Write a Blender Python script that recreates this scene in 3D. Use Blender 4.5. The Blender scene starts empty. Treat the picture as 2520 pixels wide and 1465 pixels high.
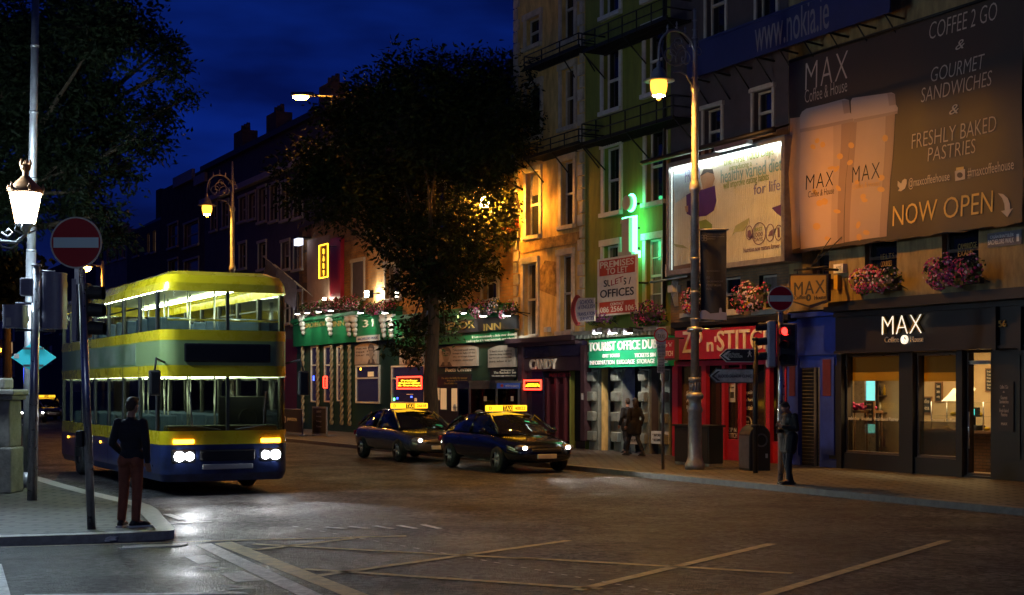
import bpy, bmesh, math, random
from mathutils import Vector, Matrix, Euler
R = math.radians
random.seed(7)
SC = bpy.context.scene
COL = SC.collection
# ---------------------------------------------------------------- camera
F, CX, H0, CAM_H = 3500.0, 1260.0, 957.0, 2.05      # survey of the photograph: focal length, centre, horizon, eye height
cam = bpy.data.objects.new('camera', bpy.data.cameras.new('camera')); COL.objects.link(cam)
cam.location = (0, 0, CAM_H); cam.rotation_euler = (R(90), 0, 0)
cam.data.sensor_width = 36; cam.data.lens = 50.0; cam.data.shift_y = (H0 - 732.5) / 2520.0
cam.data.clip_start = .1; cam.data.clip_end = 2000
SC.camera = cam
# ---------------------------------------------------------------- exposure, render settings
SC.view_settings.view_transform = 'Standard'; SC.view_settings.look = 'None'
SC.view_settings.exposure = 0.3; SC.view_settings.gamma = 1.0
SC.render.engine = 'CYCLES'
SC.cycles.use_denoising = True
SC.cycles.max_bounces = 5; SC.cycles.diffuse_bounces = 2; SC.cycles.glossy_bounces = 3
SC.cycles.transparent_max_bounces = 10; SC.cycles.transmission_bounces = 4
SC.cycles.sample_clamp_indirect = 4.0; SC.cycles.sample_clamp_direct = 0
SC.cycles.caustics_reflective = False; SC.cycles.caustics_refractive = False
# ---------------------------------------------------------------- night sky
W = bpy.data.worlds.new('World'); SC.world = W; W.use_nodes = True
nt = W.node_tree; nt.nodes.clear()
def wn(t): return nt.nodes.new(t)
out = wn('ShaderNodeOutputWorld'); bg = wn('ShaderNodeBackground'); tc = wn('ShaderNodeTexCoord')
sky = wn('ShaderNodeTexSky'); sky.sky_type = 'NISHITA'; sky.sun_disc = False; sky.sun_elevation = R(-4); sky.sun_rotation = R(-40)
sep = wn('ShaderNodeSeparateXYZ'); ramp = wn('ShaderNodeValToRGB')
cr = ramp.color_ramp
cr.elements[0].position = 0.0; cr.elements[0].color = (.0022, .0024, .011, 1)
cr.elements[1].position = 1.0; cr.elements[1].color = (.0004, .0009, .010, 1)
e = cr.elements.new(.10); e.color = (.0004, .0024, .026, 1)
e = cr.elements.new(.19); e.color = (.0008, .0066, .078, 1)
e = cr.elements.new(.30); e.color = (.0007, .0042, .042, 1)
noi = wn('ShaderNodeTexNoise'); noi.inputs['Scale'].default_value = 5.5; noi.inputs['Detail'].default_value = 4
mp = wn('ShaderNodeMapping'); mp.inputs['Scale'].default_value = (1, 1, 3.4)
cl = wn('ShaderNodeValToRGB'); cl.color_ramp.elements[0].position = .38; cl.color_ramp.elements[0].color = (.45, .45, .52, 1)
cl.color_ramp.elements[1].position = .74; cl.color_ramp.elements[1].color = (1.75, 1.9, 1.9, 1)
mul = wn('ShaderNodeMix'); mul.data_type = 'RGBA'; mul.blend_type = 'MULTIPLY'; mul.inputs[0].default_value = 1
add = wn('ShaderNodeMix'); add.data_type = 'RGBA'; add.blend_type = 'ADD'; add.inputs[0].default_value = .004
L = nt.links.new
L(tc.outputs['Generated'], sep.inputs[0]); L(sep.outputs['Z'], ramp.inputs[0])
L(tc.outputs['Generated'], mp.inputs[0]); L(mp.outputs[0], noi.inputs['Vector']); L(noi.outputs[0], cl.inputs[0])
L(ramp.outputs[0], mul.inputs[6]); L(cl.outputs[0], mul.inputs[7])
L(mul.outputs[2], add.inputs[6]); L(sky.outputs[0], add.inputs[7])
L(add.outputs[2], bg.inputs[0]); bg.inputs[1].default_value = 1.3; L(bg.outputs[0], out.inputs[0])

# ---------------------------------------------------------------- survey frame of the terrace of buildings
ANG = math.atan2(1843.0, 3500.0)
U = Vector((math.sin(ANG), -math.cos(ANG)))          # along the facades, towards the camera
N = Vector((-math.cos(ANG), -math.sin(ANG)))         # out of the facades, over the road
F0 = Vector((7.056, 36.31))
THF = math.atan2(U.y, U.x)
def FW(s, d, z):
    p = F0 + U * s + N * d
    return Vector((p.x, p.y, z))
def T(px, d=0):
    r = Vector(((px - CX) / F, 1.0)); o = F0 + N * d
    return o.dot(N) / r.dot(N)
def S(px, d=0):
    t = T(px, d); return (Vector((t * (px - CX) / F, t)) - F0).dot(U)
def Zh(px, py, d=0): return CAM_H + T(px, d) * (H0 - py) / F
def RC(x0, x1, y0, y1, d=0):                          # a rectangle measured on the facade: s0, s1, z0, z1
    m = (x0 + x1) / 2
    return S(x0, d), S(x1, d), Zh(m, y1, d), Zh(m, y0, d)
def G(px, py, z=0.0):                                 # a point measured on the ground
    t = F * (CAM_H - z) / (py - H0)
    return Vector(((px - CX) / F * t, t, z))
def AT(px, py, depth):
    return Vector(((px - CX) / F * depth, depth, CAM_H + depth * (H0 - py) / F))
PAVE = 0.12
# ---------------------------------------------------------------- materials
def mat(name, color=(.5, .5, .5), rough=.6, metal=0.0, var=0.0, vscale=4.0, bump=0.0, bscale=30.0, emit=None, estr=0.0, spec=None, stretch=(1, 1, 1), dark=None, coat=0):
    m = bpy.data.materials.new(name); m.use_nodes = True
    t = m.node_tree; b = t.nodes['Principled BSDF']
    b.inputs['Base Color'].default_value = (*color, 1); b.inputs['Roughness'].default_value = rough; b.inputs['Metallic'].default_value = metal
    if spec is not None: b.inputs['Specular IOR Level'].default_value = spec
    if coat: b.inputs['Coat Weight'].default_value = coat; b.inputs['Coat Roughness'].default_value = .05
    if emit: b.inputs['Emission Color'].default_value = (*emit, 1); b.inputs['Emission Strength'].default_value = estr
    if var or bump or dark:
        c = t.nodes.new('ShaderNodeTexCoord'); mpn = t.nodes.new('ShaderNodeMapping'); mpn.inputs['Scale'].default_value = stretch
        t.links.new(c.outputs['Object'], mpn.inputs[0])
    if var or dark:
        n = t.nodes.new('ShaderNodeTexNoise'); n.inputs['Scale'].default_value = vscale; n.inputs['Detail'].default_value = 7; n.inputs['Roughness'].default_value = .65
        r = t.nodes.new('ShaderNodeValToRGB'); t.links.new(mpn.outputs[0], n.inputs['Vector']); t.links.new(n.outputs[0], r.inputs[0])
        lo = dark if dark else tuple(max(0, x * (1 - var)) for x in color)
        hi = tuple(min(1, x * (1 + var)) for x in color)
        r.color_ramp.elements[0].position = .33; r.color_ramp.elements[0].color = (*lo, 1)
        r.color_ramp.elements[1].position = .66; r.color_ramp.elements[1].color = (*hi, 1)
        t.links.new(r.outputs[0], b.inputs['Base Color'])
        mr = t.nodes.new('ShaderNodeMapRange'); mr.inputs[3].default_value = max(.03, rough - .12); mr.inputs[4].default_value = min(1, rough + .12)
        t.links.new(n.outputs[0], mr.inputs[0]); t.links.new(mr.outputs[0], b.inputs['Roughness'])
    if bump:
        n2 = t.nodes.new('ShaderNodeTexNoise'); n2.inputs['Scale'].default_value = bscale; n2.inputs['Detail'].default_value = 5
        bp = t.nodes.new('ShaderNodeBump'); bp.inputs['Strength'].default_value = bump; bp.inputs['Distance'].default_value = .02
        t.links.new(mpn.outputs[0], n2.inputs['Vector']); t.links.new(n2.outputs[0], bp.inputs['Height']); t.links.new(bp.outputs[0], b.inputs['Normal'])
    return m
def brick_mat(name, c1, c2, mortar, w=.225, h=.075, rough=.85, joint=.12):
    m = bpy.data.materials.new(name); m.use_nodes = True
    t = m.node_tree; b = t.nodes['Principled BSDF']; b.inputs['Roughness'].default_value = rough
    c = t.nodes.new('ShaderNodeTexCoord'); s = t.nodes.new('ShaderNodeSeparateXYZ'); k = t.nodes.new('ShaderNodeCombineXYZ')
    br = t.nodes.new('ShaderNodeTexBrick'); br.inputs['Color1'].default_value = (*c1, 1); br.inputs['Color2'].default_value = (*c2, 1); br.inputs['Mortar'].default_value = (*mortar, 1)
    br.inputs['Scale'].default_value = 1; br.inputs['Brick Width'].default_value = w; br.inputs['Row Height'].default_value = h; br.inputs['Mortar Size'].default_value = h * joint
    n = t.nodes.new('ShaderNodeTexNoise'); n.inputs['Scale'].default_value = 1.7; n.inputs['Detail'].default_value = 6
    mx = t.nodes.new('ShaderNodeMix'); mx.data_type = 'RGBA'; mx.blend_type = 'MULTIPLY'; mx.inputs[0].default_value = .8
    rp = t.nodes.new('ShaderNodeValToRGB'); rp.color_ramp.elements[0].position = .3; rp.color_ramp.elements[0].color = (.45, .43, .4, 1); rp.color_ramp.elements[1].position = .65
    bp = t.nodes.new('ShaderNodeBump'); bp.inputs['Strength'].default_value = .5; bp.inputs['Distance'].default_value = .012
    l = t.links.new
    l(c.outputs['Object'], s.inputs[0]); l(s.outputs[0], k.inputs[0]); l(s.outputs[2], k.inputs[1]); l(k.outputs[0], br.inputs['Vector'])
    l(c.outputs['Object'], n.inputs['Vector']); l(n.outputs[0], rp.inputs[0]); l(br.outputs[0], mx.inputs[6]); l(rp.outputs[0], mx.inputs[7]); l(mx.outputs[2], b.inputs['Base Color'])
    l(br.outputs['Fac'], bp.inputs['Height']); bp.invert = True; l(bp.outputs[0], b.inputs['Normal'])
    return m
def emat(name, color, strength):
    m = bpy.data.materials.new(name); m.use_nodes = True; t = m.node_tree
    b = t.nodes['Principled BSDF']; b.inputs['Base Color'].default_value = (*[min(.8, x) for x in color], 1)
    b.inputs['Emission Color'].default_value = (*color, 1); b.inputs['Emission Strength'].default_value = strength
    return m
def glass_mat(name, tint=(.9, .95, .95), amount=.16, rough=.03):
    m = bpy.data.materials.new(name); m.use_nodes = True; t = m.node_tree; t.nodes.remove(t.nodes['Principled BSDF'])
    o = t.nodes['Material Output']; mx = t.nodes.new('ShaderNodeMixShader'); a = t.nodes.new('ShaderNodeBsdfTransparent'); g = t.nodes.new('ShaderNodeBsdfGlossy')
    lw = t.nodes.new('ShaderNodeLayerWeight'); lw.inputs[0].default_value = .5
    fr = t.nodes.new('ShaderNodeMath'); fr.operation = 'POWER'; fr.inputs[1].default_value = 5.0; t.links.new(lw.outputs['Facing'], fr.inputs[0])
    mt = t.nodes.new('ShaderNodeMath'); mt.operation = 'ADD'; mt.inputs[1].default_value = amount; mt.use_clamp = True
    a.inputs[0].default_value = (*tint, 1); g.inputs['Roughness'].default_value = rough
    l = t.links.new; l(fr.outputs[0], mt.inputs[0]); l(mt.outputs[0], mx.inputs[0]); l(a.outputs[0], mx.inputs[1]); l(g.outputs[0], mx.inputs[2]); l(mx.outputs[0], o.inputs[0])
    return m
M = {}
# ---------------------------------------------------------------- mesh builder
OFF = {}
_tcache = {}
def text_mesh(body, spacing=1.0, shear=0.0, offset=0.0, line=1.0, align='LEFT'):
    key = (body, spacing, shear, offset, line, align)
    if key in _tcache: return _tcache[key]
    cu = bpy.data.curves.new('lettering_curve', 'FONT'); cu.body = body; cu.space_character = spacing; cu.shear = shear; cu.offset = offset
    cu.space_line = line; cu.align_x = align; cu.resolution_u = 3; cu.size = 1
    ob = bpy.data.objects.new('lettering_curve', cu); COL.objects.link(ob)
    bpy.context.view_layer.update()
    dg = bpy.context.evaluated_depsgraph_get()
    me = bpy.data.meshes.new_from_object(ob.evaluated_get(dg))
    vs = [tuple(v.co) for v in me.vertices]; fs = [tuple(p.vertices) for p in me.polygons]
    bpy.data.objects.remove(ob); bpy.data.curves.remove(cu); bpy.data.meshes.remove(me)
    _tcache[key] = (vs, fs); return vs, fs
class MB:
    def __init__(s): s.v = []; s.f = []; s.m = []; s.s = []
    def add(s, vs, fs, mi=0, smooth=False):
        k = len(s.v); s.v += [tuple(x) for x in vs]
        for f in fs: s.f.append(tuple(i + k for i in f)); s.m.append(mi); s.s.append(smooth)
        return s
    def box(s, x0, x1, y0, y1, z0, z1, mi=0):
        return s.add([(x0, y0, z0), (x1, y0, z0), (x1, y1, z0), (x0, y1, z0), (x0, y0, z1), (x1, y0, z1), (x1, y1, z1), (x0, y1, z1)],
                     [(0, 3, 2, 1), (4, 5, 6, 7), (0, 1, 5, 4), (1, 2, 6, 5), (2, 3, 7, 6), (3, 0, 4, 7)], mi)
    def bbox(s, x0, x1, y0, y1, z0, z1, b=.02, mi=0):   # box with chamfered edges
        bm = bmesh.new(); bmesh.ops.create_cube(bm, size=1)
        for v in bm.verts: v.co = Vector(((x0 + x1) / 2 + v.co.x * (x1 - x0), (y0 + y1) / 2 + v.co.y * (y1 - y0), (z0 + z1) / 2 + v.co.z * (z1 - z0)))
        bmesh.ops.bevel(bm, geom=bm.edges[:], offset=b, segments=2, affect='EDGES', profile=.5)
        bm.verts.index_update(); s.add([v.co[:] for v in bm.verts], [tuple(v.index for v in f.verts) for f in bm.faces], mi); bm.free(); return s
    def prism(s, pts, y0, y1, mi=0):                    # outline in x, z pushed along y
        n = len(pts)
        s.add([(x, y0, z) for x, z in pts] + [(x, y1, z) for x, z in pts],
              [tuple(range(n)), tuple(range(2 * n - 1, n - 1, -1))] + [(i, (i + 1) % n, (i + 1) % n + n, i + n) for i in range(n)], mi); return s
    def slab(s, pts, z0, z1, mi=0):                     # outline in x, y pushed along z
        n = len(pts)
        s.add([(x, y, z0) for x, y in pts] + [(x, y, z1) for x, y in pts],
              [tuple(range(n - 1, -1, -1)), tuple(range(n, 2 * n))] + [(i, (i + 1) % n, (i + 1) % n + n, i + n) for i in range(n)], mi); return s
    def tube(s, pts, r, seg=8, mi=0, cap=True):
        pts = [Vector(p) for p in pts]; n = len(pts); rr = r if isinstance(r, (list, tuple)) else [r] * n
        vs = []; prev = None
        for i, p in enumerate(pts):
            d = (pts[min(i + 1, n - 1)] - pts[max(i - 1, 0)]).normalized()
            a = prev if prev is not None else (Vector((0, 0, 1)) if abs(d.z) < .9 else Vector((1, 0, 0)))
            x = (a - d * a.dot(d)).normalized(); y = d.cross(x); prev = x
            for k in range(seg):
                t = 2 * math.pi * k / seg; vs.append(p + (x * math.cos(t) + y * math.sin(t)) * rr[i])
        fs = [(i * seg + k, i * seg + (k + 1) % seg, (i + 1) * seg + (k + 1) % seg, (i + 1) * seg + k) for i in range(n - 1) for k in range(seg)]
        if cap: fs += [tuple(range(seg - 1, -1, -1)), tuple(range((n - 1) * seg, n * seg))]
        return s.add(vs, fs, mi, True)
    def lathe(s, prof, c=(0, 0, 0), seg=16, mi=0, sx=1, sy=1):
        vs = [(c[0] + r * sx * math.cos(2 * math.pi * k / seg), c[1] + r * sy * math.sin(2 * math.pi * k / seg), c[2] + z) for r, z in prof for k in range(seg)]
        fs = [(i * seg + k, i * seg + (k + 1) % seg, (i + 1) * seg + (k + 1) % seg, (i + 1) * seg + k) for i in range(len(prof) - 1) for k in range(seg)]
        fs += [tuple(range(seg - 1, -1, -1)), tuple(range((len(prof) - 1) * seg, len(prof) * seg))]
        return s.add(vs, fs, mi, True)
    def disc(s, cx, cy, cz, r, y1, seg=28, mi=0):       # upright disc facing -y
        return s.prism([(cx + r * math.cos(2 * math.pi * k / seg), cz + r * math.sin(2 * math.pi * k / seg)) for k in range(seg)], cy, y1, mi)
    def ring(s, cx, cz, r0, r1, y0, y1, seg=28, mi=0, rz=1.0):
        vs = []
        for (r, y) in ((r0, y0), (r1, y0), (r1, y1), (r0, y1)):
            vs += [(cx + r * math.cos(2 * math.pi * k / seg), y, cz + rz * r * math.sin(2 * math.pi * k / seg)) for k in range(seg)]
        fs = [(a * seg + k, a * seg + (k + 1) % seg, b * seg + (k + 1) % seg, b * seg + k) for a, b in ((0, 1), (1, 2), (2, 3), (3, 0)) for k in range(seg)]
        return s.add(vs, fs, mi)
    def ell(s, c, r, seg=10, mi=0):
        rr = (r, r, r) if not isinstance(r, (tuple, list)) else r
        prof = [(math.sin(math.pi * i / seg) or 1e-4, -math.cos(math.pi * i / seg)) for i in range(seg + 1)]
        n = 2 * seg
        vs = [(c[0] + p * rr[0] * math.cos(2 * math.pi * k / n), c[1] + p * rr[1] * math.sin(2 * math.pi * k / n), c[2] + z * rr[2]) for p, z in prof for k in range(n)]
        fs = [(i * n + k, i * n + (k + 1) % n, (i + 1) * n + (k + 1) % n, (i + 1) * n + k) for i in range(seg) for k in range(n)]
        return s.add(vs, fs, mi, True)
    def text(s, body, x0, x1, z0, z1, y, depth=.01, mi=0, fit=True, mirror=False, slope=0.0, **kw):
        vs, fs = text_mesh(body, **kw)
        if not vs: return s
        ax, bx = min(v[0] for v in vs), max(v[0] for v in vs); az, bz = min(v[1] for v in vs), max(v[1] for v in vs)
        kx = (x1 - x0) / (bx - ax); kz = (z1 - z0) / (bz - az)
        if not fit: kx = kz; x1 = x0 + kx * (bx - ax)
        q = []
        for v in vs:
            x = x0 + (v[0] - ax) * kx if not mirror else x1 - (v[0] - ax) * kx
            q.append((x, z0 + (v[1] - az) * kz + slope * (x - x0)))
        n = len(q)
        edges = {}
        for f in fs:
            for i in range(len(f)):
                e = (f[i], f[(i + 1) % len(f)]); edges[e] = True
        bd = [e for e in edges if (e[1], e[0]) not in edges]
        allf = list(fs) + [(b, a, a + n, b + n) for a, b in bd]
        return s.add([(x, y - depth, z) for x, z in q] + [(x, y, z) for x, z in q], allf, mi)
    def build(s, name, mats, parent=None, off=None, recalc=True, bevel=0, smooth=None):
        me = bpy.data.meshes.new(name)
        o = off if off is not None else (OFF.get(parent.name, (0, 0, 0)) if parent else (0, 0, 0))
        me.from_pydata([(a - o[0], b - o[1], c - o[2]) for a, b, c in s.v], [], s.f)
        for m in (mats if isinstance(mats, (list, tuple)) else [mats]): me.materials.append(M[m] if isinstance(m, str) else m)
        me.polygons.foreach_set('material_index', s.m)
        me.polygons.foreach_set('use_smooth', s.s if smooth is None else [smooth] * len(s.f))
        if recalc:
            bm = bmesh.new(); bm.from_mesh(me); bmesh.ops.recalc_face_normals(bm, faces=bm.faces); bm.to_mesh(me); bm.free()
        me.update()
        ob = bpy.data.objects.new(name, me); COL.objects.link(ob)
        if parent: ob.parent = parent; OFF[ob.name] = o
        if bevel:
            bv = ob.modifiers.new('bevel', 'BEVEL'); bv.width = bevel; bv.segments = 2; bv.limit_method = 'ANGLE'
        return ob
def tag(o, label=None, cat=None, group=None, kind=None):
    if label: o['label'] = label
    if cat: o['category'] = cat
    if group: o['group'] = group
    if kind: o['kind'] = kind
    return o
def thing(name, label, cat, loc=(0, 0, 0), rz=0.0, group=None):
    o = bpy.data.objects.new(name, None); COL.objects.link(o); o.empty_display_size = .2
    o.location = loc; o.rotation_euler = (0, 0, rz); OFF[o.name] = (0, 0, 0)
    return tag(o, label, cat, group)
def fthing(name, label, cat, s, d=0.0, z=PAVE, group=None):     # a thing measured in the facade frame: x along, -y outwards
    o = thing(name, label, cat, FW(s, d, z), THF, group); OFF[o.name] = (s, -d, z); return o
def fsolo(mb, name, mats, label, cat, s, d=0.0, z=PAVE, group=None, kind=None, **kw):
    ob = mb.build(name, mats, None, off=(s, -d, z), **kw); ob.location = FW(s, d, z); ob.rotation_euler = (0, 0, THF)
    return tag(ob, label, cat, group, kind)
def copy_tree(o, parent=None):
    c = o.copy(); COL.objects.link(c)
    OFF[c.name] = OFF.get(o.name, (0, 0, 0))
    if parent: c.parent = parent
    for ch in list(o.children): copy_tree(ch, c)
    return c
def tubes(root, name, m, items, seg=8):               # several separate bars of one kind, each an object
    for pts, r in items: q = MB(); q.tube(pts, r, seg); q.build(name, m, root)
def lamp(kind, name, loc, power, color, radius=.1, target=None, cone=60, blend=.5):
    l = bpy.data.lights.new(name, kind); l.energy = power; l.color = color
    if kind in ('POINT', 'SPOT'): l.shadow_soft_size = radius
    if kind == 'SPOT': l.spot_size = R(cone); l.spot_blend = blend
    o = bpy.data.objects.new(name, l); COL.objects.link(o); o.location = loc
    if target is not None: o.rotation_euler = (Vector(target) - Vector(loc)).to_track_quat('-Z', 'Y').to_euler()
    return o
# ---------------------------------------------------------------- the materials used
M['asphalt'] = mat('asphalt', (.030, .030, .032), .42, var=.6, vscale=.8, bump=1.0, bscale=38)
def asphalt_grain(m):
    t = m.node_tree; b = t.nodes['Principled BSDF']; src = b.inputs['Base Color'].links[0].from_socket
    [n for n in t.nodes if n.type == 'BUMP'][0].inputs['Distance'].default_value = .06
    c = t.nodes.new('ShaderNodeTexCoord'); v = t.nodes.new('ShaderNodeTexVoronoi'); v.inputs['Scale'].default_value = 15; r = t.nodes.new('ShaderNodeValToRGB')
    r.color_ramp.elements[0].position = .05; r.color_ramp.elements[0].color = (.12, .12, .12, 1); r.color_ramp.elements[1].position = .95; r.color_ramp.elements[1].color = (3.6, 3.5, 3.4, 1)
    w = t.nodes.new('ShaderNodeTexNoise'); w.inputs['Scale'].default_value = .45; w.inputs['Detail'].default_value = 8; w.inputs['Roughness'].default_value = .7; wr = t.nodes.new('ShaderNodeMapRange'); wr.inputs[1].default_value = .35; wr.inputs[2].default_value = .68; wr.inputs[3].default_value = .36; wr.inputs[4].default_value = .70; b.inputs['Specular IOR Level'].default_value = .22
    sp = t.nodes.new('ShaderNodeSeparateColor'); mx = t.nodes.new('ShaderNodeMix'); mx.data_type = 'RGBA'; mx.blend_type = 'MULTIPLY'; mx.inputs[0].default_value = 1
    t.links.new(c.outputs['Object'], v.inputs['Vector']); t.links.new(v.outputs['Color'], sp.inputs[0]); t.links.new(sp.outputs[0], r.inputs[0]); t.links.new(src, mx.inputs[6]); t.links.new(r.outputs[0], mx.inputs[7]); t.links.new(mx.outputs[2], b.inputs['Base Color']); t.links.new(c.outputs['Object'], w.inputs['Vector']); t.links.new(w.outputs[0], wr.inputs[0]); t.links.new(wr.outputs[0], b.inputs['Roughness'])
asphalt_grain(M['asphalt'])
M['asphalt_far'] = M['asphalt']
M['paving'] = brick_mat('paving', (.13, .12, .112), (.095, .09, .085), (.010, .010, .010), .50, .25, .62, .16)
for n in list(M['paving'].node_tree.nodes):
    if n.type == 'COMBXYZ':
        for l in list(n.inputs[1].links): M['paving'].node_tree.links.remove(l)
        M['paving'].node_tree.links.new([q for q in M['paving'].node_tree.nodes if q.type == 'SEPXYZ'][0].outputs[1], n.inputs[1])
M['granite'] = mat('granite', (.34, .33, .31), .5, var=.25, vscale=9, bump=.3, bscale=60)
M['granite_dark'] = mat('granite_dark', (.12, .115, .11), .6, var=.3, vscale=6, bump=.3, bscale=60)
M['stone'] = mat('stone', (.28, .26, .23), .8, var=.35, vscale=3, bump=.5, bscale=25)
M['paint_white'] = mat('paint_white', (.80, .80, .78), .5, dark=(.30, .30, .29), vscale=9, bump=.5, bscale=70)
M['paint_yellow'] = mat('paint_yellow', (.66, .54, .26), .5, dark=(.27, .22, .12), vscale=6, bump=.5, bscale=70)
M['plaster_yellow'] = mat('plaster_yellow', (.62, .42, .15), .85, var=.3, vscale=1.6, bump=.6, bscale=9, dark=(.36, .24, .08), stretch=(1.8, 1.8, .6))
M['plaster_stain'] = mat('plaster_stain', (.30, .18, .06), .9, var=.6, vscale=4, bump=.8, bscale=14)
M['quoin'] = mat('quoin', (.48, .42, .34), .8, var=.25, vscale=3, bump=.3)
M['plaster_green'] = mat('plaster_green', (.23, .25, .045), .8, dark=(.14, .16, .03), vscale=1.4, bump=.3, bscale=9, stretch=(2.2, 2.2, .45))
M['brick_orange'] = brick_mat('brick_orange', (.60, .34, .12), (.50, .27, .10), (.42, .30, .16), .34, .115)
M['brick_dark'] = brick_mat('brick_dark', (.135, .085, .06), (.10, .065, .05), (.09, .075, .06))
M['brick_tan'] = brick_mat('brick_tan', (.33, .20, .10), (.27, .16, .08), (.20, .15, .10))
M['plaster_dark'] = mat('plaster_dark', (.065, .052, .060), .85, var=.25, vscale=1.5, bump=.3, bscale=10)
M['plaster_navy'] = mat('plaster_navy', (.07, .065, .10), .85, var=.25, vscale=1.2)
M['plaster_cream'] = mat('plaster_cream', (.32, .25, .12), .85, dark=(.15, .11, .055), vscale=1.8, bump=.4, stretch=(2.2, 2.2, .6))
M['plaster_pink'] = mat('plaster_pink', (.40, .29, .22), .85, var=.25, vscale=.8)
M['slate'] = mat('slate', (.05, .05, .06), .6, var=.3, vscale=5)
M['trim'] = mat('trim', (.42, .39, .33), .6, var=.15, vscale=5)
M['trim_white'] = mat('trim_white', (.55, .53, .50), .55, var=.12, vscale=5)
M['window_glass'] = mat('window_glass', (.010, .011, .014), .06, spec=.6)
M['window_curtain'] = mat('window_curtain', (.16, .13, .10), .3, var=.4, vscale=3, stretch=(6, 1, .4), coat=1)
M['iron'] = mat('iron', (.018, .017, .016), .5, .4)
M['black_paint'] = mat('black_paint', (.011, .011, .014), .45, var=.15, vscale=3)
M['black_matte'] = mat('black_matte', (.008, .008, .009), .8)
M['navy_paint'] = mat('navy_paint', (.030, .060, .34), .35, var=.2, vscale=4)
M['red_paint'] = mat('red_paint', (.36, .016, .040), .4, var=.15, vscale=4)
M['red_dark'] = mat('red_dark', (.10, .02, .03), .45, var=.2, vscale=4)
M['maroon'] = mat('maroon', (.045, .022, .028), .4, var=.3, vscale=4)
M['pub_green'] = mat('pub_green', (.012, .17, .055), .4, var=.15, vscale=3)
M['pub_dark'] = mat('pub_dark', (.010, .040, .022), .4, var=.2, vscale=3)
M['tour_green'] = mat('tour_green', (.012, .30, .13), .4, var=.08, vscale=3)
M['cream'] = mat('cream', (.74, .68, .54), .6, var=.08, vscale=5)
M['white'] = mat('white', (.75, .74, .71), .5)
M['offwhite'] = mat('offwhite', (.52, .51, .47), .6, var=.08, vscale=4)
M['rope_tan'] = mat('rope_tan', (.30, .24, .14), .6)
M['gold'] = mat('gold', (.55, .36, .10), .35, .6)
M['signal_red'] = mat('signal_red', (.34, .006, .018), .5, spec=.2)
M['sign_red'] = mat('sign_red', (.50, .055, .025), .5)
M['ink'] = mat('ink', (.02, .02, .022), .6)
M['ink_brown'] = mat('ink_brown', (.07, .05, .04), .7)
M['ink_blue'] = mat('ink_blue', (.02, .03, .14), .6)
M['steel'] = mat('steel', (.42, .42, .45), .3, .85, var=.15, vscale=8)
M['steel_dark'] = mat('steel_dark', (.16, .16, .19), .35, .7, var=.15, vscale=8)
M['lamp_grey'] = mat('lamp_grey', (.30, .30, .31), .42, .55, var=.2, vscale=6)
M['signal_grey'] = mat('signal_grey', (.27, .26, .32), .45, var=.12, vscale=3)
M['copper'] = mat('copper', (.45, .22, .10), .4, .5, var=.2, vscale=6)
M['bark'] = mat('bark', (.07, .05, .03), .9, var=.4, vscale=4, bump=1, bscale=12, stretch=(4, 4, .7))
M['sky_dark'] = M['black_matte']
def foliage(name, a, b):
    m = mat(name, a, .6, spec=.15); t = m.node_tree; bs = t.nodes['Principled BSDF']
    g = t.nodes.new('ShaderNodeNewGeometry'); r = t.nodes.new('ShaderNodeValToRGB')
    r.color_ramp.elements[0].color = (*a, 1); r.color_ramp.elements[1].color = (*b, 1)
    t.links.new(g.outputs['Random Per Island'], r.inputs[0]); t.links.new(r.outputs[0], bs.inputs['Base Color']); return m
M['leaf'] = foliage('leaf', (.014, .030, .007), (.055, .075, .018))
M['leaf_dark'] = foliage('leaf_dark', (.005, .010, .004), (.016, .026, .010))
M['leaf_street'] = foliage('leaf_street', (.010, .017, .003), (.036, .044, .010))
M['leaf_basket'] = foliage('leaf_basket', (.02, .05, .012), (.07, .10, .03))
M['bloom_pink'] = foliage('bloom_pink', (.42, .02, .12), (.55, .12, .25))
M['bloom_white'] = foliage('bloom_white', (.45, .33, .42), (.70, .60, .62))
M['bloom_purple'] = foliage('bloom_purple', (.12, .03, .16), (.25, .06, .20))
M['bloom_yellow'] = foliage('bloom_yellow', (.55, .28, .02), (.65, .45, .04))
M['e_sodium'] = emat('e_sodium', (1.0, .40, .045), 4000.0)
M['e_sodium_glass'] = emat('e_sodium_glass', (1.0, .42, .045), 2.4)
M['e_sodium_wall'] = emat('e_sodium_wall', (1.0, .38, .035), 3400.0)
M['e_sodium_far'] = emat('e_sodium_far', (1.0, .38, .04), 260.0)
M['e_white_lamp'] = emat('e_white_lamp', (.66, .86, 1.0), 190.0)
M['e_flood'] = emat('e_flood', (1.0, .95, .82), 25.0)
M['e_flood_big'] = emat('e_flood_big', (1.0, .88, .66), 130.0)
M['e_tube'] = emat('e_tube', (.90, 1.0, .80), 60.0)
M['e_tube_low'] = emat('e_tube_low', (.90, 1.0, .75), 20.0)
M['e_board_edge'] = emat('e_board_edge', (.85, 1, .95), 1.6)
M['e_board_tube'] = emat('e_board_tube', (.88, 1.0, .94), 24.0)
M['e_shop'] = emat('e_shop', (1.0, .64, .28), 20.0)
M['e_neon_green'] = emat('e_neon_green', (.10, 1.0, .38), 7.0)
M['e_neon_red'] = emat('e_neon_red', (1.0, .03, .015), 7.0)
M['e_neon_yellow'] = emat('e_neon_yellow', (1.0, .52, .02), 5.0)
M['e_signal_red'] = emat('e_signal_red', (1.0, .02, .015), 6.0)
M['e_taxi'] = emat('e_taxi', (1.0, .50, .02), 1.6)
M['e_amber'] = emat('e_amber', (1.0, .38, .02), 14.0)
M['e_head'] = emat('e_head', (.92, .96, 1.0), 60.0)
M['e_red'] = emat('e_red', (1.0, .02, .01), 2.0)
M['e_blue'] = emat('e_blue', (.05, .10, 1.0), 4.0)
M['e_cyan'] = emat('e_cyan', (.2, .8, .9), .8)
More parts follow.
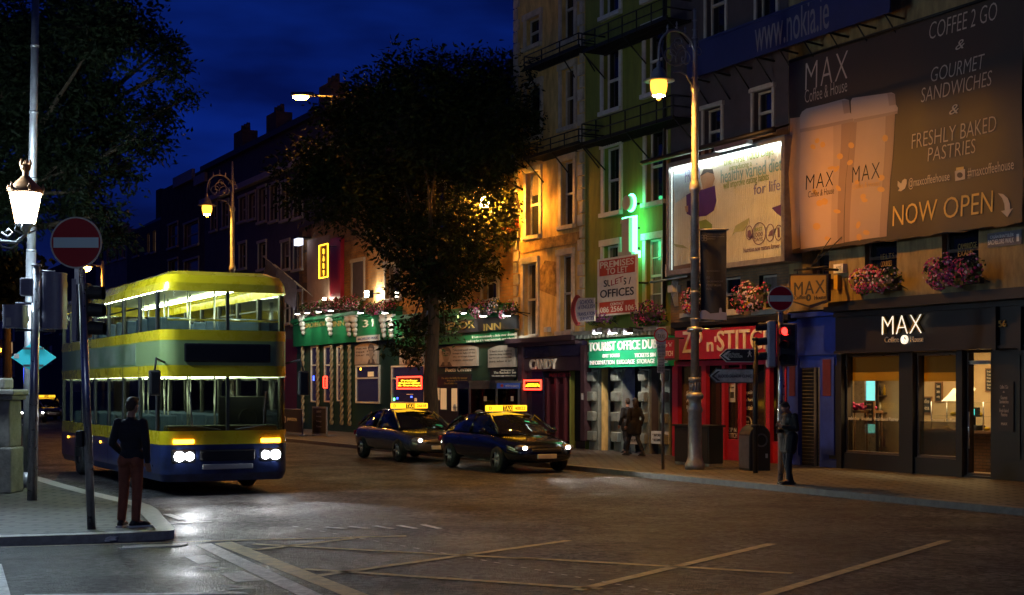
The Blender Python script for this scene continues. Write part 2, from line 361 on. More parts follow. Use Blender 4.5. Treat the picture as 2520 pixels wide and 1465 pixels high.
M['e_dim'] = emat('e_dim', (1.0, .62, .30), .25)
M['e_screen'] = emat('e_screen', (.1, .8, .8), 1.0)
M['e_white_letter'] = emat('e_white_letter', (1.0, .86, .66), .9)
M['glass'] = glass_mat('glass', (.93, .96, .95), .02)
M['glass_bus'] = glass_mat('glass_bus', (.36, .42, .31), .07)
M['kiosk_glass'] = glass_mat('kiosk_glass', (.35, .38, .42), .05)

# ---------------------------------------------------------------- ground, roads, pavements
def structure(mb, name, m, **kw): return tag(mb.build(name, m, None, off=(0, 0, 0), **kw), kind='structure')
g = MB(); g.add([(-700, -60, -.004), (700, -60, -.004), (700, 900, -.004), (-700, 900, -.004)], [(0, 1, 2, 3)]); structure(g, 'ground', 'asphalt_far')
g = MB(); g.add([(-120, -12, 0), (60, -12, 0), (60, 200, 0), (-120, 200, 0)], [(0, 1, 2, 3)]); structure(g, 'road', 'asphalt')
def P2(v): return (v.x, v.y)
KD = 5.2
# pavement under the terrace and its kerb
far = MB(); a = [FW(-170, -.5, 0), FW(30, -.5, 0), FW(30, KD - .3, 0), FW(-170, KD - .3, 0)]
far.slab([P2(v) for v in a], .0, PAVE + .003); structure(far, 'pavement', 'paving')
kb = MB(); s = -170.0
while s < 30:
    kb.slab([P2(v) for v in (FW(s, KD - .3, 0), FW(s + 1.19, KD - .3, 0), FW(s + 1.19, KD, 0), FW(s, KD, 0))], 0, PAVE); s += 1.2
structure(kb, 'kerb', 'granite_dark')
# the pavement corner on the quay side
edge = [(-700, 1332), (0, 1322), (200, 1316), (330, 1311), (405, 1307), (428, 1305), (430, 1300), (418, 1288), (404, 1274), (390, 1256), (374, 1245), (350, 1237), (312, 1229), (233, 1211), (160, 1192), (85, 1170)]
outer = [G(x, y, PAVE).xy for x, y in edge] + [FW(-90, 18.6, 0).xy]
def inset(pts, w):
    r = []
    for i, p in enumerate(pts):
        a = pts[max(i - 1, 0)]; b = pts[min(i + 1, len(pts) - 1)]
        d = (b - a).normalized(); r.append(p + Vector((-d.y, d.x)) * w)
    return r
inner = inset(outer, .30)
back = [FW(-90, 34, 0).xy, Vector((-45, 16))]
pv = MB(); pv.slab([tuple(v) for v in inner + back], 0, PAVE + .003); structure(pv, 'pavement_corner', 'paving')
kb = MB()
for i in range(len(outer) - 1):
    kb.slab([tuple(outer[i]), tuple(outer[i + 1]), tuple(inner[i + 1]), tuple(inner[i])], 0, PAVE)
structure(kb, 'kerb_corner', 'granite')
# painted markings, laid 4 mm over the road
def marking(polys, name, m, z=.004):
    b = MB()
    for q in polys: b.add([G(x, y, z) for x, y in q], [tuple(range(len(q)))])
    return structure(b, name, m, recalc=True)
def line(p, q, w0, w1=None, z=.004):                 # a painted line between two measured ground points, width in metres
    a, b = G(*p, z), G(*q, z); d = (b - a).normalized(); n = Vector((-d.y, d.x, 0)); w1 = w1 or w0
    return [a - n * w0 / 2, b - n * w1 / 2, b + n * w1 / 2, a + n * w0 / 2]
def lines(ls, name, m, z=.004):
    b = MB()
    for l in ls: b.add(line(*l, z=z), [(0, 1, 2, 3)])
    return structure(b, name, m)
marking([[(480, 1341), (519, 1337), (797, 1466), (735, 1466)], [(455, 1370), (505, 1366), (545, 1383), (487, 1387)], [(540, 1411), (600, 1406), (650, 1428), (580, 1433)],
         [(-30, 1385), (4, 1388), (27, 1468), (-30, 1468)], [(60, 1463), (600, 1457), (612, 1461), (60, 1468)]], 'road_markings', 'paint_white')
marking([[(528, 1338), (570, 1333), (912, 1466), (845, 1466)]], 'box_junction_border', 'paint_yellow')
lines([((500, 1332), (1000, 1319), .12), ((630, 1353), (870, 1325), .12), ((625, 1339), (1320, 1376), .12), ((765, 1419), (1400, 1330), .13),
       ((748, 1400), (1480, 1449), .13), ((1420, 1452), (1900, 1338), .14), ((1270, 1372), (1950, 1411), .14), ((1880, 1465), (2330, 1330), .14), ((560, 1340), (620, 1352), .12)],
      'box_junction_lines', 'paint_yellow', .008)
ticks = []
for i in range(30):
    t = i / 29; x = 720 + t * 960; y = 1295 + t * 172
    ticks.append(((x, y), (x + 14, y + 2.0), .035))
lines(ticks, 'road_marking_dashes', 'paint_white', .012)
worn = []
for i in range(5): worn.append(((800 + i * 60, 1297 - i * 1.5), (850 + i * 58, 1301), .10))
worn += [((470, 1395), (560, 1400), .10), ((500, 1400), (545, 1396), .06), ((540, 1440), (620, 1446), .1), ((560, 1450), (640, 1447), .06), ((410, 1265), (450, 1279), .13), ((380, 1290), (520, 1283), .1)]
lines(worn, 'worn_road_marking', 'paint_white', .012)
lines([((0, 1347), (300, 1338), .05), ((300, 1338), (700, 1326), .05)], 'kerb_line_marking', 'paint_yellow', .012)
# pale studded strip at the crossing
st = MB()
a, b = G(300, 1347, .012), G(452, 1340, .012)
for i in range(26):
    for j in range(3):
        p = a.lerp(b, i / 25) + Vector((.03 * (j % 2), (j - 1) * .1, 0)); st.slab([(p.x - .018, p.y - .035), (p.x + .018, p.y - .035), (p.x + .018, p.y + .035), (p.x - .018, p.y + .035)], 0, .014)
structure(st, 'crossing_studs', 'white')

# ---------------------------------------------------------------- buildings
def wall(mb, s0, s1, z0, z1, ops, reveal=.24, thick=7.0, mi=0):
    """front wall with real openings, reveals, flanks, back and flat top"""
    xs = sorted({s0, s1, *[q for o in ops for q in (o[0], o[1]) if s0 < q < s1]}); zs = sorted({z0, z1, *[q for o in ops for q in (o[2], o[3]) if z0 < q < z1]})
    for i in range(len(xs) - 1):
        for j in range(len(zs) - 1):
            cx, cz = (xs[i] + xs[i + 1]) / 2, (zs[j] + zs[j + 1]) / 2
            if any(o[0] < cx < o[1] and o[2] < cz < o[3] for o in ops): continue
            mb.add([(xs[i], 0, zs[j]), (xs[i + 1], 0, zs[j]), (xs[i + 1], 0, zs[j + 1]), (xs[i], 0, zs[j + 1])], [(0, 1, 2, 3)], mi)
    for a, b, c, d in [o[:4] for o in ops]:
        r = reveal
        mb.add([(a, 0, c), (a, 0, d), (a, r, d), (a, r, c)], [(0, 1, 2, 3)], mi); mb.add([(b, 0, c), (b, r, c), (b, r, d), (b, 0, d)], [(0, 1, 2, 3)], mi)
        mb.add([(a, 0, d), (b, 0, d), (b, r, d), (a, r, d)], [(0, 1, 2, 3)], mi); mb.add([(a, 0, c), (a, r, c), (b, r, c), (b, 0, c)], [(0, 1, 2, 3)], mi)
    t = thick
    mb.add([(s0, 0, z0), (s0, 0, z1), (s0, t, z1), (s0, t, z0)], [(0, 1, 2, 3)], mi); mb.add([(s1, 0, z0), (s1, t, z0), (s1, t, z1), (s1, 0, z1)], [(0, 1, 2, 3)], mi)
    mb.add([(s0, 0, z1), (s1, 0, z1), (s1, t, z1), (s0, t, z1)], [(0, 1, 2, 3)], mi); mb.add([(s0, t, z0), (s0, t, z1), (s1, t, z1), (s1, t, z0)], [(0, 1, 2, 3)], mi)
WR = random.Random(21)
def window(root, o, frame='trim', pane='window_glass', surround=.13, sill=True, style='sash', d=.14, surround_mat=None):
    a, b, c, e = o; w = MB(); fw = .055
    w.box(a, b, d, d + .08, e - fw, e); w.box(a, b, d, d + .08, c, c + fw); w.box(a, a + fw, d, d + .08, c + fw, e - fw); w.box(b - fw, b, d, d + .08, c + fw, e - fw)
    m = (c + e) / 2
    if style in ('sash', 'bars'): w.box(a + fw, b - fw, d - .02, d + .05, m - .035, m + .035)
    if style == 'bars':
        for k in (1, 3): zz = c + (e - c) * k / 4; w.box(a + fw, b - fw, d + .01, d + .05, zz - .015, zz + .015)
    if style == 'mid': w.box((a + b) / 2 - .02, (a + b) / 2 + .02, d + .01, d + .05, c + fw, e - fw)
    if surround:
        q = surround
        w.box(a - q, a - .002, -.05, .02, c, e, 1); w.box(b + .002, b + q, -.05, .02, c, e, 1); w.box(a - q - .03, b + q + .03, -.09, .02, e + .002, e + q * 1.2, 1)
    f = w.build('window', [frame, surround_mat or frame], root)
    p = MB(); p.box(a + fw, b - fw, d + .045, d + .055, c + fw, e - fw); p.build('pane', pane, f)
    if pane == 'window_glass' and WR.random() < .4:       # a blind or pair of curtains behind the glass, seen as a paler part of the pane
        q = MB(); k = WR.random()
        if k < .5: q.box(a + fw, b - fw, d + .040, d + .0445, e - fw - (e - c) * WR.uniform(.2, .55), e - fw)
        else: q.box(a + fw, a + fw + (b - a) * .2, d + .040, d + .0445, c + fw, e - fw)
        q.build('curtain', 'window_curtain', f)
    if sill:
        q = MB(); q.box(a - .16, b + .16, -.14, d, c - .13, c - .002); q.build('sill', frame if surround_mat is None else surround_mat, f)
    return f
def building(name, label, x0, x1, z1, m, ops=(), z0=PAVE, wins=True, thick=7.0, extra_ops=(), cat='building', **kw):
    s0, s1 = S(x0), S(x1); r = fthing(name, label, cat, (s0 + s1) / 2)
    oo = [RC(*o[:4]) for o in ops]; w = MB()
    wall(w, s0, s1, z0, z1, oo + [tuple(q) for q in extra_ops], thick=thick); w.build('wall', m, r, recalc=False)
    if wins:
        for o, src in zip(oo, ops): window(r, o, **{**kw, **(src[4] if len(src) > 4 else {})})
    return r, s0, s1
def bxz(root, name, m, x0, x1, y0, y1, d0, d1, **kw):  # a box whose face was measured in the photo, standing d0..d1 out of the wall
    a, b, c, e = RC(x0, x1, y0, y1, d1); q = MB(); q.box(a, b, -d1, -d0, c, e); return q.build(name, m, root, **kw)
def ftext(root, name, m, body, x0, x1, y0, y1, d, depth=.015, **kw):
    a, b, c, e = RC(x0, x1, y0, y1, d); q = MB(); q.text(body, a, b, c, e, -d, depth, **kw); return q.build(name, m, root, recalc=False)

# --- the far end of the quay
r, a, b = building('terraced_house', 'far lamplit terraced house at the distant left end of the quay', -160, 60, 12.0, 'plaster_dark', [(-40, -25, 780, 830), (-8, 6, 790, 835), (22, 36, 795, 840), (-8, 6, 880, 925), (22, 36, 880, 925)], frame='trim', surround=0)
bxz(r, 'lit_window', 'e_dim', 22, 30, 840, 870, .01, .05); bxz(r, 'lit_window', 'e_amber', -2, 2, 858, 866, .01, .05)
r, a, b = building('terraced_house', 'far dark terraced house with a blue lit doorway behind the blue diamond sign', 60.5, 235, 13.0, 'plaster_dark', [(75, 90, 770, 820), (112, 128, 770, 820), (150, 166, 770, 820), (192, 210, 765, 815), (75, 90, 850, 895), (112, 128, 850, 895)], frame='trim', surround=0)
bxz(r, 'door', 'e_blue', 58, 64, 905, 945, .01, .06)
bxz(r, 'shop_window', 'e_cyan', 155, 166, 900, 935, .01, .06)
r, a, b = building('terraced_house', 'pale terraced house far down the street, pink in the lamplight, with tall windows', 235.5, 312, 13.6, 'plaster_pink', [(243, 254, 590, 650), (262, 273, 585, 645), (280, 291, 580, 640), (298, 308, 575, 635)], frame='trim_white', surround=0)
q = MB(); q.box(a, b, -.3, .2, 13.6, 13.95); q.build('cornice', 'plaster_pink', r)
r, a, b = building('terraced_house', 'low dark terraced house with two yellow lit windows beside the brick building', 312.5, 395, 13.2, 'plaster_dark', [(362, 368, 575, 622, {'pane': 'e_dim'}), (376, 383, 568, 620, {'pane': 'e_dim'}), (330, 342, 575, 630)], frame='trim', surround=0)
q = MB(); q.add([(a, 0, 13.2), (b, 0, 13.2), (b, 3.5, 15.2), (a, 3.5, 15.2), (a, 7, 13.2), (b, 7, 13.2)], [(0, 1, 2, 3), (3, 2, 5, 4), (0, 3, 4), (1, 5, 2)]); q.build('roof', 'slate', r)
q = MB(); q.box(a + .3, a + 1.6, 2, 3, 13.5, 16.4); q.build('chimney', 'brick_dark', r)
r, a, b = building('brick_house', 'dark brick house with a pale parapet, left of the tall dark building', 395.5, 503, 15.1, 'brick_dark', [(454, 489, 548, 605), (454, 489, 640, 700), (415, 438, 552, 608), (415, 438, 640, 700)], frame='trim', surround=.1)
bxz(r, 'parapet', 'trim', 425, 472, 427, 452, .02, .22); bxz(r, 'parapet', 'trim', 476, 503, 430, 452, .02, .2)
# --- tall dark building
r, a, b = building('tall_building', 'tall dark navy building with a pale cornice and long sash windows, behind the bus', 503.5, 905, 14.9, 'plaster_navy',
    [(x, x + w, y, y + h) for x, w, y, h in ((520, 14, 505, 62), (548, 15, 497, 62), (590, 16, 486, 58), (613, 16, 477, 62), (637, 18, 463, 82), (666, 18, 455, 88), (694, 19, 449, 92), (724, 20, 440, 95), (590, 16, 600, 60), (637, 18, 598, 64), (694, 19, 596, 66), (724, 20, 594, 68), (694, 19, 720, 76), (724, 20, 720, 76))], frame='trim', surround=.12)
q = MB(); q.box(a, b, -.35, -.002, 12.9, 13.2); q.build('cornice', 'trim', r)
q = MB(); q.box(a - .1, b, -.25, .2, 14.9, 15.2); q.build('parapet', 'slate', r)
for x in (770, 640, 560):
    sx = S(x); q = MB(); q.box(sx - .8, sx + .8, .6, 1.5, 15.2, 16.6)
    for k in (-.5, 0, .5): q.lathe([(.13, 0), (.11, .45)], (sx + k, 1.05, 16.6), 8)
    q.build('chimney', 'brick_tan', r)
bxz(r, 'pilaster', 'red_paint', 812, 838, 585, 745, 0.002, .18)
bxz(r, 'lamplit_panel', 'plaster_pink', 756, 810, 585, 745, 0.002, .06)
# --- the corner pub
PUB0, PUB1 = 736, 1272
r, a, b = building('pub', 'corner pub with a green painted front, gilt lettering, posters of poets and orange brick above', PUB0, PUB1, 9.9, 'brick_orange',
    [(1190, 1224, 655, 737, {'surround': .18}), (1060, 1096, 655, 737), (950, 985, 650, 735), (868, 896, 645, 735), (1190, 1224, 455, 560), (1060, 1096, 455, 565), (950, 985, 455, 560)],
    extra_ops=[(S(PUB0) - 1, S(PUB1) + 1, 0, 3.7)], frame='trim')
PUB = r
zt = 5.05
q = MB(); q.box(a + .01, b - .01, -.12, .3, PAVE, 3.73); q.build('shopfront', 'pub_dark', r)
sm = S(974, .3)
for fa_, fb_, z0_, z1_ in ((a, sm, Zh(860, 843, .3), Zh(860, 778, .3)), (sm + .001, b, 3.732, 4.84)):
    q = MB(); q.box(fa_, fb_, -.30, -.002, z0_, z1_); q.build('fascia', 'pub_green', r)
    q = MB(); q.box(fa_, fb_, -.48, -.002, z1_ + .002, z1_ + .10); q.box(fa_, fb_, -.40, -.002, z1_ + .102, z1_ + .18)
    s = fa_ + .1
    while s < fb_ - .15: q.box(s, s + .12, -.40, -.302, z1_ - .10, z1_ - .002); s += .3
    q.build('cornice', 'pub_green', r)
q = MB(); q.box(a, sm, -.1, -.002, 3.733, Zh(860, 843, .3) - .002); q.build('shopfront', 'pub_dark', r)
def posts(xs, y0, y1, name, m, w=10):
    for x in xs: bxz(r, name, m, x - w / 2, x + w / 2, y0, y1, .302, .44)
def console(x, y0=774, y1=842):
    a_, b_, c, e = RC(x - 7, x + 7, y0, y1, .4); q = MB(); m = (a_ + b_) / 2; w = (b_ - a_) / 2
    q.box(a_, b_, -.46, -.302, e - .12, e); q.ell((m, -.42, e - .24), (w, .14, .14), 6); q.ell((m, -.40, e - .47), (w * .85, .11, .14), 6); q.ell((m, -.38, e - .68), (w * .7, .09, .13), 6); q.ell((m, -.36, e - .87), (w * .5, .08, .11), 6)
    q.build('console', 'offwhite', r)
for x in (744, 811, 857, 872, 943, 961): console(x)
def rope_column(x, y0=850, y1=1040):
    a_, b_, c, e = RC(x - 4, x + 4, y0, y1, .2); m = (a_ + b_) / 2; pts = []; q = MB()
    n = 70
    for k in range(2): q.tube([(m + .045 * math.cos(i * .55 + k * math.pi), -.22 + .045 * math.sin(i * .55 + k * math.pi), PAVE + .3 + (e - PAVE - .3) * i / n) for i in range(n + 1)], .05, 6)
    q.build('rope_column', 'rope_tan', r)
for x in (746, 783, 817, 842, 861): rope_column(x)
def pubwin(x0, x1, y0, y1, glow='window_glass'):
    a_, b_, c, e = RC(x0, x1, y0, y1, .2); q = MB(); t = .07
    q.box(a_, b_, -.2, -.122, e - t, e); q.box(a_, b_, -.2, -.122, c, c + t); q.box(a_, a_ + t, -.2, -.122, c + t, e - t); q.box(b_ - t, b_, -.2, -.122, c + t, e - t)
    m = c + (e - c) * .66; q.box(a_ + t, b_ - t, -.19, -.122, m - .03, m + .03)
    f = q.build('window', 'cream', r); p = MB(); p.box(a_ + t, b_ - t, -.15, -.122, c + t, e - t); p.build('pane', glow, f); return f
M['pub_glass'] = mat('pub_glass', (.016, .018, .030), .08, spec=.6, emit=(.25, .16, .35), estr=.03)
for w in ((764, 781, 852, 990), (797, 814, 852, 990), (828, 840, 852, 988), (874, 932, 899, 993), (962, 1044, 899, 994)): pubwin(*w, glow='pub_glass')
for x, y, w, h, m in ((770, 925, 3, 12, 'e_blue'), (886, 906, 2, 5, 'e_amber'), (905, 915, 14, 12, 'e_dim'), (968, 980, 3, 6, 'e_neon_green'), (976, 978, 3, 5, 'e_blue'), (1010, 975, 4, 4, 'e_blue'), (1020, 980, 5, 8, 'e_dim'), (1000, 970, 16, 1.5, 'e_dim')):
    bxz(r, 'window_display', m, x, x + w, y, y + h, .151, .165)
a_, b_, c, e = RC(1078, 1140, 948, 1092, .2)
q = MB(); q.box(a_, b_, -.2, -.122, PAVE, e); dd = q.build('door', 'black_paint', r)
bxz(dd, 'door_glass', 'e_dim', 1084, 1098, 956, 1008, .201, .215); bxz(dd, 'door_glass', 'e_dim', 1111, 1128, 956, 1012, .201, .215)
q = MB(); a_, b_, c, e = RC(1112, 1127, 995, 1013, .23); q.disc((a_ + b_) / 2, -.24, (c + e) / 2, (e - c) / 2, -.216); q.build('door_notice', 'offwhite', dd)
ftext(dd, 'lettering', 'ink', 'Open', 1114, 1125, 1002, 1006, .242, .004)
ftext(r, 'lettering', 'gold', 'BACHELOR', 1035, 1169, 795, 813, .42, .03); ftext(r, 'lettering', 'gold', 'INN', 1191, 1233, 796, 813, .42, .03)
bxz(r, 'name_board', 'black_paint', 1020, 1271, 787, 819, .302, .40)
ftext(r, 'lettering', 'gold', 'BACHELOR', 752, 801, 793, 805, .302, .03); ftext(r, 'lettering', 'gold', 'INN', 820, 848, 790, 803, .302, .03)
ftext(r, 'lettering', 'cream', '31', 894, 920, 787, 805, .302, .03)
bxz(r, 'nameplate', 'offwhite', 877, 934, 826, 840, .302, .33); ftext(r, 'lettering', 'ink_blue', 'BACHELORS WALK', 881, 930, 830, 836, .332, .008)
ftext(r, 'lettering', 'cream', 'If I am occasionally a little over dressed', 1162, 1271, 823, 831, .302, .012); ftext(r, 'lettering', 'cream', 'I make up for it by being immensely over educated', 1149, 1271, 833, 841, .302, .012)
ftext(r, 'lettering', 'cream', 'Lack of', 981, 1004, 823, 832, .302, .012)
M['sepia'] = mat('sepia', (.42, .33, .26), .7, var=.15, vscale=3); M['sepia_dark'] = mat('sepia_dark', (.09, .06, .05), .7); M['sepia_mid'] = mat('sepia_mid', (.26, .19, .14), .7, var=.2, vscale=4)
def poster(x0, x1, y0, y1, name, words, face=None):
    a_, b_, c, e = RC(x0, x1, y0, y1, .16); w = b_ - a_; h = e - c; q = MB()
    q.prism([(a_, c), (b_, c), (b_, e - h * .18)] + [(b_ - w * k / 10, e - h * .18 * (2 * k / 10 - 1) ** 2) for k in range(1, 10)] + [(a_, e - h * .18)], -.20, -.122)
    p = q.build(name, 'sepia', r)
    if face is not None:
        fx = a_ + w * face; f = MB()
        f.prism([(fx - w * .16, c + .02), (fx + w * .16, c + .02), (fx + w * .1, c + h * .22), (fx - w * .1, c + h * .22)], -.212, -.202); 
        f.prism([(fx + w * .125 * math.cos(k / 20 * 6.283), c + h * .66 + h * .26 * math.sin(k / 20 * 6.283)) for k in range(20)], -.208, -.202); f.build('portrait', 'sepia_dark', p)
        f = MB(); f.prism([(fx + .01 + w * .10 * math.cos(k / 20 * 6.283), c + h * .55 + h * .30 * math.sin(k / 20 * 6.283)) for k in range(20)], -.222, -.213); f.prism([(fx - w * .04, c + .04), (fx + w * .04, c + .04), (fx + w * .05, c + h * .3), (fx - w * .05, c + h * .3)], -.219, -.213); f.build('portrait_face', 'sepia_mid', p)
        f = MB(); f.prism([(fx + .012 + w * .115 * math.cos(k / 10 * math.pi) , c + h * .70 + h * .22 * math.sin(k / 10 * math.pi)) for k in range(11)] + [(fx - w * .05, c + h * .74)], -.230, -.223); f.build('portrait_hair', 'sepia_dark', p)
        for sx in (-.045, .05): f = MB(); f.box(fx + .01 + sx * w - w * .028, fx + .01 + sx * w + w * .028, -.228, -.223, c + h * .60, c + h * .635); f.build('portrait_eye', 'sepia_dark', p)
    if words:
        t = MB(); x = a_ + w * (.38 if face is not None and face < .5 else .06); n = len(words)
        for i, s_ in enumerate(words): t.text(s_, x, x + w * (.58 if face is not None and face < .5 else .82), e - h * (.26 + .155 * i) - h * .045, e - h * (.26 + .155 * i) + h * .05, -.202, .006)
        t.build('lettering', 'ink_brown', p, recalc=False)
    return p
poster(875, 931, 843, 897, 'poster', ['that we have', 'not hid', 'our fire'], .74)
poster(985, 1042, 843, 897, 'poster', None, .4)
poster(1083, 1176, 848, 902, 'poster', ['"Accursed who', 'brings to light of day', 'the writings I have', 'cast away"'], .2)
poster(1203, 1270, 850, 904, 'poster', ['"I feel I must have a', 'talent for doing something', "but I'm still not terribly", 'sure what it is"'])
ftext(r, 'lettering', 'cream', 'Poets Corner', 1097, 1162, 904, 915, .122, .02)
bxz(r, 'notice_board', 'black_paint', 1206, 1271, 907, 930, .122, .16); ftext(r, 'lettering', 'cream', 'Welcome to', 1232, 1265, 909, 913, .162, .008); ftext(r, 'lettering', 'cream', 'The Bachelor Inn', 1215, 1270, 914, 920, .162, .01); ftext(r, 'lettering', 'cream', 'On rivers edge where Poets', 1211, 1270, 923, 928, .162, .008)
bxz(r, 'notice_board', 'black_paint', 1078, 1160, 921, 947, .122, .16); ftext(r, 'lettering', 'gold', 'The older the fiddle the sweeter', 1086, 1150, 928, 933, .162, .008); ftext(r, 'lettering', 'gold', 'Welcome to The Bachelor Inn', 1100, 1150, 935, 939, .162, .008); ftext(r, 'lettering', 'gold', "One of Dublin's oldest & best loved", 1093, 1152, 941, 946, .162, .008)
bxz(r, 'bottle_shelf', 'e_dim', 1074, 1082, 955, 985, .122, .2)
# red shop left of the pub's columns
q = MB(); sa, sb = S(706), S(735.5); q.box(sa, sb, -.1, -.002, PAVE, Zh(720, 835)); bx = q.build('shopfront', 'red_dark', bpy.data.objects['tall_building'])
# --- yellow building
r, a, b = building('weathered_building', 'weathered yellow plaster building with pale corner stones above the candy shop', 1272.5, 1440, 17.6, 'plaster_yellow',
    [(1383, 1414, -60, 100), (1296, 1329, 44, 112), (1383, 1414, 168, 312), (1297, 1331, 212, 338), (1383, 1412, 396, 555), (1297, 1328, 425, 580), (1379, 1408, 628, 815), (1290, 1321, 648, 826)],
    extra_ops=[(S(1272.5) - 1, S(1440) + 1, 0, Zh(1356, 842))], frame='trim', surround=.17, surround_mat='quoin')
YEL = r
for side, (x0, x1) in enumerate(((1268, 1280), (1426, 1439.5))):
    q = MB(); z = Zh(1350, 838); k = 0
    while z < 17.4:
        sa, sb = S(x0), S(x1); w = 0 if k % 2 else .13
        q.bbox(sa if side == 0 else sa + w, sb - w if side == 0 else sb, -.09, -.002, z, z + .36, .02); z += .40; k += 1
    q.build('quoins', 'quoin', r)
q = MB(); q.box(a + .3, b - .3, -.05, -.002, Zh(1350, 612), Zh(1350, 585)); q.build('stained_band', 'plaster_stain', r)
q = MB(); sa, sb, z0, z1 = RC(1324, 1374, 640, 800); q.prism([(sa + .1, z0 + 1.2), (sb - .1, z0 + .9), (sb - .15, z1 - .1), (sa + .5, z1), (sa + .15, z1 - .3)], -.012, -.002); q.build('flaked_patch', 'plaster_stain', r)
bxz(r, 'alarm_box', 'offwhite', 1338, 1347, 805, 817, .002, .14)
zc = Zh(1356, 842)
q = MB(); q.box(a, b, -.5, -.002, zc, zc + .16); q.box(a, b, -.38, -.002, zc - .12, zc - .002); q.build('cornice', 'maroon', r)
# candy shop
q = MB(); q.box(a, b, .3, .5, PAVE, zc - .12); q.build('shop_wall', 'maroon', r)
M['gloss_board'] = mat('gloss_board', (.030, .022, .05), .18, var=.3, vscale=3, coat=1)
bxz(r, 'shop_fascia', 'gloss_board', 1283, 1432, 843, 878, 0.002, .2)
bxz(r, 'shop_fascia', 'maroon', 1283, 1432, 879, 913, 0.002, .16); ftext(r, 'lettering', 'cream', 'CANDY', 1307, 1371, 884, 909, .162, .08)
for x0, x1 in ((1274, 1284), (1428, 1438)): bxz(r, 'pilaster', 'maroon', x0, x1, 850, 1085, .002, .26)
bxz(r, 'shop_window', 'gloss_board', 1292, 1336, 914, 1040, -.25, .06); ftext(r, 'lettering', 'red_paint', 'IRISHGIFTS', 1352, 1405, 918, 927, .01, .01)
bxz(r, 'stall_riser', 'maroon', 1286, 1342, 1041, 1086, -.25, .08)
bxz(r, 'doorway', 'black_matte', 1398, 1427, 914, 1086, -.29, -.2)
for x in (1344, 1366, 1388): bxz(r, 'door_post', 'red_dark', x - 2, x + 2, 930, 1086, -.28, .0)
bxz(r, 'door', 'red_dark', 1346, 1386, 945, 1086, -.28, -.1)
bxz(r, 'notice', 'offwhite', 1430, 1435, 968, 984, .262, .27)
# --- green building
r, a, b = building('green_building', 'narrow green painted building above the tourist office', 1440.5, 1650, 17.2, 'plaster_green',
    [(1486, 1525, -70, 34), (1486, 1525, 120, 270), (1488, 1526, 362, 522), (1487, 1524, 604, 760), (1590, 1634, 66, 226), (1592, 1636, 318, 496), (1591, 1630, 588, 768, {'pane': 'window_curtain', 'style': 'bars'}), (1590, 1634, -110, -10)],
    extra_ops=[(S(1440.5) - 1, S(1650) + 1, 0, Zh(1545, 830))], frame='trim_white', surround=.16)
GRN = r
zc = Zh(1545, 828)
M['stone_light'] = mat('stone_light', (.18, .19, .16), .8, var=.25, vscale=4, bump=.3)
q = MB(); q.box(a, b, -.30, -.002, zc, zc + .10); q.box(a, b, -.44, -.002, zc + .102, zc + .22)
s = a + .1
while s < b - .1: q.box(s, s + .1, -.42, -.302, zc - .02, zc + .1); s += .22
q.build('cornice', 'stone_light', r)
q = MB(); q.box(a, b, 1.6, 1.8, PAVE, zc); q.build('shop_wall', 'black_matte', r)
M['shutter'] = mat('shutter', (.26, .19, .11), .6, var=.2, vscale=3)
bxz(r, 'door', 'shutter', 1488, 1512, 910, 1078, -.9, -.8)
def pier(x0, x1, arch=True):
    a_, b_, c, e = RC(x0, x1, 908, 1080, 0); q = MB()
    q.box(a_, b_, .0, .45, PAVE, e)
    for k in range(5):
        z = PAVE + .30 + k * .62; q.bbox(a_ + (b_ - a_) * .1, b_ - (b_ - a_) * .1, -.16, -.002, z, z + .30, .03)
    q.build('stone_pier', 'stone_light', r)
pier(1450, 1472); pier(1511, 1532); pier(1578, 1598); pier(1634, 1648)
for xa, xb in ((1473, 1510), (1533, 1577), (1599, 1633)):   # quarter-round spandrels under the sign
    a_, b_, c, e = RC(xa, xb, 905, 935, 0); q = MB(); w = b_ - a_; h = e - c
    q.prism([(a_, e), (a_ + w * .0, c)] + [(a_ + w * .25 * (1 - math.cos(t * math.pi / 20)) , c + h * math.sin(t * math.pi / 20)) for t in range(1, 10)], .02, .3); q.build('arch_spandrel', 'stone_light', r); q = MB()
    q.prism([(b_, e), (b_, c)] + [(b_ - w * .25 * (1 - math.cos(t * math.pi / 20)), c + h * math.sin(t * math.pi / 20)) for t in range(1, 10)], .02, .3); q.build('arch_spandrel', 'stone_light', r)
for x0, x1, ls in ((1535, 1572, ['* LUGGAGE', '* TOURS']), (1602, 1645, ['* INFORMATION', '* ACCOMMODATION'])):
    p = bxz(r, 'low_panel', 'offwhite', x0, x1, 1062, 1093, -.1, .02)
    ftext(p, 'lettering', 'ink', ls[0], x0 + 4, x1 - 3, 1068, 1075, .022, .006); ftext(p, 'lettering', 'ink', ls[1], x0 + 4, x1 - 3, 1080, 1087, .022, .006)
bxz(r, 'shop_display', 'e_blue', 1617, 1620, 985, 1005, -.9, -.8); bxz(r, 'shop_display', 'e_blue', 1625, 1628, 990, 1020, -.9, -.8); bxz(r, 'shop_display', 'e_dim', 1604, 1612, 960, 975, -.9, -.8)
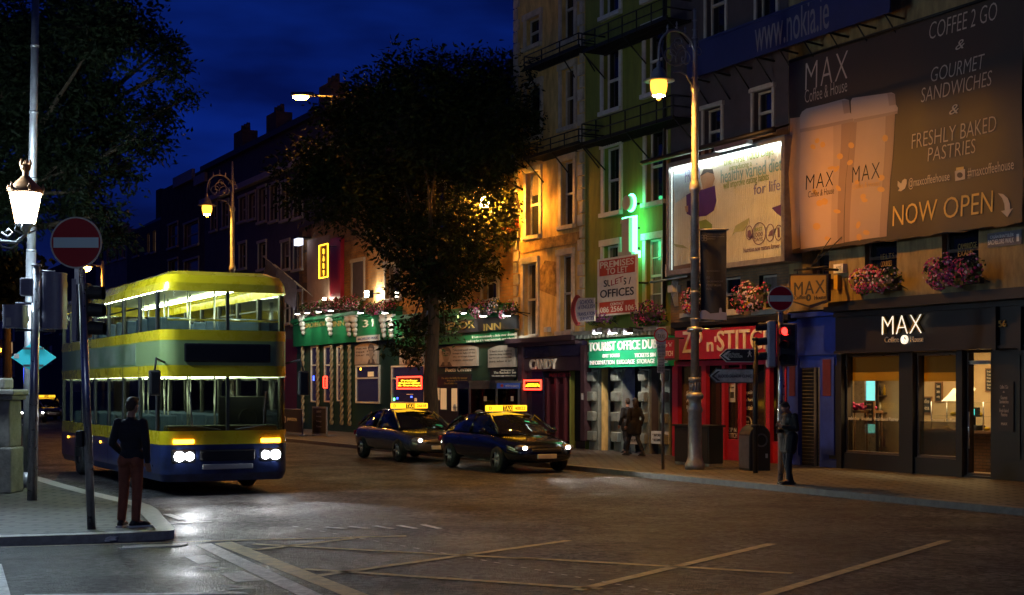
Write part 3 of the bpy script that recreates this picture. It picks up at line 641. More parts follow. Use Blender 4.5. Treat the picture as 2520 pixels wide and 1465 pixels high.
# --- dark building above the tailor
r, a, b = building('dark_building', 'dark plastered building above the red tailor shop, its lower storey of tan brick', 1650.5, 1940, 15.4, 'plaster_dark',
    [(1740, 1786, -130, 145), (1864, 1912, -160, 55), (1734, 1776, 266, 378), (1856, 1902, 222, 328), (1690, 1722, 690, 770), (1775, 1822, 682, 765), (1868, 1912, 676, 762)],
    extra_ops=[(S(1650.5) - 1, S(1940) + 1, 0, Zh(1790, 788)), RC(1650.6, 1939.9, 660, 786)], wins=False, frame='trim')
DRK = r
ops = [RC(*o) for o in ((1740, 1786, -130, 145), (1864, 1912, -160, 55), (1734, 1776, 266, 378), (1856, 1902, 222, 328))]
for o in ops:
    f = window(r, o, frame='trim', surround=.1)
    if o[3] < 9.5:
        c_ = (o[0] + o[1]) / 2; q = MB(); q.ring(c_, o[2] + (o[3] - o[2]) * .62, .13, .16, .180, .187, 20); q.box(c_ - .012, c_ + .012, .180, .187, o[2] + (o[3] - o[2]) * .5, o[2] + (o[3] - o[2]) * .78); q.build('emblem', 'ink_brown', f)
        q = MB(); q.text('DUBLIN CULTURAL', o[0] + .1, o[1] - .1, o[2] + .38, o[2] + .46, .187, .006); q.text('INSTITUTE', o[0] + .2, o[1] - .2, o[2] + .24, o[2] + .32, .187, .006); q.build('lettering', 'ink_brown', f, recalc=False)
q = MB(); z0, z1 = Zh(1795, 786), Zh(1795, 660)
wo = [RC(*o) for o in ((1690, 1722, 690, 770), (1775, 1822, 682, 765), (1868, 1912, 676, 762))]
wall(q, a, b, z0, z1, wo, thick=.3); q.build('brick_storey', 'brick_tan', r, recalc=False)
for o in wo: window(r, o, frame='trim', surround=0)
bxz(r, 'cornice', 'iron', 1650.5, 1939, 784, 797, .002, .34)
q = MB(); q.box(a, b, .55, .8, PAVE, z0 - .1); q.build('shop_wall', 'black_matte', r)
# tailor's red shopfront
for x0, x1 in ((1654, 1668), (1726, 1737), (1776, 1783), (1820, 1826), (1884, 1894), (1921, 1934)): bxz(r, 'pilaster', 'red_paint', x0, x1, 888, 1148, .002, .14)
bxz(r, 'transom', 'red_paint', 1654, 1934, 886, 899, .002, .16)
M['shop_glass'] = mat('shop_glass', (.030, .020, .016), .07, spec=.6)
M['shop_glass_warm'] = mat('shop_glass_warm', (.13, .075, .035), .2, spec=.6, var=.4, vscale=1.5)
w1 = bxz(r, 'shop_window', 'shop_glass_warm', 1669, 1725, 900, 1080, -.2, -.1); 
for i, t in enumerate(('Cleaning', 'Alterations', 'Repairing')): ftext(w1, 'lettering', 'cream', t, 1690, 1727, 962 + i * 18, 973 + i * 18, -.095, .01)
w2 = bxz(r, 'shop_window', 'shop_glass', 1738, 1775, 900, 1080, -.2, -.1)
dr = bxz(r, 'door', 'red_paint', 1784, 1819, 905, 1144, -.25, -.12); bxz(dr, 'door_glass', 'shop_glass', 1789, 1815, 935, 1090, -.118, -.11)
ftext(dr, 'lettering', 'offwhite', 'ZIP N', 1792, 1812, 1053, 1063, -.105, .006); ftext(dr, 'lettering', 'offwhite', 'STITCH', 1791, 1814, 1066, 1078, -.105, .006)
nt_ = bxz(dr, 'notice', 'offwhite', 1792, 1809, 940, 990, -.108, -.10); bxz(nt_, 'picture', 'ink', 1797, 1806, 965, 980, -.099, -.095); ftext(nt_, 'lettering', 'sign_red', 'ZIP N STITCH', 1794, 1807, 943, 947, -.098, .004); ftext(nt_, 'lettering', 'ink', 'DRY CLEANING', 1794, 1807, 952, 956, -.098, .004)
w3 = bxz(r, 'shop_window', 'shop_glass', 1827, 1883, 915, 1085, -.2, -.1)
for i, t in enumerate(('Repairs', 'Tailoring', 'Curtains')): ftext(w3, 'lettering', 'cream', t, 1829, 1829 + (28, 33, 29)[i], 961 + i * 18, 973 + i * 18, -.095, .01)
q = MB(); a_, b_, c, e = RC(1828, 1850, 1028, 1056, -.09); q.ring((a_ + b_) / 2, (c + e) / 2, .17, .20, .08, .095); 
for dx in (-.04, .04):
    for dz in (-.04, .04): q.disc((a_ + b_) / 2 + dx, .08, (c + e) / 2 + dz, .025, .095, 10)
q.build('button_emblem', 'offwhite', w3)
w4 = bxz(r, 'shop_window', 'shop_glass', 1895, 1920, 905, 1085, -.2, -.1)
bxz(r, 'stall_riser', 'red_paint', 1669, 1934, 1082, 1144, -.2, .04)
ftext(r, 'lettering', 'ink_blue', 'Tel: 01 874 2011', 1741, 1805, 878, 886, .162, .01)
# --- the building of the coffee house
TOPF = 758
r, a, b = building('coffee_house_building', 'cream plastered building over the black coffee shop, mostly hidden by a huge banner', 1940.5, 2760, 14.6, 'plaster_cream',
    [(2000, 2040, 560, 690), (2128, 2207, 560, 706), (2318, 2408, 540, 688), (2560, 2640, 540, 670)],
    extra_ops=[(S(1940.5) - 1, S(2760) + 1, 0, Zh(2250, 745))], frame='ink_brown', surround=0)
MAXB = r
for o, ls in (((2128, 2207, 560, 706), ['I.E.L.T.S.', 'COURSES']), ((2318, 2408, 540, 688), ['CAMBRIDGE', 'EXAMS'])):
    x0, x1 = o[:2]
    for i, t in enumerate(ls): ftext(r, 'lettering', 'gold', t, x0 + 40, x1 - (4 if i == 0 else 12), (624, 598)[x0 > 2200] + i * 18, (638, 612)[x0 > 2200] + i * 18, -.12, .01)
zf0, zf1 = Zh(2250, 866), Zh(2250, 758)
FX0 = 2056
fa, fb = S(FX0, .25), b
q = MB(); q.box(fa, fb, -.25, -.002, zf0, zf1); q.build('fascia', 'black_paint', r)
q = MB(); q.box(fa, fb, -.62, -.002, zf1 + .002, zf1 + .12); q.box(fa, fb, -.48, -.002, zf1 + .122, zf1 + .24); q.box(fa, fb, -.32, -.252, zf1 - .12, zf1 - .002); q.build('cornice', 'black_paint', r)
q = MB(); q.box(fa, fb, -.31, -.252, zf0 + .002, zf0 + .07); q.build('moulding', 'black_paint', r)
for x in (2446, 2508): bxz(r, 'fascia_bracket', 'black_paint', x - 4, x + 4, 755, 862, .252, .36)
ftext(r, 'lettering', 'gold', '56', 2459, 2478, 788, 805, .27, .03)
# shop window frames, door and panelled pier
def op(x0, x1, y0, y1): return RC(x0, x1, y0, y1, 0)
o1, o2 = op(2075, 2217, 870, 1118), op(2250, 2357, 868, 1128); o3 = op(2372, 2443, 862, 1190); o3 = (o3[0], o3[1], PAVE + .05, o3[3])
zt_ = zf0 - .002
q = MB(); z0 = PAVE
fs0 = S(2055, .1) + .003
xs = sorted([fs0, o1[0], o1[1], o2[0], o2[1], o3[0], o3[1], fb])
for i in range(len(xs) - 1):
    m = (xs[i] + xs[i + 1]) / 2; hole = next((o for o in (o1, o2, o3) if o[0] < m < o[1]), None)
    if hole: q.box(xs[i], xs[i + 1], .0, .3, z0, hole[2]); q.box(xs[i], xs[i + 1], .0, .3, hole[3], zt_)
    else: q.box(xs[i], xs[i + 1], -.06, .3, z0, zt_)
q.build('shopfront', 'black_paint', r)
def DW(px, s0): return (s0 - S(px, 0)) / (S(px, 1) - S(px, 0))     # how deep behind the facade a sight line reaches a side wall at s0
def shopglass(o, name):
    w = MB(); t = .05; x0, x1, c, e = o
    w.box(x0, x1, .08, .2, e - t, e - .001); w.box(x0, x1, .08, .2, c + .001, c + t); w.box(x0 + .001, x0 + t, .08, .2, c + t, e - t); w.box(x1 - t, x1 - .001, .08, .2, c + t, e - t)
    f = w.build(name, 'ink_brown', r); p = MB(); p.box(x0 + t, x1 - t, .13, .138, c + t, e - t); p.build('pane', 'glass', f); return f
shopglass(o1, 'shop_window'); shopglass(o2, 'shop_window')
d_ = shopglass(o3, 'door'); q = MB(); zz = Zh(2407, 892); q.box(o3[0] + .05, o3[1] - .05, .09, .19, zz - .04, zz + .04); q.tube([(o3[0] + .10, .05, 1.55), (o3[0] + .10, .05, .75)], .018); q.build('door_rail', 'steel', d_)
for x0, x1, y0, y1 in ((2452, 2510, 875, 1130), (2040, 2070, 900, 1130)): bxz(r, 'pier_panel', 'black_paint', x0, x1, y0, y1, .062, .085)
# frosted lower band on the panes
M['frost'] = glass_mat('frost', (.55, .52, .46), .06, .3)
for o, n in ((o1, 1), (o2, 2)):
    q = MB(); q.box(o[0] + .06, o[1] - .06, .118, .124, o[2] + .06, o[2] + (o[3] - o[2]) * .345); q.build('frosted_band', 'frost', r)
ftext(r, 'lettering', 'cream', 'Sandwiches   Breakfast   Fresh baked Pastries', 2084, 2210, 1026, 1035, -.115, .003); ftext(r, 'lettering', 'cream', 'Gourmet Coffee', 2290, 2350, 1030, 1038, -.115, .003)
# interior of the shop
M['room_wall'] = mat('room_wall', (.46, .34, .20), .8, var=.08, vscale=2); M['room_floor'] = mat('room_floor', (.22, .14, .08), .4, var=.2, vscale=4); M['wood'] = mat('wood', (.22, .11, .05), .5, var=.3, vscale=3, stretch=(1, 1, 6))
RX0, RX1, RD = .08, S(2600), 2.9
q = MB(); q.add([(RX0, .31, PAVE + .02), (RX1, .31, PAVE + .02), (RX1, RD, PAVE + .02), (RX0, RD, PAVE + .02)], [(0, 1, 2, 3)]); q.build('shop_floor', 'room_floor', r, recalc=False)
zr = zf0 + .2
q = MB(); q.add([(RX0, RD, 0), (RX1, RD, 0), (RX1, RD, zr), (RX0, RD, zr)], [(0, 1, 2, 3)]); q.add([(RX0, .31, 0), (RX0, RD, 0), (RX0, RD, zr), (RX0, .31, zr)], [(0, 1, 2, 3)]); q.add([(RX1, .31, 0), (RX1, .31, zr), (RX1, RD, zr), (RX1, RD, 0)], [(0, 1, 2, 3)]); q.build('shop_room_wall', 'room_wall', r, recalc=False)
q = MB(); q.add([(RX0, .31, zr), (RX0, RD, zr), (RX1, RD, zr), (RX1, .31, zr)], [(0, 1, 2, 3)]); q.build('shop_ceiling', 'room_wall', r, recalc=False)
# --- blue doorway front between tailor and coffee house
q = MB(); a_, b_ = S(1935.5, .1), S(2055, .1); zb = Zh(1995, 775); q.box(a_, b_, -.06, -.002, Zh(1995, 905), zb)
q.box(a_, S(1966, .1), -.06, -.002, PAVE, Zh(1995, 905)); q.box(S(2014, .1), b_, -.06, -.002, PAVE, Zh(1995, 905)); q.build('blue_doorcase', 'navy_paint', r)
for x0, x1 in ((1937, 1964), (2019, 2052)):
    bxz(r, 'blue_pilaster', 'navy_paint', x0, x1, 880, 1120, .062, .12); bxz(r, 'pilaster_panel', 'red_dark', x0 + 5, x1 - 8, 885, 975, .122, .14)
bxz(r, 'blue_cornice', 'navy_paint', 1936, 2055, 768, 780, .062, .25); bxz(r, 'blue_moulding', 'navy_paint', 1936, 2055, 862, 874, .062, .16); 
q = MB(); a_, b_, c, e = RC(1966, 2014, 903, 1150, -.1); z = PAVE
while z < e: q.box(a_, b_, .1, .13, z, z + .085); z += .09
q.build('roller_shutter', 'black_paint', r)
# ---------------------------------------------------------------- signs and banners on the terrace
def fsign(name, label, cat, px, d, z, **kw): return fthing(name, label, cat, S(px, d), d, z, **kw)
# coffee house banner: a sagging printed sheet
D = .30
r = fsign('advertising_banner', 'huge dark brown banner with two paper cups and NOW OPEN above the black shop', 'banner', 2230, D, 5.49)
a_, b_ = S(1944, D), S(2517, D); z0, z1 = 5.47, 10.25
M['banner'] = mat('banner', (.042, .028, .020), .55, var=.12, vscale=.8); M['cup'] = mat('cup', (.42, .29, .23), .55, var=.06, vscale=.7); M['cup_side'] = mat('cup_side', (.36, .25, .20), .55, var=.06, vscale=.7); M['cup_lid'] = mat('cup_lid', (.40, .30, .27), .5); M['cup_print'] = mat('cup_print', (.50, .27, .08), .6)
def wave(x, z):
    u = (x - a_) / (b_ - a_); v = (z - z0) / (z1 - z0)
    return -D - .05 * math.sin(u * 21 + v * 2) * (.4 + .6 * (1 - v)) * .6 - .03 * math.sin(v * 9 + u * 3) - .16 * max(0, 1 - abs(v - .42) * 4) * max(0, 1 - u * 9)
q = MB(); nx, nz = 60, 40; vs = []
for j in range(nz + 1):
    for i in range(nx + 1):
        x = a_ + (b_ - a_) * i / nx; v = j / nz; zz = z0 + (z1 - z0) * v
        if j == 0: zz -= .05 * math.sin(i / nx * math.pi * 7) ** 2
        vs.append((x, wave(x, zz), zz))
q.add(vs, [(j * (nx + 1) + i, j * (nx + 1) + i + 1, (j + 1) * (nx + 1) + i + 1, (j + 1) * (nx + 1) + i) for j in range(nz) for i in range(nx)], 0, True); sheet = q.build('sheet', 'banner', r, recalc=False)
def drape(q, off):                                    # lay a flat print on the waved sheet
    q.v = [(x, wave(x, z) - off - (0 if y > -D - 1e-6 else .0), z) for x, y, z in q.v]
def printed(name, m, pts, off):                       # outline in photo pixels, filled as a fine strip grid so that it follows the folds
    P = [(S(x, D), Zh(x, y, D)) for x, y in pts]
    bm = bmesh.new(); f = bm.faces.new([bm.verts.new((x, 0, z)) for x, z in P])
    zs = [p[1] for p in P]; xs_ = [p[0] for p in P]
    for k in range(1, 24):
        geo = bm.verts[:] + bm.edges[:] + bm.faces[:]; bmesh.ops.bisect_plane(bm, geom=geo, plane_co=(0, 0, z0 + (z1 - z0) * k / 24), plane_no=(0, 0, 1))
    for k in range(1, 40):
        geo = bm.verts[:] + bm.edges[:] + bm.faces[:]; bmesh.ops.bisect_plane(bm, geom=geo, plane_co=(a_ + (b_ - a_) * k / 40, 0, 0), plane_no=(1, 0, 0))
    bm.verts.index_update(); q = MB(); q.add([v.co[:] for v in bm.verts], [tuple(v.index for v in f.verts) for f in bm.faces], 0, True); bm.free()
    drape(q, off); return q.build(name, m, sheet, recalc=False)
# left sliver, front cup, second cup
printed('cup_print', 'cup_side', [(1946, 292), (1976, 288), (1972, 610), (1946, 616)], .006)
printed('cup_print', 'cup', [(1972, 315), (2098, 296), (2080, 440), (2078, 598), (1974, 614)], .008)
printed('cup_print', 'cup_side', [(2098, 296), (2204, 278), (2188, 440), (2184, 582), (2080, 597), (2082, 440)], .010)
printed('lid_print', 'cup_lid', [(1971, 286), (1976, 276), (1986, 268), (2082, 244), (2094, 247), (2096, 278), (2102, 284), (2103, 300), (1970, 326)], .014)
printed('lid_print', 'cup_lid', [(2098, 278), (2098, 250), (2102, 242), (2196, 228), (2205, 232), (2207, 258), (2212, 266), (2210, 280), (2104, 302)], .012)
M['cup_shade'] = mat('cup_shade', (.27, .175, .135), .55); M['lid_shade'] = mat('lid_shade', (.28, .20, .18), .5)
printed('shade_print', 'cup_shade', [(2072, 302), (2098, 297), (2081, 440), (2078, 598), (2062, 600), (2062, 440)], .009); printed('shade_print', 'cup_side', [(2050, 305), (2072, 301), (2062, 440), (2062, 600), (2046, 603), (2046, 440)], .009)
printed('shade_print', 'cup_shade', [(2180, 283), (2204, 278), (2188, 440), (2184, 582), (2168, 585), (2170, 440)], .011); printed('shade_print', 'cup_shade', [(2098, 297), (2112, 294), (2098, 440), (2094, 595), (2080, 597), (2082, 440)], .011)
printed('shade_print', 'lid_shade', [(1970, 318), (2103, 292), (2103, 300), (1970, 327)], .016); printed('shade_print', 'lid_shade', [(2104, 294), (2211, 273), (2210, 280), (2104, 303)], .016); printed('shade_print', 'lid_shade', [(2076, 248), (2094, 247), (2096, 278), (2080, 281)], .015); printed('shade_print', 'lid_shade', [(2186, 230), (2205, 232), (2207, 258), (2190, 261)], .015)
random.seed(3)
for k in range(24):
    x = random.choice((random.uniform(1982, 2074), random.uniform(2090, 2178))); y = random.uniform(335, 595); w = random.uniform(4, 9); h = random.uniform(5, 11); t = random.uniform(0, 3)
    printed('bean_print', 'cup_print', [(x + w * math.cos(j * .785) * math.cos(t) - h * math.sin(j * .785) * math.sin(t), y + w * math.cos(j * .785) * math.sin(t) + h * math.sin(j * .785) * math.cos(t)) for j in range(8)], .016)
def btext(body, x0, x1, y0, y1, m='cream', **kw):
    q = MB(); q.text(body, S(x0, D), S(x1, D), Zh((x0 + x1) / 2, y1, D), Zh((x0 + x1) / 2, y0, D), -D, .0, **kw)
    n = len(q.v) // 2; q.v = [(x, wave(x, z) - .020, z) for x, y, z in q.v]; return q.build('lettering', m, sheet, recalc=False)
M['print_pale'] = mat('print_pale', (.50, .42, .33), .6); M['print_gold'] = mat('print_gold', (.62, .40, .10), .6)
thin = dict(offset=-.012)
btext('M A X', 1985, 2090, 140, 208, 'print_pale', offset=-.016, spacing=.8); btext('Coffee & House', 1984, 2090, 208, 240, 'print_pale', **thin)
btext('COFFEE 2 GO', 2287, 2454, 30, 73, 'print_pale', shear=.15, **thin); btext('&', 2351, 2374, 98, 121, 'print_pale', shear=.3)
btext('GOURMET', 2295, 2426, 150, 186, 'print_pale', shear=.15, **thin); btext('SANDWICHES', 2272, 2446, 196, 232, 'print_pale', shear=.15, **thin); btext('&', 2338, 2362, 258, 281, 'print_pale', shear=.3)
btext('FRESHLY BAKED', 2244, 2456, 308, 345, 'print_pale', shear=.15, **thin); btext('PASTRIES', 2284, 2400, 353, 387, 'print_pale', shear=.15, **thin)
btext('@maxcoffeehouse', 2235, 2336, 430, 459, 'print_pale'); btext('#maxcoffeehouse', 2378, 2496, 401, 430, 'print_pale')
btext('NOW OPEN', 2198, 2444, 488, 540, 'print_gold', offset=-.006)
btext('M A X', 1987, 2049, 426, 462, 'ink', offset=-.014, spacing=.8); btext('Coffee & House', 1992, 2052, 466, 482, 'ink_brown'); btext('M A X', 2099, 2164, 405, 444, 'ink', offset=-.014, spacing=.8); btext('Coffee & House', 2101, 2164, 448, 462, 'cup_print')
printed('arrow_print', 'print_pale', [(2457, 476), (2470, 478), (2482, 488), (2488, 502), (2489, 515), (2496, 513), (2483, 535), (2466, 520), (2476, 518), (2474, 502), (2468, 488)], .02)
printed('bird_emblem', 'print_pale', [(2207, 445), (2216, 452), (2219, 444), (2225, 440), (2230, 442), (2230, 452), (2226, 464), (2216, 471), (2208, 470), (2212, 464), (2207, 458)], .02)
printed('camera_emblem', 'print_pale', [(2348, 421), (2372, 416), (2372, 441), (2349, 446)], .02); printed('camera_emblem', 'ink_brown', [(2360 + 7 * math.cos(k * .628), 431 + 7 * math.sin(k * .628)) for k in range(10)], .024); printed('camera_emblem', 'print_gold', [(2351, 413), (2369, 410), (2369, 417), (2351, 420)], .022)
tubes(r, 'hanging_rail', 'iron', [([(a_, -D - .02, z1 + .03), (b_, -D - .02, z1 + .03)], .04), ([(a_, -D, z0 - .02), (b_, -D, z0 - .02)], .015)])
tubes(r, 'bracket', 'iron', [([(x, 0, z1 + .03), (x, -D - .02, z1 + .03)], .03) for x in (a_ + .3, (a_ + b_) / 2, b_ - .3)])
# blue banner across the top
D = .62
r = fsign('web_address_banner', 'long dark blue banner with a white web address across the top of the dark building', 'banner', 1900, D, 10.6)
a_, b_ = S(1690, D), S(2190, D); z0, z1 = Zh(1890, 124, D), Zh(1890, 44, D)
M['banner_blue'] = mat('banner_blue', (.020, .028, .11), .5, var=.2, vscale=1)
q = MB(); q.box(a_, b_, -D, -D + .03, z0, z1); q.box(a_, b_, -D - .02, -D + .05, z1 + .001, z1 + .07); q.box(a_, b_, -D - .02, -D + .05, z0 - .07, z0 - .001); q.build('sheet', 'banner_blue', r)
ftext(r, 'lettering', mat('banner_letter', (.17, .17, .20), .6), 'www.nokia.ie', 1858, 2040, 12, 100, D + .002, .006)
it = []
for x in range(9):
    s = a_ + .2 + (b_ - a_ - .4) * x / 8; it += [([(s, 0, z0 - .1), (s, -D, z0 - .05)], .03), ([(s, 0, z0 - .75), (s, -D + .05, z0 - .08)], .02)]
tubes(r, 'bracket', 'iron', it)
# illuminated poster billboard
D = .45
r = fsign('billboard', 'large lit slatted billboard with a silver frame and a pale healthy food poster', 'billboard', 1795, D, 5.3)
a_, b_ = S(1648, D), S(1940, D); z0, z1 = Zh(1795, 661, D), Zh(1795, 368, D)
t = .14
q = MB(); q.box(a_, b_, -D - .12, -.02, z1 - t, z1); q.box(a_, b_, -D - .12, -.02, z0, z0 + t); q.box(a_, a_ + t, -D - .12, -.02, z0 + t, z1 - t); q.box(b_ - t, b_, -D - .12, -.02, z0 + t, z1 - t); q.build('frame', 'lamp_grey', r)
M['poster_paper'] = mat('poster_paper', (.62, .57, .49), .35, var=.10, vscale=1.0)
q = MB(); n = 56
for k in range(n):
    x0 = a_ + t + (b_ - a_ - 2 * t) * k / n; x1 = a_ + t + (b_ - a_ - 2 * t) * (k + 1) / n - .007; m_ = (x0 + x1) / 2
    q.add([(x0, -D + .05, z0 + t), (m_, -D + .038, z0 + t), (x1, -D + .05, z0 + t), (x0, -D + .05, z1 - t), (m_, -D + .038, z1 - t), (x1, -D + .05, z1 - t)], [(0, 1, 4, 3), (1, 2, 5, 4)])
q.box(a_ + t, b_ - t, -D + .06, -D + .08, z0 + t, z1 - t); face = q.build('poster', 'poster_paper', r)
q = MB(); q.tube([(a_ + t + .05, -D - .05, z1 - t - .06), (b_ - t - .05, -D - .05, z1 - t - .06)], .03, 8); q.build('lamp_tube', 'e_board_tube', r)
q = MB(); q.tube([(a_ + t + .06, -D - .06, z0 + t), (a_ + t + .06, -D - .06, z1 - t)], .008, 6); q.build('lamp_tube', 'e_board_edge', r)  # thin glowing strip added for the lit left edge of the frame, not a lamp
q = MB(); q.box(a_ + t, b_ - t, -D - .09, -D - .085, z0 + t, z1 - t); q.build('cover', 'glass', r)
def bprint(m, pts, d=.0): 
    q = MB(); q.prism([(S(x, D), Zh(x, y, D)) for x, y in pts], -D + .026 - d, -D + .030 - d); return q.build('print', m, face)
for k_, c_ in (('p_purple', (.09, .03, .14)), ('p_green', (.25, .30, .06)), ('p_sky', (.40, .50, .58)), ('p_teal', (.20, .34, .34)), ('p_skin', (.42, .24, .13)), ('p_mauve', (.20, .10, .16)), ('p_brown', (.20, .11, .07)), ('p_leaf', (.36, .36, .18)), ('p_violet', (.20, .17, .36))): M[k_] = mat(k_, c_, .5, var=.15, vscale=3)
bprint('p_sky', [(1654, 430), (1700, 420), (1706, 470), (1660, 500)]); bprint('p_skin', [(1721, 432), (1736, 418), (1752, 420), (1757, 440), (1750, 462), (1728, 468)]); bprint('ink_brown', [(1722, 434), (1730, 416), (1752, 416), (1755, 428), (1738, 424)], .006)
bprint('p_purple', [(1687, 480), (1712, 468), (1730, 466), (1757, 457), (1761, 495), (1755, 518), (1736, 531), (1706, 535), (1688, 526)], .003); bprint('p_skin', [(1684, 508), (1692, 506), (1692, 522), (1686, 522)], .006)
bprint('p_green', [(1718, 545), (1735, 540), (1750, 552), (1750, 568), (1722, 572)]); bprint('p_leaf', [(1800, 580), (1808, 556), (1842, 536), (1838, 552), (1828, 568), (1806, 572), (1791, 592)])
bprint('p_purple', [(1897, 512), (1921, 503), (1921, 534), (1908, 524)]); bprint('p_brown', [(1653, 656), (1700, 648), (1728, 646), (1728, 662), (1653, 668)]); bprint('p_leaf', [(1655, 600), (1680, 604), (1700, 618), (1690, 612), (1662, 608)])
def ptext(body, x0, x1, y0, y1, m, **kw): return ftext(face, 'lettering', m, body, x0, x1, y0, y1, D - .024, .004, **kw)
ptext('the First 1000 Days', 1781, 1904, 375, 401, 'p_green'); ptext('introducing a', 1795, 1850, 401, 419, 'p_green'); ptext('healthy varied diet', 1774, 1924, 402, 446, 'p_teal'); ptext('will improve eating habits', 1780, 1892, 436, 460, 'p_green'); ptext('for life', 1855, 1920, 447, 474, 'p_violet'); ptext('FROM', 1686, 1722, 414, 446, 'p_violet')
q = MB(); x_, z_ = S(1866, D), Zh(1866, 575, D)
q.ring(x_, z_, .27, .29, -D + .02, -D + .028)
for xx, rr in ((1842, .14), (1893, .17), (1914, .15)): q.ring(S(xx, D), Zh(xx, 573, D), rr - .015, rr, -D + .02, -D + .028, rz=1.35)
q.build('emblem', 'p_mauve', face)
ptext('FIRST', 1857, 1876, 560, 569, 'p_green'); ptext('1000', 1855, 1877, 572, 583, 'p_mauve'); ptext('DAYS', 1856, 1877, 585, 594, 'p_mauve'); ptext('Nutrition now matters forever', 1830, 1919, 604, 616, 'p_mauve'); 
bprint('p_mauve', [(1838, 568), (1844, 566), (1848, 578), (1843, 588), (1837, 582)]); bprint('p_mauve', [(1888, 582), (1892, 570), (1900, 564), (1898, 580)]); bprint('p_mauve', [(1911, 560), (1915, 560), (1917, 584), (1912, 584)])
# black lighting bar over the billboard
q = MB(); dd = .95; s0, s1 = S(1580, dd), S(1905, dd); zz = Zh(1720, 366, dd); q.tube([(s0, -dd, zz), (s1, -dd, zz)], .075, 8); 
for s in (s0 + .8, (s0 + s1) / 2, s1 - .5): q.tube([(s, 0, zz + .3), (s, -dd, zz)], .03)
r = fthing('lighting_bar', 'thick black lighting bar on struts above the lit billboard', 'light bar', (s0 + s1) / 2, dd, zz); q.build('bar', 'iron', r)
q = MB(); s = S(1800, dd); q.box(s - .7, s + .7, -dd - .05, -dd + .15, zz - .2, zz - .08); q.build('light_fitting', 'steel_dark', r)
# green tourist office sign
D = .34
r = fsign('shop_sign', 'bright green tourist office sign with white block letters under three floodlights', 'shop sign', 1545, D, 3.6)
sg = bxz(r, 'board', 'tour_green', 1449, 1646, 832, 903, .05, D)
def stext(body, x0, x1, y0, y1, m='white', depth=.03, rr=None, d=None, offset=.009): return ftext(rr or r, 'lettering', m, body, x0, x1, y0, y1, d or D + .002, depth, offset=offset)
stext('TOURIST OFFICE DUBLIN', 1450, 1645, 838, 861); stext('DAY TOURS', 1484, 1525, 871, 880, depth=.02); stext('TICKETS SIM', 1562, 1614, 869, 879, depth=.02); stext('INFORMATION  LUGGAGE  STORAGE  BIKES', 1452, 1643, 885, 896, depth=.02)
# spot floods over it
FL = []
def floodlight(px, py, d, label, target_px, target_py, power, group, color=(1, .95, .85), cone=95, rad=.05, td=0.3):
    s, z = S(px, d), Zh(px, py, d); r = fthing('floodlight', label, 'floodlight', s, d, z, group)
    q = MB(); q.tube([(s, -.02, z + .05), (s, -d + .04, z + .12), (s, -d, z)], .018); q.build('arm', 'iron', r)
    hd = MB(); hd.prism([(s - .17, z - .05), (s + .17, z - .05), (s + .13, z + .09), (s - .13, z + .09)], -d - .10, -d + .08); h = hd.build('head', 'black_paint', r)
    q = MB(); q.box(s - .14, s + .14, -d - .08, -d + .06, z - .062, z - .052); q.build('lens', 'e_flood', h)
    tp = FW(S(target_px, td), td, Zh(target_px, target_py, td))
    lamp('SPOT', 'flood_beam', FW(s, d + .16, z - .03), power, color, rad, tp, cone, .6); FL.append(r)
for i, x in enumerate((1470, 1508, 1546)):
    floodlight(x, 816, .95, ('left', 'middle', 'right')[i] + ' of three black floodlights over the green tourist office sign', x + 18, 862, 95, 'floodlights over the green sign', cone=150)
# zip n stitch sign
D = .36
r = fsign('shop_sign', 'long red tailor shop sign with cream letters and a wooden needle stroke', 'shop sign', 1780, D, 3.6)
bxz(r, 'board', 'red_paint', 1661, 1925, 806, 882, .2, D)
stext('ZIP', 1681, 1729, 815, 868, 'cream', .03, r); stext("n'", 1741, 1764, 829, 865, 'cream', .03, r); stext('STITCH', 1766, 1908, 810, 862, 'cream', .03, r)
D = .9
r = fsign('projecting_sign', 'small framed red projecting sign beside the taxi rank plate', 'sign', 1643, D, 3.6)
bxz(r, 'frame', 'ink_brown', 1621, 1662, 833, 887, D - .12, D); bxz(r, 'board', 'red_paint', 1625, 1658, 838, 882, D, D + .02); stext("Zip 'n'", 1628, 1654, 843, 857, 'cream', .01, r, D + .022); stext('STITCH', 1628, 1656, 864, 877, 'cream', .01, r, D + .022)
q = MB(); sx = S(1643, D); q.tube([(sx, 0, Zh(1643, 832, D)), (sx, -D, Zh(1643, 832, D))], .02); q.build('bracket', 'iron', r)
# MAX lit letters
D = .27
r = fsign('shop_lettering', 'gold MAX letters edged with light on the black coffee shop front', 'shop sign', 2225, D, 3.9)
q = MB(); a_, b_, c, e = RC(2178, 2274, 776, 819, D); q.text('MAX', a_, b_, c, e, -D, .09); q.build('letters', 'gold', r, recalc=False)
q = MB(); q.text('MAX', a_ + .012, b_ + .03, c - .03, e - .008, -D - .095, .012, offset=-.028); q.build('letter_edge', 'e_white_letter', r, recalc=False)
ftext(r, 'lettering', 'cream', 'Coffee', 2178, 2213, 829, 843, D, .02); ftext(r, 'lettering', 'cream', 'House', 2242, 2273, 828, 842, D, .02)
q = MB(); x_, z_ = S(2228, D), Zh(2228, 836, D); q.ring(x_, z_, .065, .10, -D - .05, -D, 20); q.tube([(x_ - .05, -D - .03, z_ + .05), (x_, -D - .05, z_), (x_ + .05, -D - .03, z_ - .05)], .02); q.build('emblem', 'e_white_letter', r)
r = fsign('menu_panel', 'black wall panel listing coffee, sandwiches and pastries right of the shop door', 'sign', 2478, .12, 1.6)
bxz(r, 'board', 'ink', 2456, 2494, 940, 1062, .088, .12)
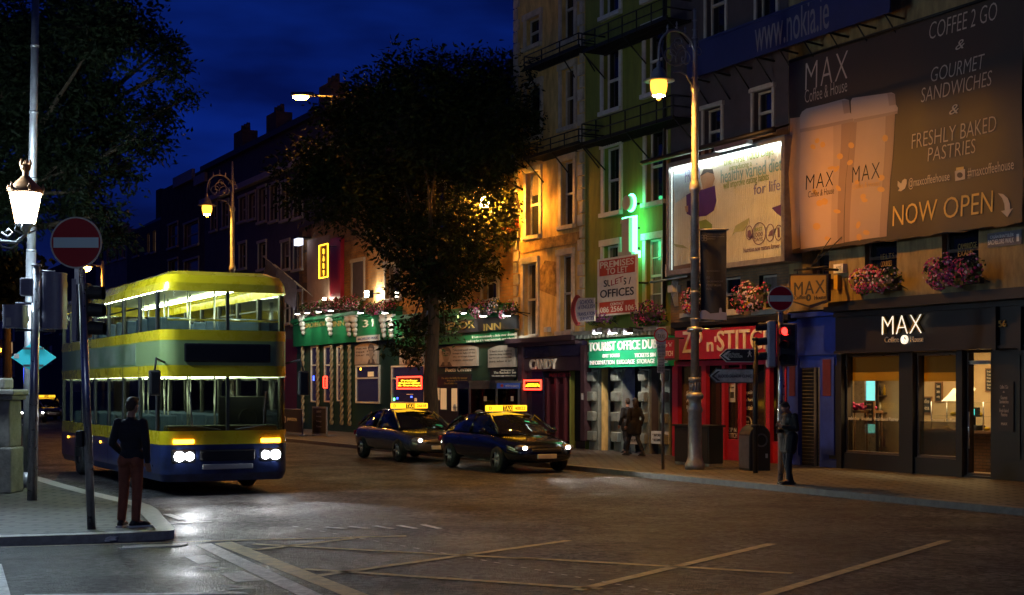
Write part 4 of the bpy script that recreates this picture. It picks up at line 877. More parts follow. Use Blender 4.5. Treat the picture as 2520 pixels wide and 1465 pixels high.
for t, y0, y1, x0, x1 in (('Coffee 2 Go', 948, 957, 2461, 2481), ('&', 963, 967, 2468, 2473), ('Gourmet', 974, 983, 2463, 2479), ('Sandwiches', 984, 993, 2460, 2482), ('&', 998, 1002, 2468, 2473), ('Fresh baked', 1006, 1015, 2460, 2482), ('Pastries', 1016, 1025, 2464, 2479), ('MAX', 1040, 1047, 2464, 2479)): ftext(r, 'lettering', 'print_pale', t, x0, x1, y0, y1, .122, .004)
D = .03
for (lb, y0, y1, x0, x1, ls) in (('grey bilingual street name plate high on the cream wall right of the banner', 570, 605, 2430, 2514, (('CASÁN BHAITSILÉIR', 2437, 2495, 575, 585), ('BACHELORS WALK', 2432, 2495, 588, 600), ('1', 2502, 2508, 576, 594))),):
    r = fsign('street_nameplate', lb, 'sign', 2470, D, 5.2); bxz(r, 'plate', 'steel_dark', x0, x1, y0, y1, .002, D)
    for t, p0, p1, q0, q1 in ls: ftext(r, 'lettering', 'white', t, p0, p1, q0, q1, D + .002, .006)
# shield sign of the coffee house on its bracket
D = 1.0
r = fsign('hanging_sign', 'gold and black shield shaped coffee sign hanging from an iron bracket', 'sign', 1993, D, 4.2)
P = lambda l: [(S(x, D), Zh(x, y, D)) for x, y in l]
q = MB(); q.prism(P([(1945, 675), (2041, 674), (2041, 741), (1993, 757), (1945, 742)]), -D - .03, -D + .05); q.build('frame', 'black_paint', r)
q = MB(); q.prism(P([(1949, 679), (2037, 678), (2037, 738), (1993, 752), (1949, 739)]), -D - .045, -D - .032); q.build('panel', mat('shield_gold', (.20, .125, .025), .5, var=.1), r)
ftext(r, 'lettering', 'ink', 'MAX', 1955, 2030, 692, 724, D + .047, .008, spacing=1.2); ftext(r, 'lettering', 'ink', 'Coffee', 1954, 1983, 727, 737, D + .047, .008); ftext(r, 'lettering', 'ink', 'House', 2004, 2032, 727, 737, D + .047, .008); 
q = MB(); q.ring(S(1994, D), Zh(1994, 733, D), .04, .085, -D - .06, -D - .047, 16); q.build('emblem', 'ink', r)
q = MB(); zt = Zh(1993, 661, D); s0, s1 = S(1945, D), S(2085, .05)
tubes(r, 'bracket', 'iron', [([(S(1955, D), -D, zt), (S(2035, D), -D, zt)], .025), ([(S(1993, D), 0, zt), (S(1993, D), -D - .1, zt)], .03)]); tubes(r, 'stay', 'iron', [([(S(1993, D) - .1, 0, zt + 1.1), (S(1993, D), -D, zt)], .012), ([(S(1993, D) + .5, 0, zt + 1.1), (S(1993, D), -D, zt)], .012), ([(S(1962, D), -D, zt), (S(1962, D), -D, Zh(1962, 675, D))], .01), ([(S(2026, D), -D, zt), (S(2026, D), -D, Zh(2026, 675, D))], .01)])
r = fsign('bell_box', 'white and yellow burglar alarm bell boxes on the wall beside the shield sign', 'alarm box', 2062, .1, 4.9)
bxz(r, 'cover', 'white', 2051, 2074, 650, 672, .002, .14); bxz(r, 'cover', mat('bell_yellow', (.55, .36, .04), .5), 2052, 2061, 678, 712, .002, .12); ftext(r, 'lettering', 'ink', 'ADT', 2057, 2069, 656, 665, .142, .004)
# premises to let board
D = .55
r = fsign('letting_board', 'tall red and white PREMISES TO LET board with a phone number on the green building', 'sign', 1518, D, 4.6)
bxz(r, 'board', 'cream', 1470, 1567, 632, 775, D - .06, D); bxz(r, 'panel', 'sign_red', 1475, 1562, 637, 675, D + .001, D + .008); bxz(r, 'panel', 'sign_red', 1475, 1562, 741, 771, D + .001, D + .008)
dl = D + .009
for t, x0, x1, y0, y1, m in (('PREMISES', 1477, 1560, 640, 656, 'cream'), ('TO LET', 1492, 1545, 658, 673, 'cream'), ('SUITES /', 1486, 1553, 686, 703, 'ink'), ('OFFICES', 1477, 1560, 710, 730, 'ink'), ('CONTACT', 1502, 1535, 744, 751, 'cream'), ('086 2566 106', 1477, 1560, 753, 767, 'cream')): ftext(r, 'lettering', m, t, x0, x1, y0, y1, dl, .006, offset=.012)
a_, b_, c, e = RC(1502, 1535, 686, 704, dl + .008); q = MB(); q.box(a_, b_, -dl - .012, -dl - .007, c, e); q.build('overlay', 'cream', r); ftext(r, 'lettering', 'signal_red', 'LET', 1504, 1534, 688, 702, dl + .014, .004, slope=.12)
z_ = Zh(1518, 700, D); tubes(r, 'bracket', 'iron', [([(S(x, D), 0, z_), (S(x, D), -D + .06, z_)], .03) for x in (1480, 1556)])
# green lit letter i
D = .35
r = fsign('neon_letter', 'tall letter i with a green glowing edge on the green building', 'neon sign', 1550, D, 6.2)
q = MB(); P = lambda l: [(S(x, D), Zh(x, y, D)) for x, y in l]
q.prism(P([(1536, 541), (1556, 536), (1556, 620), (1562, 621), (1562, 632), (1530, 634), (1530, 622), (1538, 621), (1538, 551), (1534, 551)]), -D - .12, -D); x_, z_ = S(1549, D), Zh(1549, 500, D); q.disc(x_, -D - .12, z_, .22, -D); q.build('letter', mat('letter_face', (.42, .36, .30), .5), r)
q = MB(); e_ = [(1536, 535), (1566, 530), (1566, 617), (1574, 617), (1574, 634), (1524, 637), (1524, 622), (1533, 620), (1533, 551), (1528, 551), (1529, 537)]
q.prism([(x + .02, z) for x, z in P(e_)], -D + .012, -D + .03); q.disc(x_ + .075, -D + .012, z_, .275, -D + .03); q.build('halo', 'e_neon_green', r)
tubes(r, 'bracket', 'iron', [([(x_, 0, Zh(1550, y, D)), (x_, -D + .03, Zh(1550, y, D))], .03) for y in (500, 560, 610)])
# curved school of english sign
D = .9
r = fsign('school_sign', 'curved red and white school of English sign sticking out from the yellow building', 'sign', 1437, D, 4.3)
P = lambda l: [(S(x, D), Zh(x, y, D)) for x, y in l]
q = MB(); q.prism(P([(1418, 734), (1465, 733), (1465, 790), (1418, 793)]), -D - .03, -D); q.build('panel', 'offwhite', r)
arc0 = [(1440 - 31 * math.cos(t), 764 - 47 * math.sin(t)) for t in [(-.95 + 1.9 * k / 14) for k in range(15)]]; arc1 = [(1440 - 22 * math.cos(t), 764 - 40 * math.sin(t)) for t in [(-.95 + 1.9 * k / 14) for k in range(15)]]
q = MB()
for k in range(14): q.prism(P([arc0[k], arc1[k], arc1[k + 1], arc0[k + 1]]), -D - .06, -D + .02)
q.build('curved_panel', mat('school_red', (.26, .03, .03), .5), r)
for t, x0, x1, y0, y1 in (('SCHOOL', 1427, 1460, 738, 748), ('of ENGLISH', 1422, 1464, 750, 760), ('TRANSLATION', 1421, 1464, 768, 777), ('SERVICES', 1427, 1462, 779, 788)): ftext(r, 'lettering', 'ink_blue', t, x0, x1, y0, y1, D + .032, .006)
sx = S(1440, D); tubes(r, 'bracket', 'iron', [([(sx, 0, Zh(1440, y, D)), (sx, -D + .02, Zh(1440, y, D))], .02) for y in (745, 785)])
# neon signs
def neon(name, label, x0, x1, y0, y1, d, words, backing='ink', mirror=False, border='e_neon_red', letter='e_neon_yellow', hang=True, spots=None):
    r = fsign(name, label, 'neon sign', (x0 + x1) / 2, d, Zh((x0 + x1) / 2, y1, d)); a_, b_, c, e = RC(x0, x1, y0, y1, d)
    q = MB(); q.box(a_, b_, -d - .02, -d, c, e); q.build('backing', backing, r)
    q = MB(); m_ = .05; pts = [(a_ + m_, -d - .05, c + m_), (b_ - m_, -d - .05, c + m_), (b_ - m_, -d - .05, e - m_), (a_ + m_, -d - .05, e - m_)]
    for k in range(4): q.tube([pts[k], pts[(k + 1) % 4]], .026, 6)
    q.build('border_tube', border, r); n = len(words)
    t = MB()
    for i, w in enumerate(words):
        zz = e - .14 - (e - c - .28) * (i + 1) / n; hh = (e - c - .28) / n * .72; L_ = (b_ - a_ - .26) * min(1, len(w) / 8.5); mid = (a_ + b_) / 2
        t.text(w, mid - L_ / 2, mid + L_ / 2, zz, zz + hh, -d - .035, .02, mirror=mirror)
    t.build('letter_tube', letter, r, recalc=False)
    if hang:
        q = MB(); q.tube([((a_ + b_) / 2, -.1, e - .1), ((a_ + b_) / 2, -d, e - .1)], .015); q.build('bracket', 'iron', r)
    return r
neon('neon_sign', 'red and yellow neon window sign reading Friday Saturday and Sundays in the pub window', 979, 1041, 925, 960, .24, ['Friday', 'Saturday', '& Sundays'])
neon('neon_sign', 'red neon sign with mirrored Friday Saturday and Sundays letters in the candy shop window', 1291, 1336, 933, 962, .12, ['Friday', 'Saturday', '& Sundays'], mirror=True)
neon('neon_sign', 'small upright red neon sign between the rope columns of the pub', 798, 808, 925, 957, .3, ['B', 'A', 'R'], letter='e_neon_red')
neon('neon_sign', 'tall upright yellow neon sign projecting high above the pub corner', 787, 810, 600, 686, .75, ['B', 'A', 'R', 'v'], backing='red_dark', border='e_neon_yellow')
# CLUB panel on the orange brick
D = .12
r = fsign('club_sign', 'black and red club sign on the orange brick wall behind the tree', 'sign', 1236, D, 6.5)
bxz(r, 'panel', 'ink', 1206, 1270, 522, 546, .002, D); bxz(r, 'panel', mat('club_red', (.32, .06, .02), .5), 1206, 1270, 547, 576, .002, D); bxz(r, 'panel', 'ink', 1206, 1270, 577, 594, .002, D)
ftext(r, 'lettering', 'offwhite', 'CLUB', 1221, 1262, 526, 540, D + .002, .01); ftext(r, 'lettering', mat('club_orange', (.55, .14, .02), .5), 'GRILL', 1214, 1266, 551, 572, D + .002, .01)
# iron fire escapes on the green building, iron remains on the yellow one
def balcony(label, x0, x1, ybase_px, ytop, d, name='fire_escape', posts=7):
    r = fthing(name, label, 'balcony', (S(x0, d) + S(x1, d)) / 2, d, Zh(ybase_px[0], ybase_px[1], d)); s0, s1 = S(x0, d), S(x1, d); z = Zh(*ybase_px, d); zt = Zh(ybase_px[0], ytop, d)
    q = MB(); q.box(s0, s1, -d, -d + .05, z, z + .10); q.box(s0, s1, -.06, -.005, z, z + .08)
    k = s0
    while k < s1: q.box(k, k + .04, -d + .051, -.061, z + .02, z + .06); k += .13
    q.build('platform', 'iron', r)
    q = MB()
    for zz in (zt, z + (zt - z) * .55): q.tube([(s0, -.01, zz), (s0, -d, zz), (s1, -d, zz), (s1, -.01, zz)], .022, 6)
    for i in range(posts): x = s0 + (s1 - s0) * i / (posts - 1); q.tube([(x, -d, z), (x, -d, zt)], .02, 6)
    q.build('railing', 'iron', r)
    tubes(r, 'strut', 'iron', [([(s0 + (s1 - s0) * i / (posts - 1), -.01, z - .7), (s0 + (s1 - s0) * i / (posts - 1), -d + .05, z)], .025) for i in (0, posts // 2, posts - 1)], 6); return r
balcony('lower iron fire escape platform across the green building', 1432, 1656, (1450, 353), 300, .85)
balcony('upper iron fire escape platform across the green building, high above the street lamp', 1432, 1640, (1450, 124), 76, .85)
balcony('rusty iron balcony frame under the upper windows of the yellow building', 1290, 1424, (1400, 126), 92, .6, 'balcony_frame', 4)
balcony('rusty iron balcony frame between the upper and middle windows of the yellow building', 1290, 1424, (1410, 358), 322, .75, 'balcony_frame', 5)
q = MB(); s = S(1638, .05); q.tube([(s, -.1, Zh(1638, 760, .05)), (s, -.1, 16.5)], .05, 8); fsolo(q, 'drainpipe', 'iron', 'dark drainpipe on the green building beside the lit billboard', 'drainpipe', s, .1, 5)
# cable clutter
q = MB(); s0 = S(1655, .2); q.tube([(S(1600, .3), -.3, 5.15), (S(1690, .3), -.3, 5.2)], .03); q.box(s0 - .15, s0 + .25, -.35, -.02, 5.25, 5.6); q.box(s0 - .1, s0 + .15, -.3, -.02, 4.8, 5.0)
for k in range(5): q.tube([(s0 + .05 * k, -.12, 5.3), (s0 + .08 * k - .1, -.2, 4.9), (s0 + .04 * k, -.12, 4.4)], .012, 5)
fsolo(q, 'cable_box', 'offwhite', 'white junction box with dangling cables under the corner of the billboard', 'junction box', s0, .2, 4.8)

# ---------------------------------------------------------------- flower baskets
def leaf_cloud(mb, pts, size, rnd, n_per, spread, flat=.5):
    for (cx, cy, cz, rx, ry, rz) in pts:
        for _ in range(n_per):
            while True:
                x, y, z = rnd.uniform(-1, 1), rnd.uniform(-1, 1), rnd.uniform(-1, 1); q = x * x + y * y + z * z
                if .12 < q < 1: break
            c = Vector((cx + x * rx, cy + y * ry, cz + z * rz)); L_ = size * rnd.uniform(.6, 1.3)
            a = Vector((rnd.gauss(0, 1), rnd.gauss(0, 1), rnd.gauss(0, 1) - .3)).normalized(); b = a.cross(Vector((rnd.gauss(0, 1), rnd.gauss(0, 1), rnd.gauss(0, 1)))).normalized()
            mb.add([c - a * L_ * .5, c + b * L_ * .3 + a * .02 * L_, c + a * L_ * .5, c - b * L_ * .3 + a * .02 * L_], [(0, 1, 2, 3)])
def blossoms(mb, pts, size, rnd, n_per):
    for (cx, cy, cz, rx, ry, rz) in pts:
        for _ in range(n_per):
            v = Vector((rnd.gauss(0, 1), -abs(rnd.gauss(0, 1)), rnd.gauss(0, 1))).normalized(); c = Vector((cx + v.x * rx, cy + v.y * ry, cz + v.z * rz)) * 1.0
            a = v.cross(Vector((.3, .2, 1))).normalized(); b = v.cross(a); r_ = size * rnd.uniform(.7, 1.3)
            ring = [c + (a * math.cos(k * 1.257) + b * math.sin(k * 1.257)) * r_ + v * .01 for k in range(5)]
            mb.add([c + v * .03] + ring, [(0, i + 1, (i + 1) % 5 + 1) for i in range(5)])
def basket(label, x0, x1, y0, y1, d, colors, seed, name='flower_basket', trough=True, n=90, hang=None, group=None):
    rnd = random.Random(seed); a_, b_, c, e = RC(x0, x1, y0, y1, d); m_ = (a_ + b_) / 2; w = b_ - a_; h = e - c
    r = fthing(name, label, 'flower basket', m_, d, c, group)
    k = max(2, int(w / .35)); pts = []
    for i in range(k):
        t = (i + .5) / k; pts.append((a_ + w * t, -d, c + h * (.55 + .12 * math.sin(i * 2.1)), w / k * .75, .24, h * .40))
    pts.append((m_ - w * .22, -d - .06, c + h * .25, w * .2, .18, h * .24))
    q = MB(); leaf_cloud(q, pts, .095, rnd, n, 1); q.build('foliage', 'leaf_basket', r, recalc=False)
    for m, f in colors:
        q = MB(); sub = [p for p in pts if rnd.random() < .75] or pts
        blossoms(q, sub, .032, rnd, max(3, int(n * f * 1.2))); q.build('blossom', m, r, recalc=False)
    q = MB(); q.slab([(a_ + w * .06, -d - .12), (b_ - w * .06, -d - .12), (b_ - w * .06, -d + .14), (a_ + w * .06, -d + .14)], c + h * .34, c + h * .56); q.build('planter', 'ink_brown', r)
    zz = c + h * .4; tubes(r, 'bracket', 'iron', [([(s, -.01, zz - .15), (s, -d + .14, zz)], .015) for s in (a_ + w * .2, b_ - w * .2)], 5); return r
PW = [('bloom_pink', .30), ('bloom_white', .22), ('bloom_yellow', .08)]; PP = [('bloom_pink', .35), ('bloom_purple', .30), ('bloom_white', .10)]
basket('large pink and white flower basket under the English course window', 2105, 2211, 655, 725, .55, [('bloom_pink', .4), ('bloom_white', .2), ('bloom_yellow', .1)], 1)
basket('largest flower basket, pink and mauve, under the exams window at the upper right', 2287, 2410, 626, 712, .6, PP, 2)
basket('white and pink flower basket on the tan brick wall behind the upper no entry disc', 1810, 1892, 695, 772, .5, [('bloom_white', .45), ('bloom_pink', .25), ('bloom_yellow', .1)], 3)
basket('flower basket half hidden behind the street lamp pole and black street banner', 1688, 1730, 705, 772, .45, PW, 4)
basket('purple flower basket on the green wall over the tourist office sign', 1565, 1630, 742, 805, .4, [('bloom_purple', .4), ('bloom_pink', .25)], 5)
basket('dark purple flower trough below the letting board', 1452, 1505, 765, 802, .4, [('bloom_purple', .4)], 6)
basket('hanging flower basket over the gilt INN letters of the pub', 1164, 1225, 738, 782, .6, PW, 7, n=110)
basket('flower basket at the right end of the pub cornice beside the yellow building', 1236, 1268, 742, 785, .6, PW, 8)
basket('long trough of trailing flowers over the left part of the pub fascia', 742, 884, 736, 773, .45, [('bloom_pink', .15), ('bloom_white', .10)], 9, n=120)
basket('trough of trailing flowers over the pub corner beside the bright floodlight', 906, 972, 740, 775, .45, [('bloom_pink', .18), ('bloom_white', .08)], 10, n=110)
# pub floodlights
for i, (x, py, w) in enumerate(((733, 771, 22), (757, 768, 22), (785, 765, 26), (815, 762, 26), (888, 768, 30), (948, 768, 30), (1140, 768, 34), (1190, 775, 20), (1247, 774, 34))):
    floodlight(x, py, .92, ('first', 'second', 'third', 'fourth', 'fifth', 'sixth', 'seventh', 'eighth', 'ninth')[i] + ' small floodlight from the left along the green pub cornice', x + 2, 838, w * 2.6, 'floodlights along the pub fascia', color=(.95, 1, .85), cone=130, td=.3)
# big white floodlight and wall lamps on the pub
D = .5
r = fsign('wall_floodlight', 'glaring white floodlight on the pub wall above the flower trough', 'floodlight', 908, D, 5.6)
s, z = S(908, D), Zh(908, 722, D); q = MB(); q.box(s - .25, s + .25, -D - .1, -D + .1, z - .2, z + .12); q.tube([(s, 0, z), (s, -D, z)], .03); q.build('housing', 'iron', r)
q = MB(); q.add([(s - .22, -D + .105, z - .17), (s + .22, -D + .105, z - .17), (s + .22, -D + .105, z + .1), (s - .22, -D + .105, z + .1)], [(0, 1, 2, 3)]); q.box(s - .2, s + .2, -D - .115, -D - .102, z - .16, z + .09); q.build('lens', 'e_flood_big', r, recalc=False)
r = fsign('wall_lamp', 'small bright uplight on the pale pilaster below the tall neon sign', 'wall lamp', 798, .35, 5.4)
s, z = S(798, .35), Zh(798, 738, .35); q = MB(); q.lathe([(.07, 0), (.09, .16), (.07, .2)], (s, -.35, z - .2), 10); q.tube([(s, 0, z - .1), (s, -.35, z - .1)], .02); q.build('housing', 'iron', r); q = MB(); q.ell((s, -.35, z + .03), .07, 6); q.build('bulb', 'e_flood_big', r)
r = fsign('wall_lamp', 'pale square lantern on the dark wall above the bus front', 'wall lamp', 736, .5, 7)
s, z = S(736, .5), Zh(736, 596, .5); q = MB(); q.box(s - .3, s + .3, -.65, -.4, z - .16, z + .16); q.build('lens', mat('e_wall_lantern', (.5, .5, .6), .4, emit=(.75, .8, 1), estr=1.6), r); q = MB(); q.box(s - .35, s + .35, -.7, -.01, z + .165, z + .24); q.build('hood', 'iron', r)
# ---------------------------------------------------------------- inside the coffee shop (seen through the panes)
def depth_pt(px, py, d): return S(px, d), Zh(px, py, d)      # d is negative inside the room
D = -1.6
r = fthing('shop_counter', 'pale coffee shop counter with a dark brick front behind the windows', 'counter', S(2330, D), D, PAVE + .02)
a_, b_ = S(2262, D), S(2600, D); q = MB(); q.box(a_, b_, -D, -D + .6, PAVE + .02, 1.02); q.build('base', brick_mat('counter_brick', (.17, .08, .04), (.12, .06, .03), (.06, .04, .03)), r); q = MB(); q.box(a_ - .05, b_, -D - .06, -D + .65, 1.022, 1.08); q.build('top', 'wood', r)
r = fthing('display_case', 'glass pastry display case on the coffee shop counter', 'display case', S(2340, D), D, 1.08)
a_, b_ = S(2292, D), S(2420, D)
q = MB(); q.box(a_, b_, -D + .02, -D + .03, 1.081, 1.72); q.box(a_, b_, -D + .02, -D + .5, 1.722, 1.74); q.box(a_, b_, -D + .03, -D + .5, 1.40, 1.41); q.build('glass', 'glass', r)
tubes(r, 'frame', 'steel', [([(x, -D + y, 1.081), (x, -D + y, 1.745)], .015) for x in (a_, b_) for y in (0, .5)], 6)
for k in range(9): q = MB(); q.ell((a_ + .2 + k * .21, -D + .3, 1.45 if k % 2 else 1.12), (.09, .07, .05), 5); q.build('pastry', mat('pastry', (.45, .25, .08), .6) if k == 0 else 'bell_pastry', r) if False else q.build('pastry', 'bloom_yellow', r)
q = MB(); rnd = random.Random(4)
for k in range(16):
    x = S(2318, D) + k * .038; q.add([(x, -D - .02, 1.75), (x + .20, -D - .02, 1.75 + .02), (x + .27, -D + .25, 2.02 + .06 * math.sin(k)), (x + .07, -D + .25, 2.0 + .06 * math.sin(k))], [(0, 1, 2, 3)])
fsolo(q, 'paper_bags', 'white', 'fanned stack of white paper bags on the pastry case in the second shop window', 'paper bags', S(2330, D), D, 1.75, recalc=False)
# the wall seen through the first window runs back from the street: shelves stand against it
y0_, y1_ = -DW(2160, .45), -DW(2216, .45)
r = fthing('drinks_shelf', 'tall dark shelf of bottles against the wall behind the first shop window', 'shelf', .3, -y0_, PAVE)
q = MB(); q.box(.09, .13, y0_, y1_, .2, 3.0)
for k in range(6): q.box(.131, .45, y0_, y1_, .5 + k * .45, .53 + k * .45)
for y in (y0_, (y0_ + y1_) / 2, y1_ - .03): q.box(.131, .46, y, y + .03, .2, 3.02)
q.build('rack', 'ink_brown', r); rnd = random.Random(2)
for m in ('ink', 'bloom_yellow', 'red_dark', 'offwhite'):
    for k in range(11): q = MB(); q.lathe([(.035, 0), (.035, .17), (.014, .22), (.014, .27)], (rnd.uniform(.28, .40), rnd.uniform(y0_ + .06, y1_ - .06), .531 + rnd.randrange(6) * .45), 7); q.build('bottle', m, r)
y0_, y1_ = -DW(2128, .5), -DW(2156, .5); zt = Zh(2140, 928, -y0_)
r = fthing('drinks_fridge', 'steel fridge with a cold blue lit glass door beside the bottle shelf', 'fridge', .3, -y0_, PAVE)
q = MB(); q.bbox(.09, .50, y0_, y1_, PAVE + .02, zt, .02); q.build('cabinet', 'steel', r); q = MB(); q.box(.501, .515, y0_ + .05, y1_ - .05, .9, zt - .1); q.build('door', 'e_cyan', r)
D = -.6
r = fthing('fruit_stand', 'stand heaped with red fruit in the first shop window', 'stand', S(2100, D), D, PAVE)
a_, b_ = S(2080, D), S(2150, D); zt = Zh(2110, 1010, D); q = MB(); q.box(a_, b_, -D - .2, -D + .3, zt - .06, zt)
for x in (a_ + .03, b_ - .03):
    for y in (-D - .18, -D + .28): q.tube([(x, y, PAVE), (x, y, zt - .06)], .02, 6)
q.build('table', 'wood', r); q = MB(); rnd = random.Random(1)
for k in range(60):
    x = rnd.uniform(a_ + .06, b_ - .06); q.ell((x, -D + rnd.uniform(-.15, .2), zt + .04 + rnd.uniform(0, .16) * (1 - abs((x - (a_ + b_) / 2) / (b_ - a_) * 1.6))), .045, 5)
q.build('fruit', 'bloom_pink', r)
def board(label, x0, x1, y0, y1, d, words, rz=0):
    rr = fthing('chalkboard', label, 'menu board', S((x0 + x1) / 2, d), d, Zh((x0 + x1) / 2, y1, d)); bxz(rr, 'frame', 'wood', x0, x1, y0, y1, d - .05, d); bxz(rr, 'slate', 'ink', x0 + 2, x1 - 2, y0 + 3, y1 - 3, d + .002, d + .006)
    for i, w in enumerate(words):
        y = y0 + 6 + (y1 - y0 - 10) * i / len(words); ftext(rr, 'lettering', 'print_pale', w, x0 + 5, x1 - 5, y, y + (y1 - y0) * .5 / len(words), d + .007, .004)
board('narrow chalkboard standing in front of the fruit in the first shop window', 2126, 2150, 986, 1044, -.45, ['Today', 'Soup', 'Bagels', 'Cakes'])
board('plain chalkboard on the wall at the left of the second shop window', 2262, 2292, 976, 1018, -2.86, ['Coffee', 'Tea'])
board('hanging chalkboard with orange writing in the second shop window', 2300, 2318, 940, 990, -2.86, ['Gourmet', 'Sandwiches', 'only'])
board('menu board of breakfast prices on the wall seen through the shop door', 2424, 2448, 906, 965, -2.86, ['Breakfast', 'Toast', 'Bagel', 'Muffin', 'Scone', 'Tea'])
def cloth(name, c):
    m = bpy.data.materials.new(name); m.use_nodes = True; t = m.node_tree; o = t.nodes['Material Output']; a = t.nodes['Principled BSDF']; a.inputs['Base Color'].default_value = (*c, 1); a.inputs['Roughness'].default_value = .9
    b = t.nodes.new('ShaderNodeBsdfTranslucent'); b.inputs[0].default_value = (*c, 1); x = t.nodes.new('ShaderNodeMixShader'); x.inputs[0].default_value = .5
    t.links.new(a.outputs[0], x.inputs[1]); t.links.new(b.outputs[0], x.inputs[2]); t.links.new(x.outputs[0], o.inputs[0]); return m
M['blind'] = cloth('blind', (.55, .36, .05)); M['blind_up'] = cloth('blind_up', (.22, .15, .03))
for lb, x0, x1, y0, y1 in (('yellow roller blind half lowered in the first shop window', 2078, 2216, 868, 938), ('yellow roller blind half lowered in the second shop window', 2260, 2356, 866, 939)):
    d = -.35; rr = fthing('roller_blind', lb, 'blind', S((x0 + x1) / 2, d), d, Zh((x0 + x1) / 2, y1, d)); bxz(rr, 'cloth', 'blind_up', x0, x1, y0, y1 - 22, d - .01, d); bxz(rr, 'cloth', 'blind', x0, x1, y1 - 22, y1, d, d + .012)
    q = MB(); zz = Zh((x0 + x1) / 2, y0, d) - .05; q.tube([(S(x0, d), -d, zz), (S(x1, d), -d, zz)], .04); q.build('roller', 'steel', rr)
D = -1.6
r = fthing('cash_register', 'small cash register with a lit screen on the counter by the shop door', 'cash register', S(2385, D), D, 1.08)
s = S(2387, D); q = MB(); q.bbox(s - .2, s + .2, -D, -D + .3, 1.081, 1.2, .02); q.tube([(s, -D + .15, 1.2), (s, -D + .15, 1.42)], .025); q.build('base', 'ink', r); q = MB(); q.bbox(s - .18, s + .18, -D + .1, -D + .14, 1.40, 1.62, .01); q.build('monitor', 'ink', r); q = MB(); q.box(s - .14, s + .05, -D + .085, -D + .098, 1.44, 1.58); q.build('screen', 'e_screen', r)
for i, (lb, x, d) in enumerate((('warm ceiling light panel over the first shop window', 2190, -1.2), ('warm ceiling light panel over the second shop window', 2310, -1.3), ('warm ceiling light panel over the shop door', 2430, -1.5))):
    s = S(x, d); q = MB(); q.box(s - .55, s + .55, -d - .3, -d + .3, zr - .06, zr - .005); fsolo(q, 'ceiling_light', 'e_shop', lb, 'ceiling light', s, d, zr, 'ceiling lights of the coffee shop')

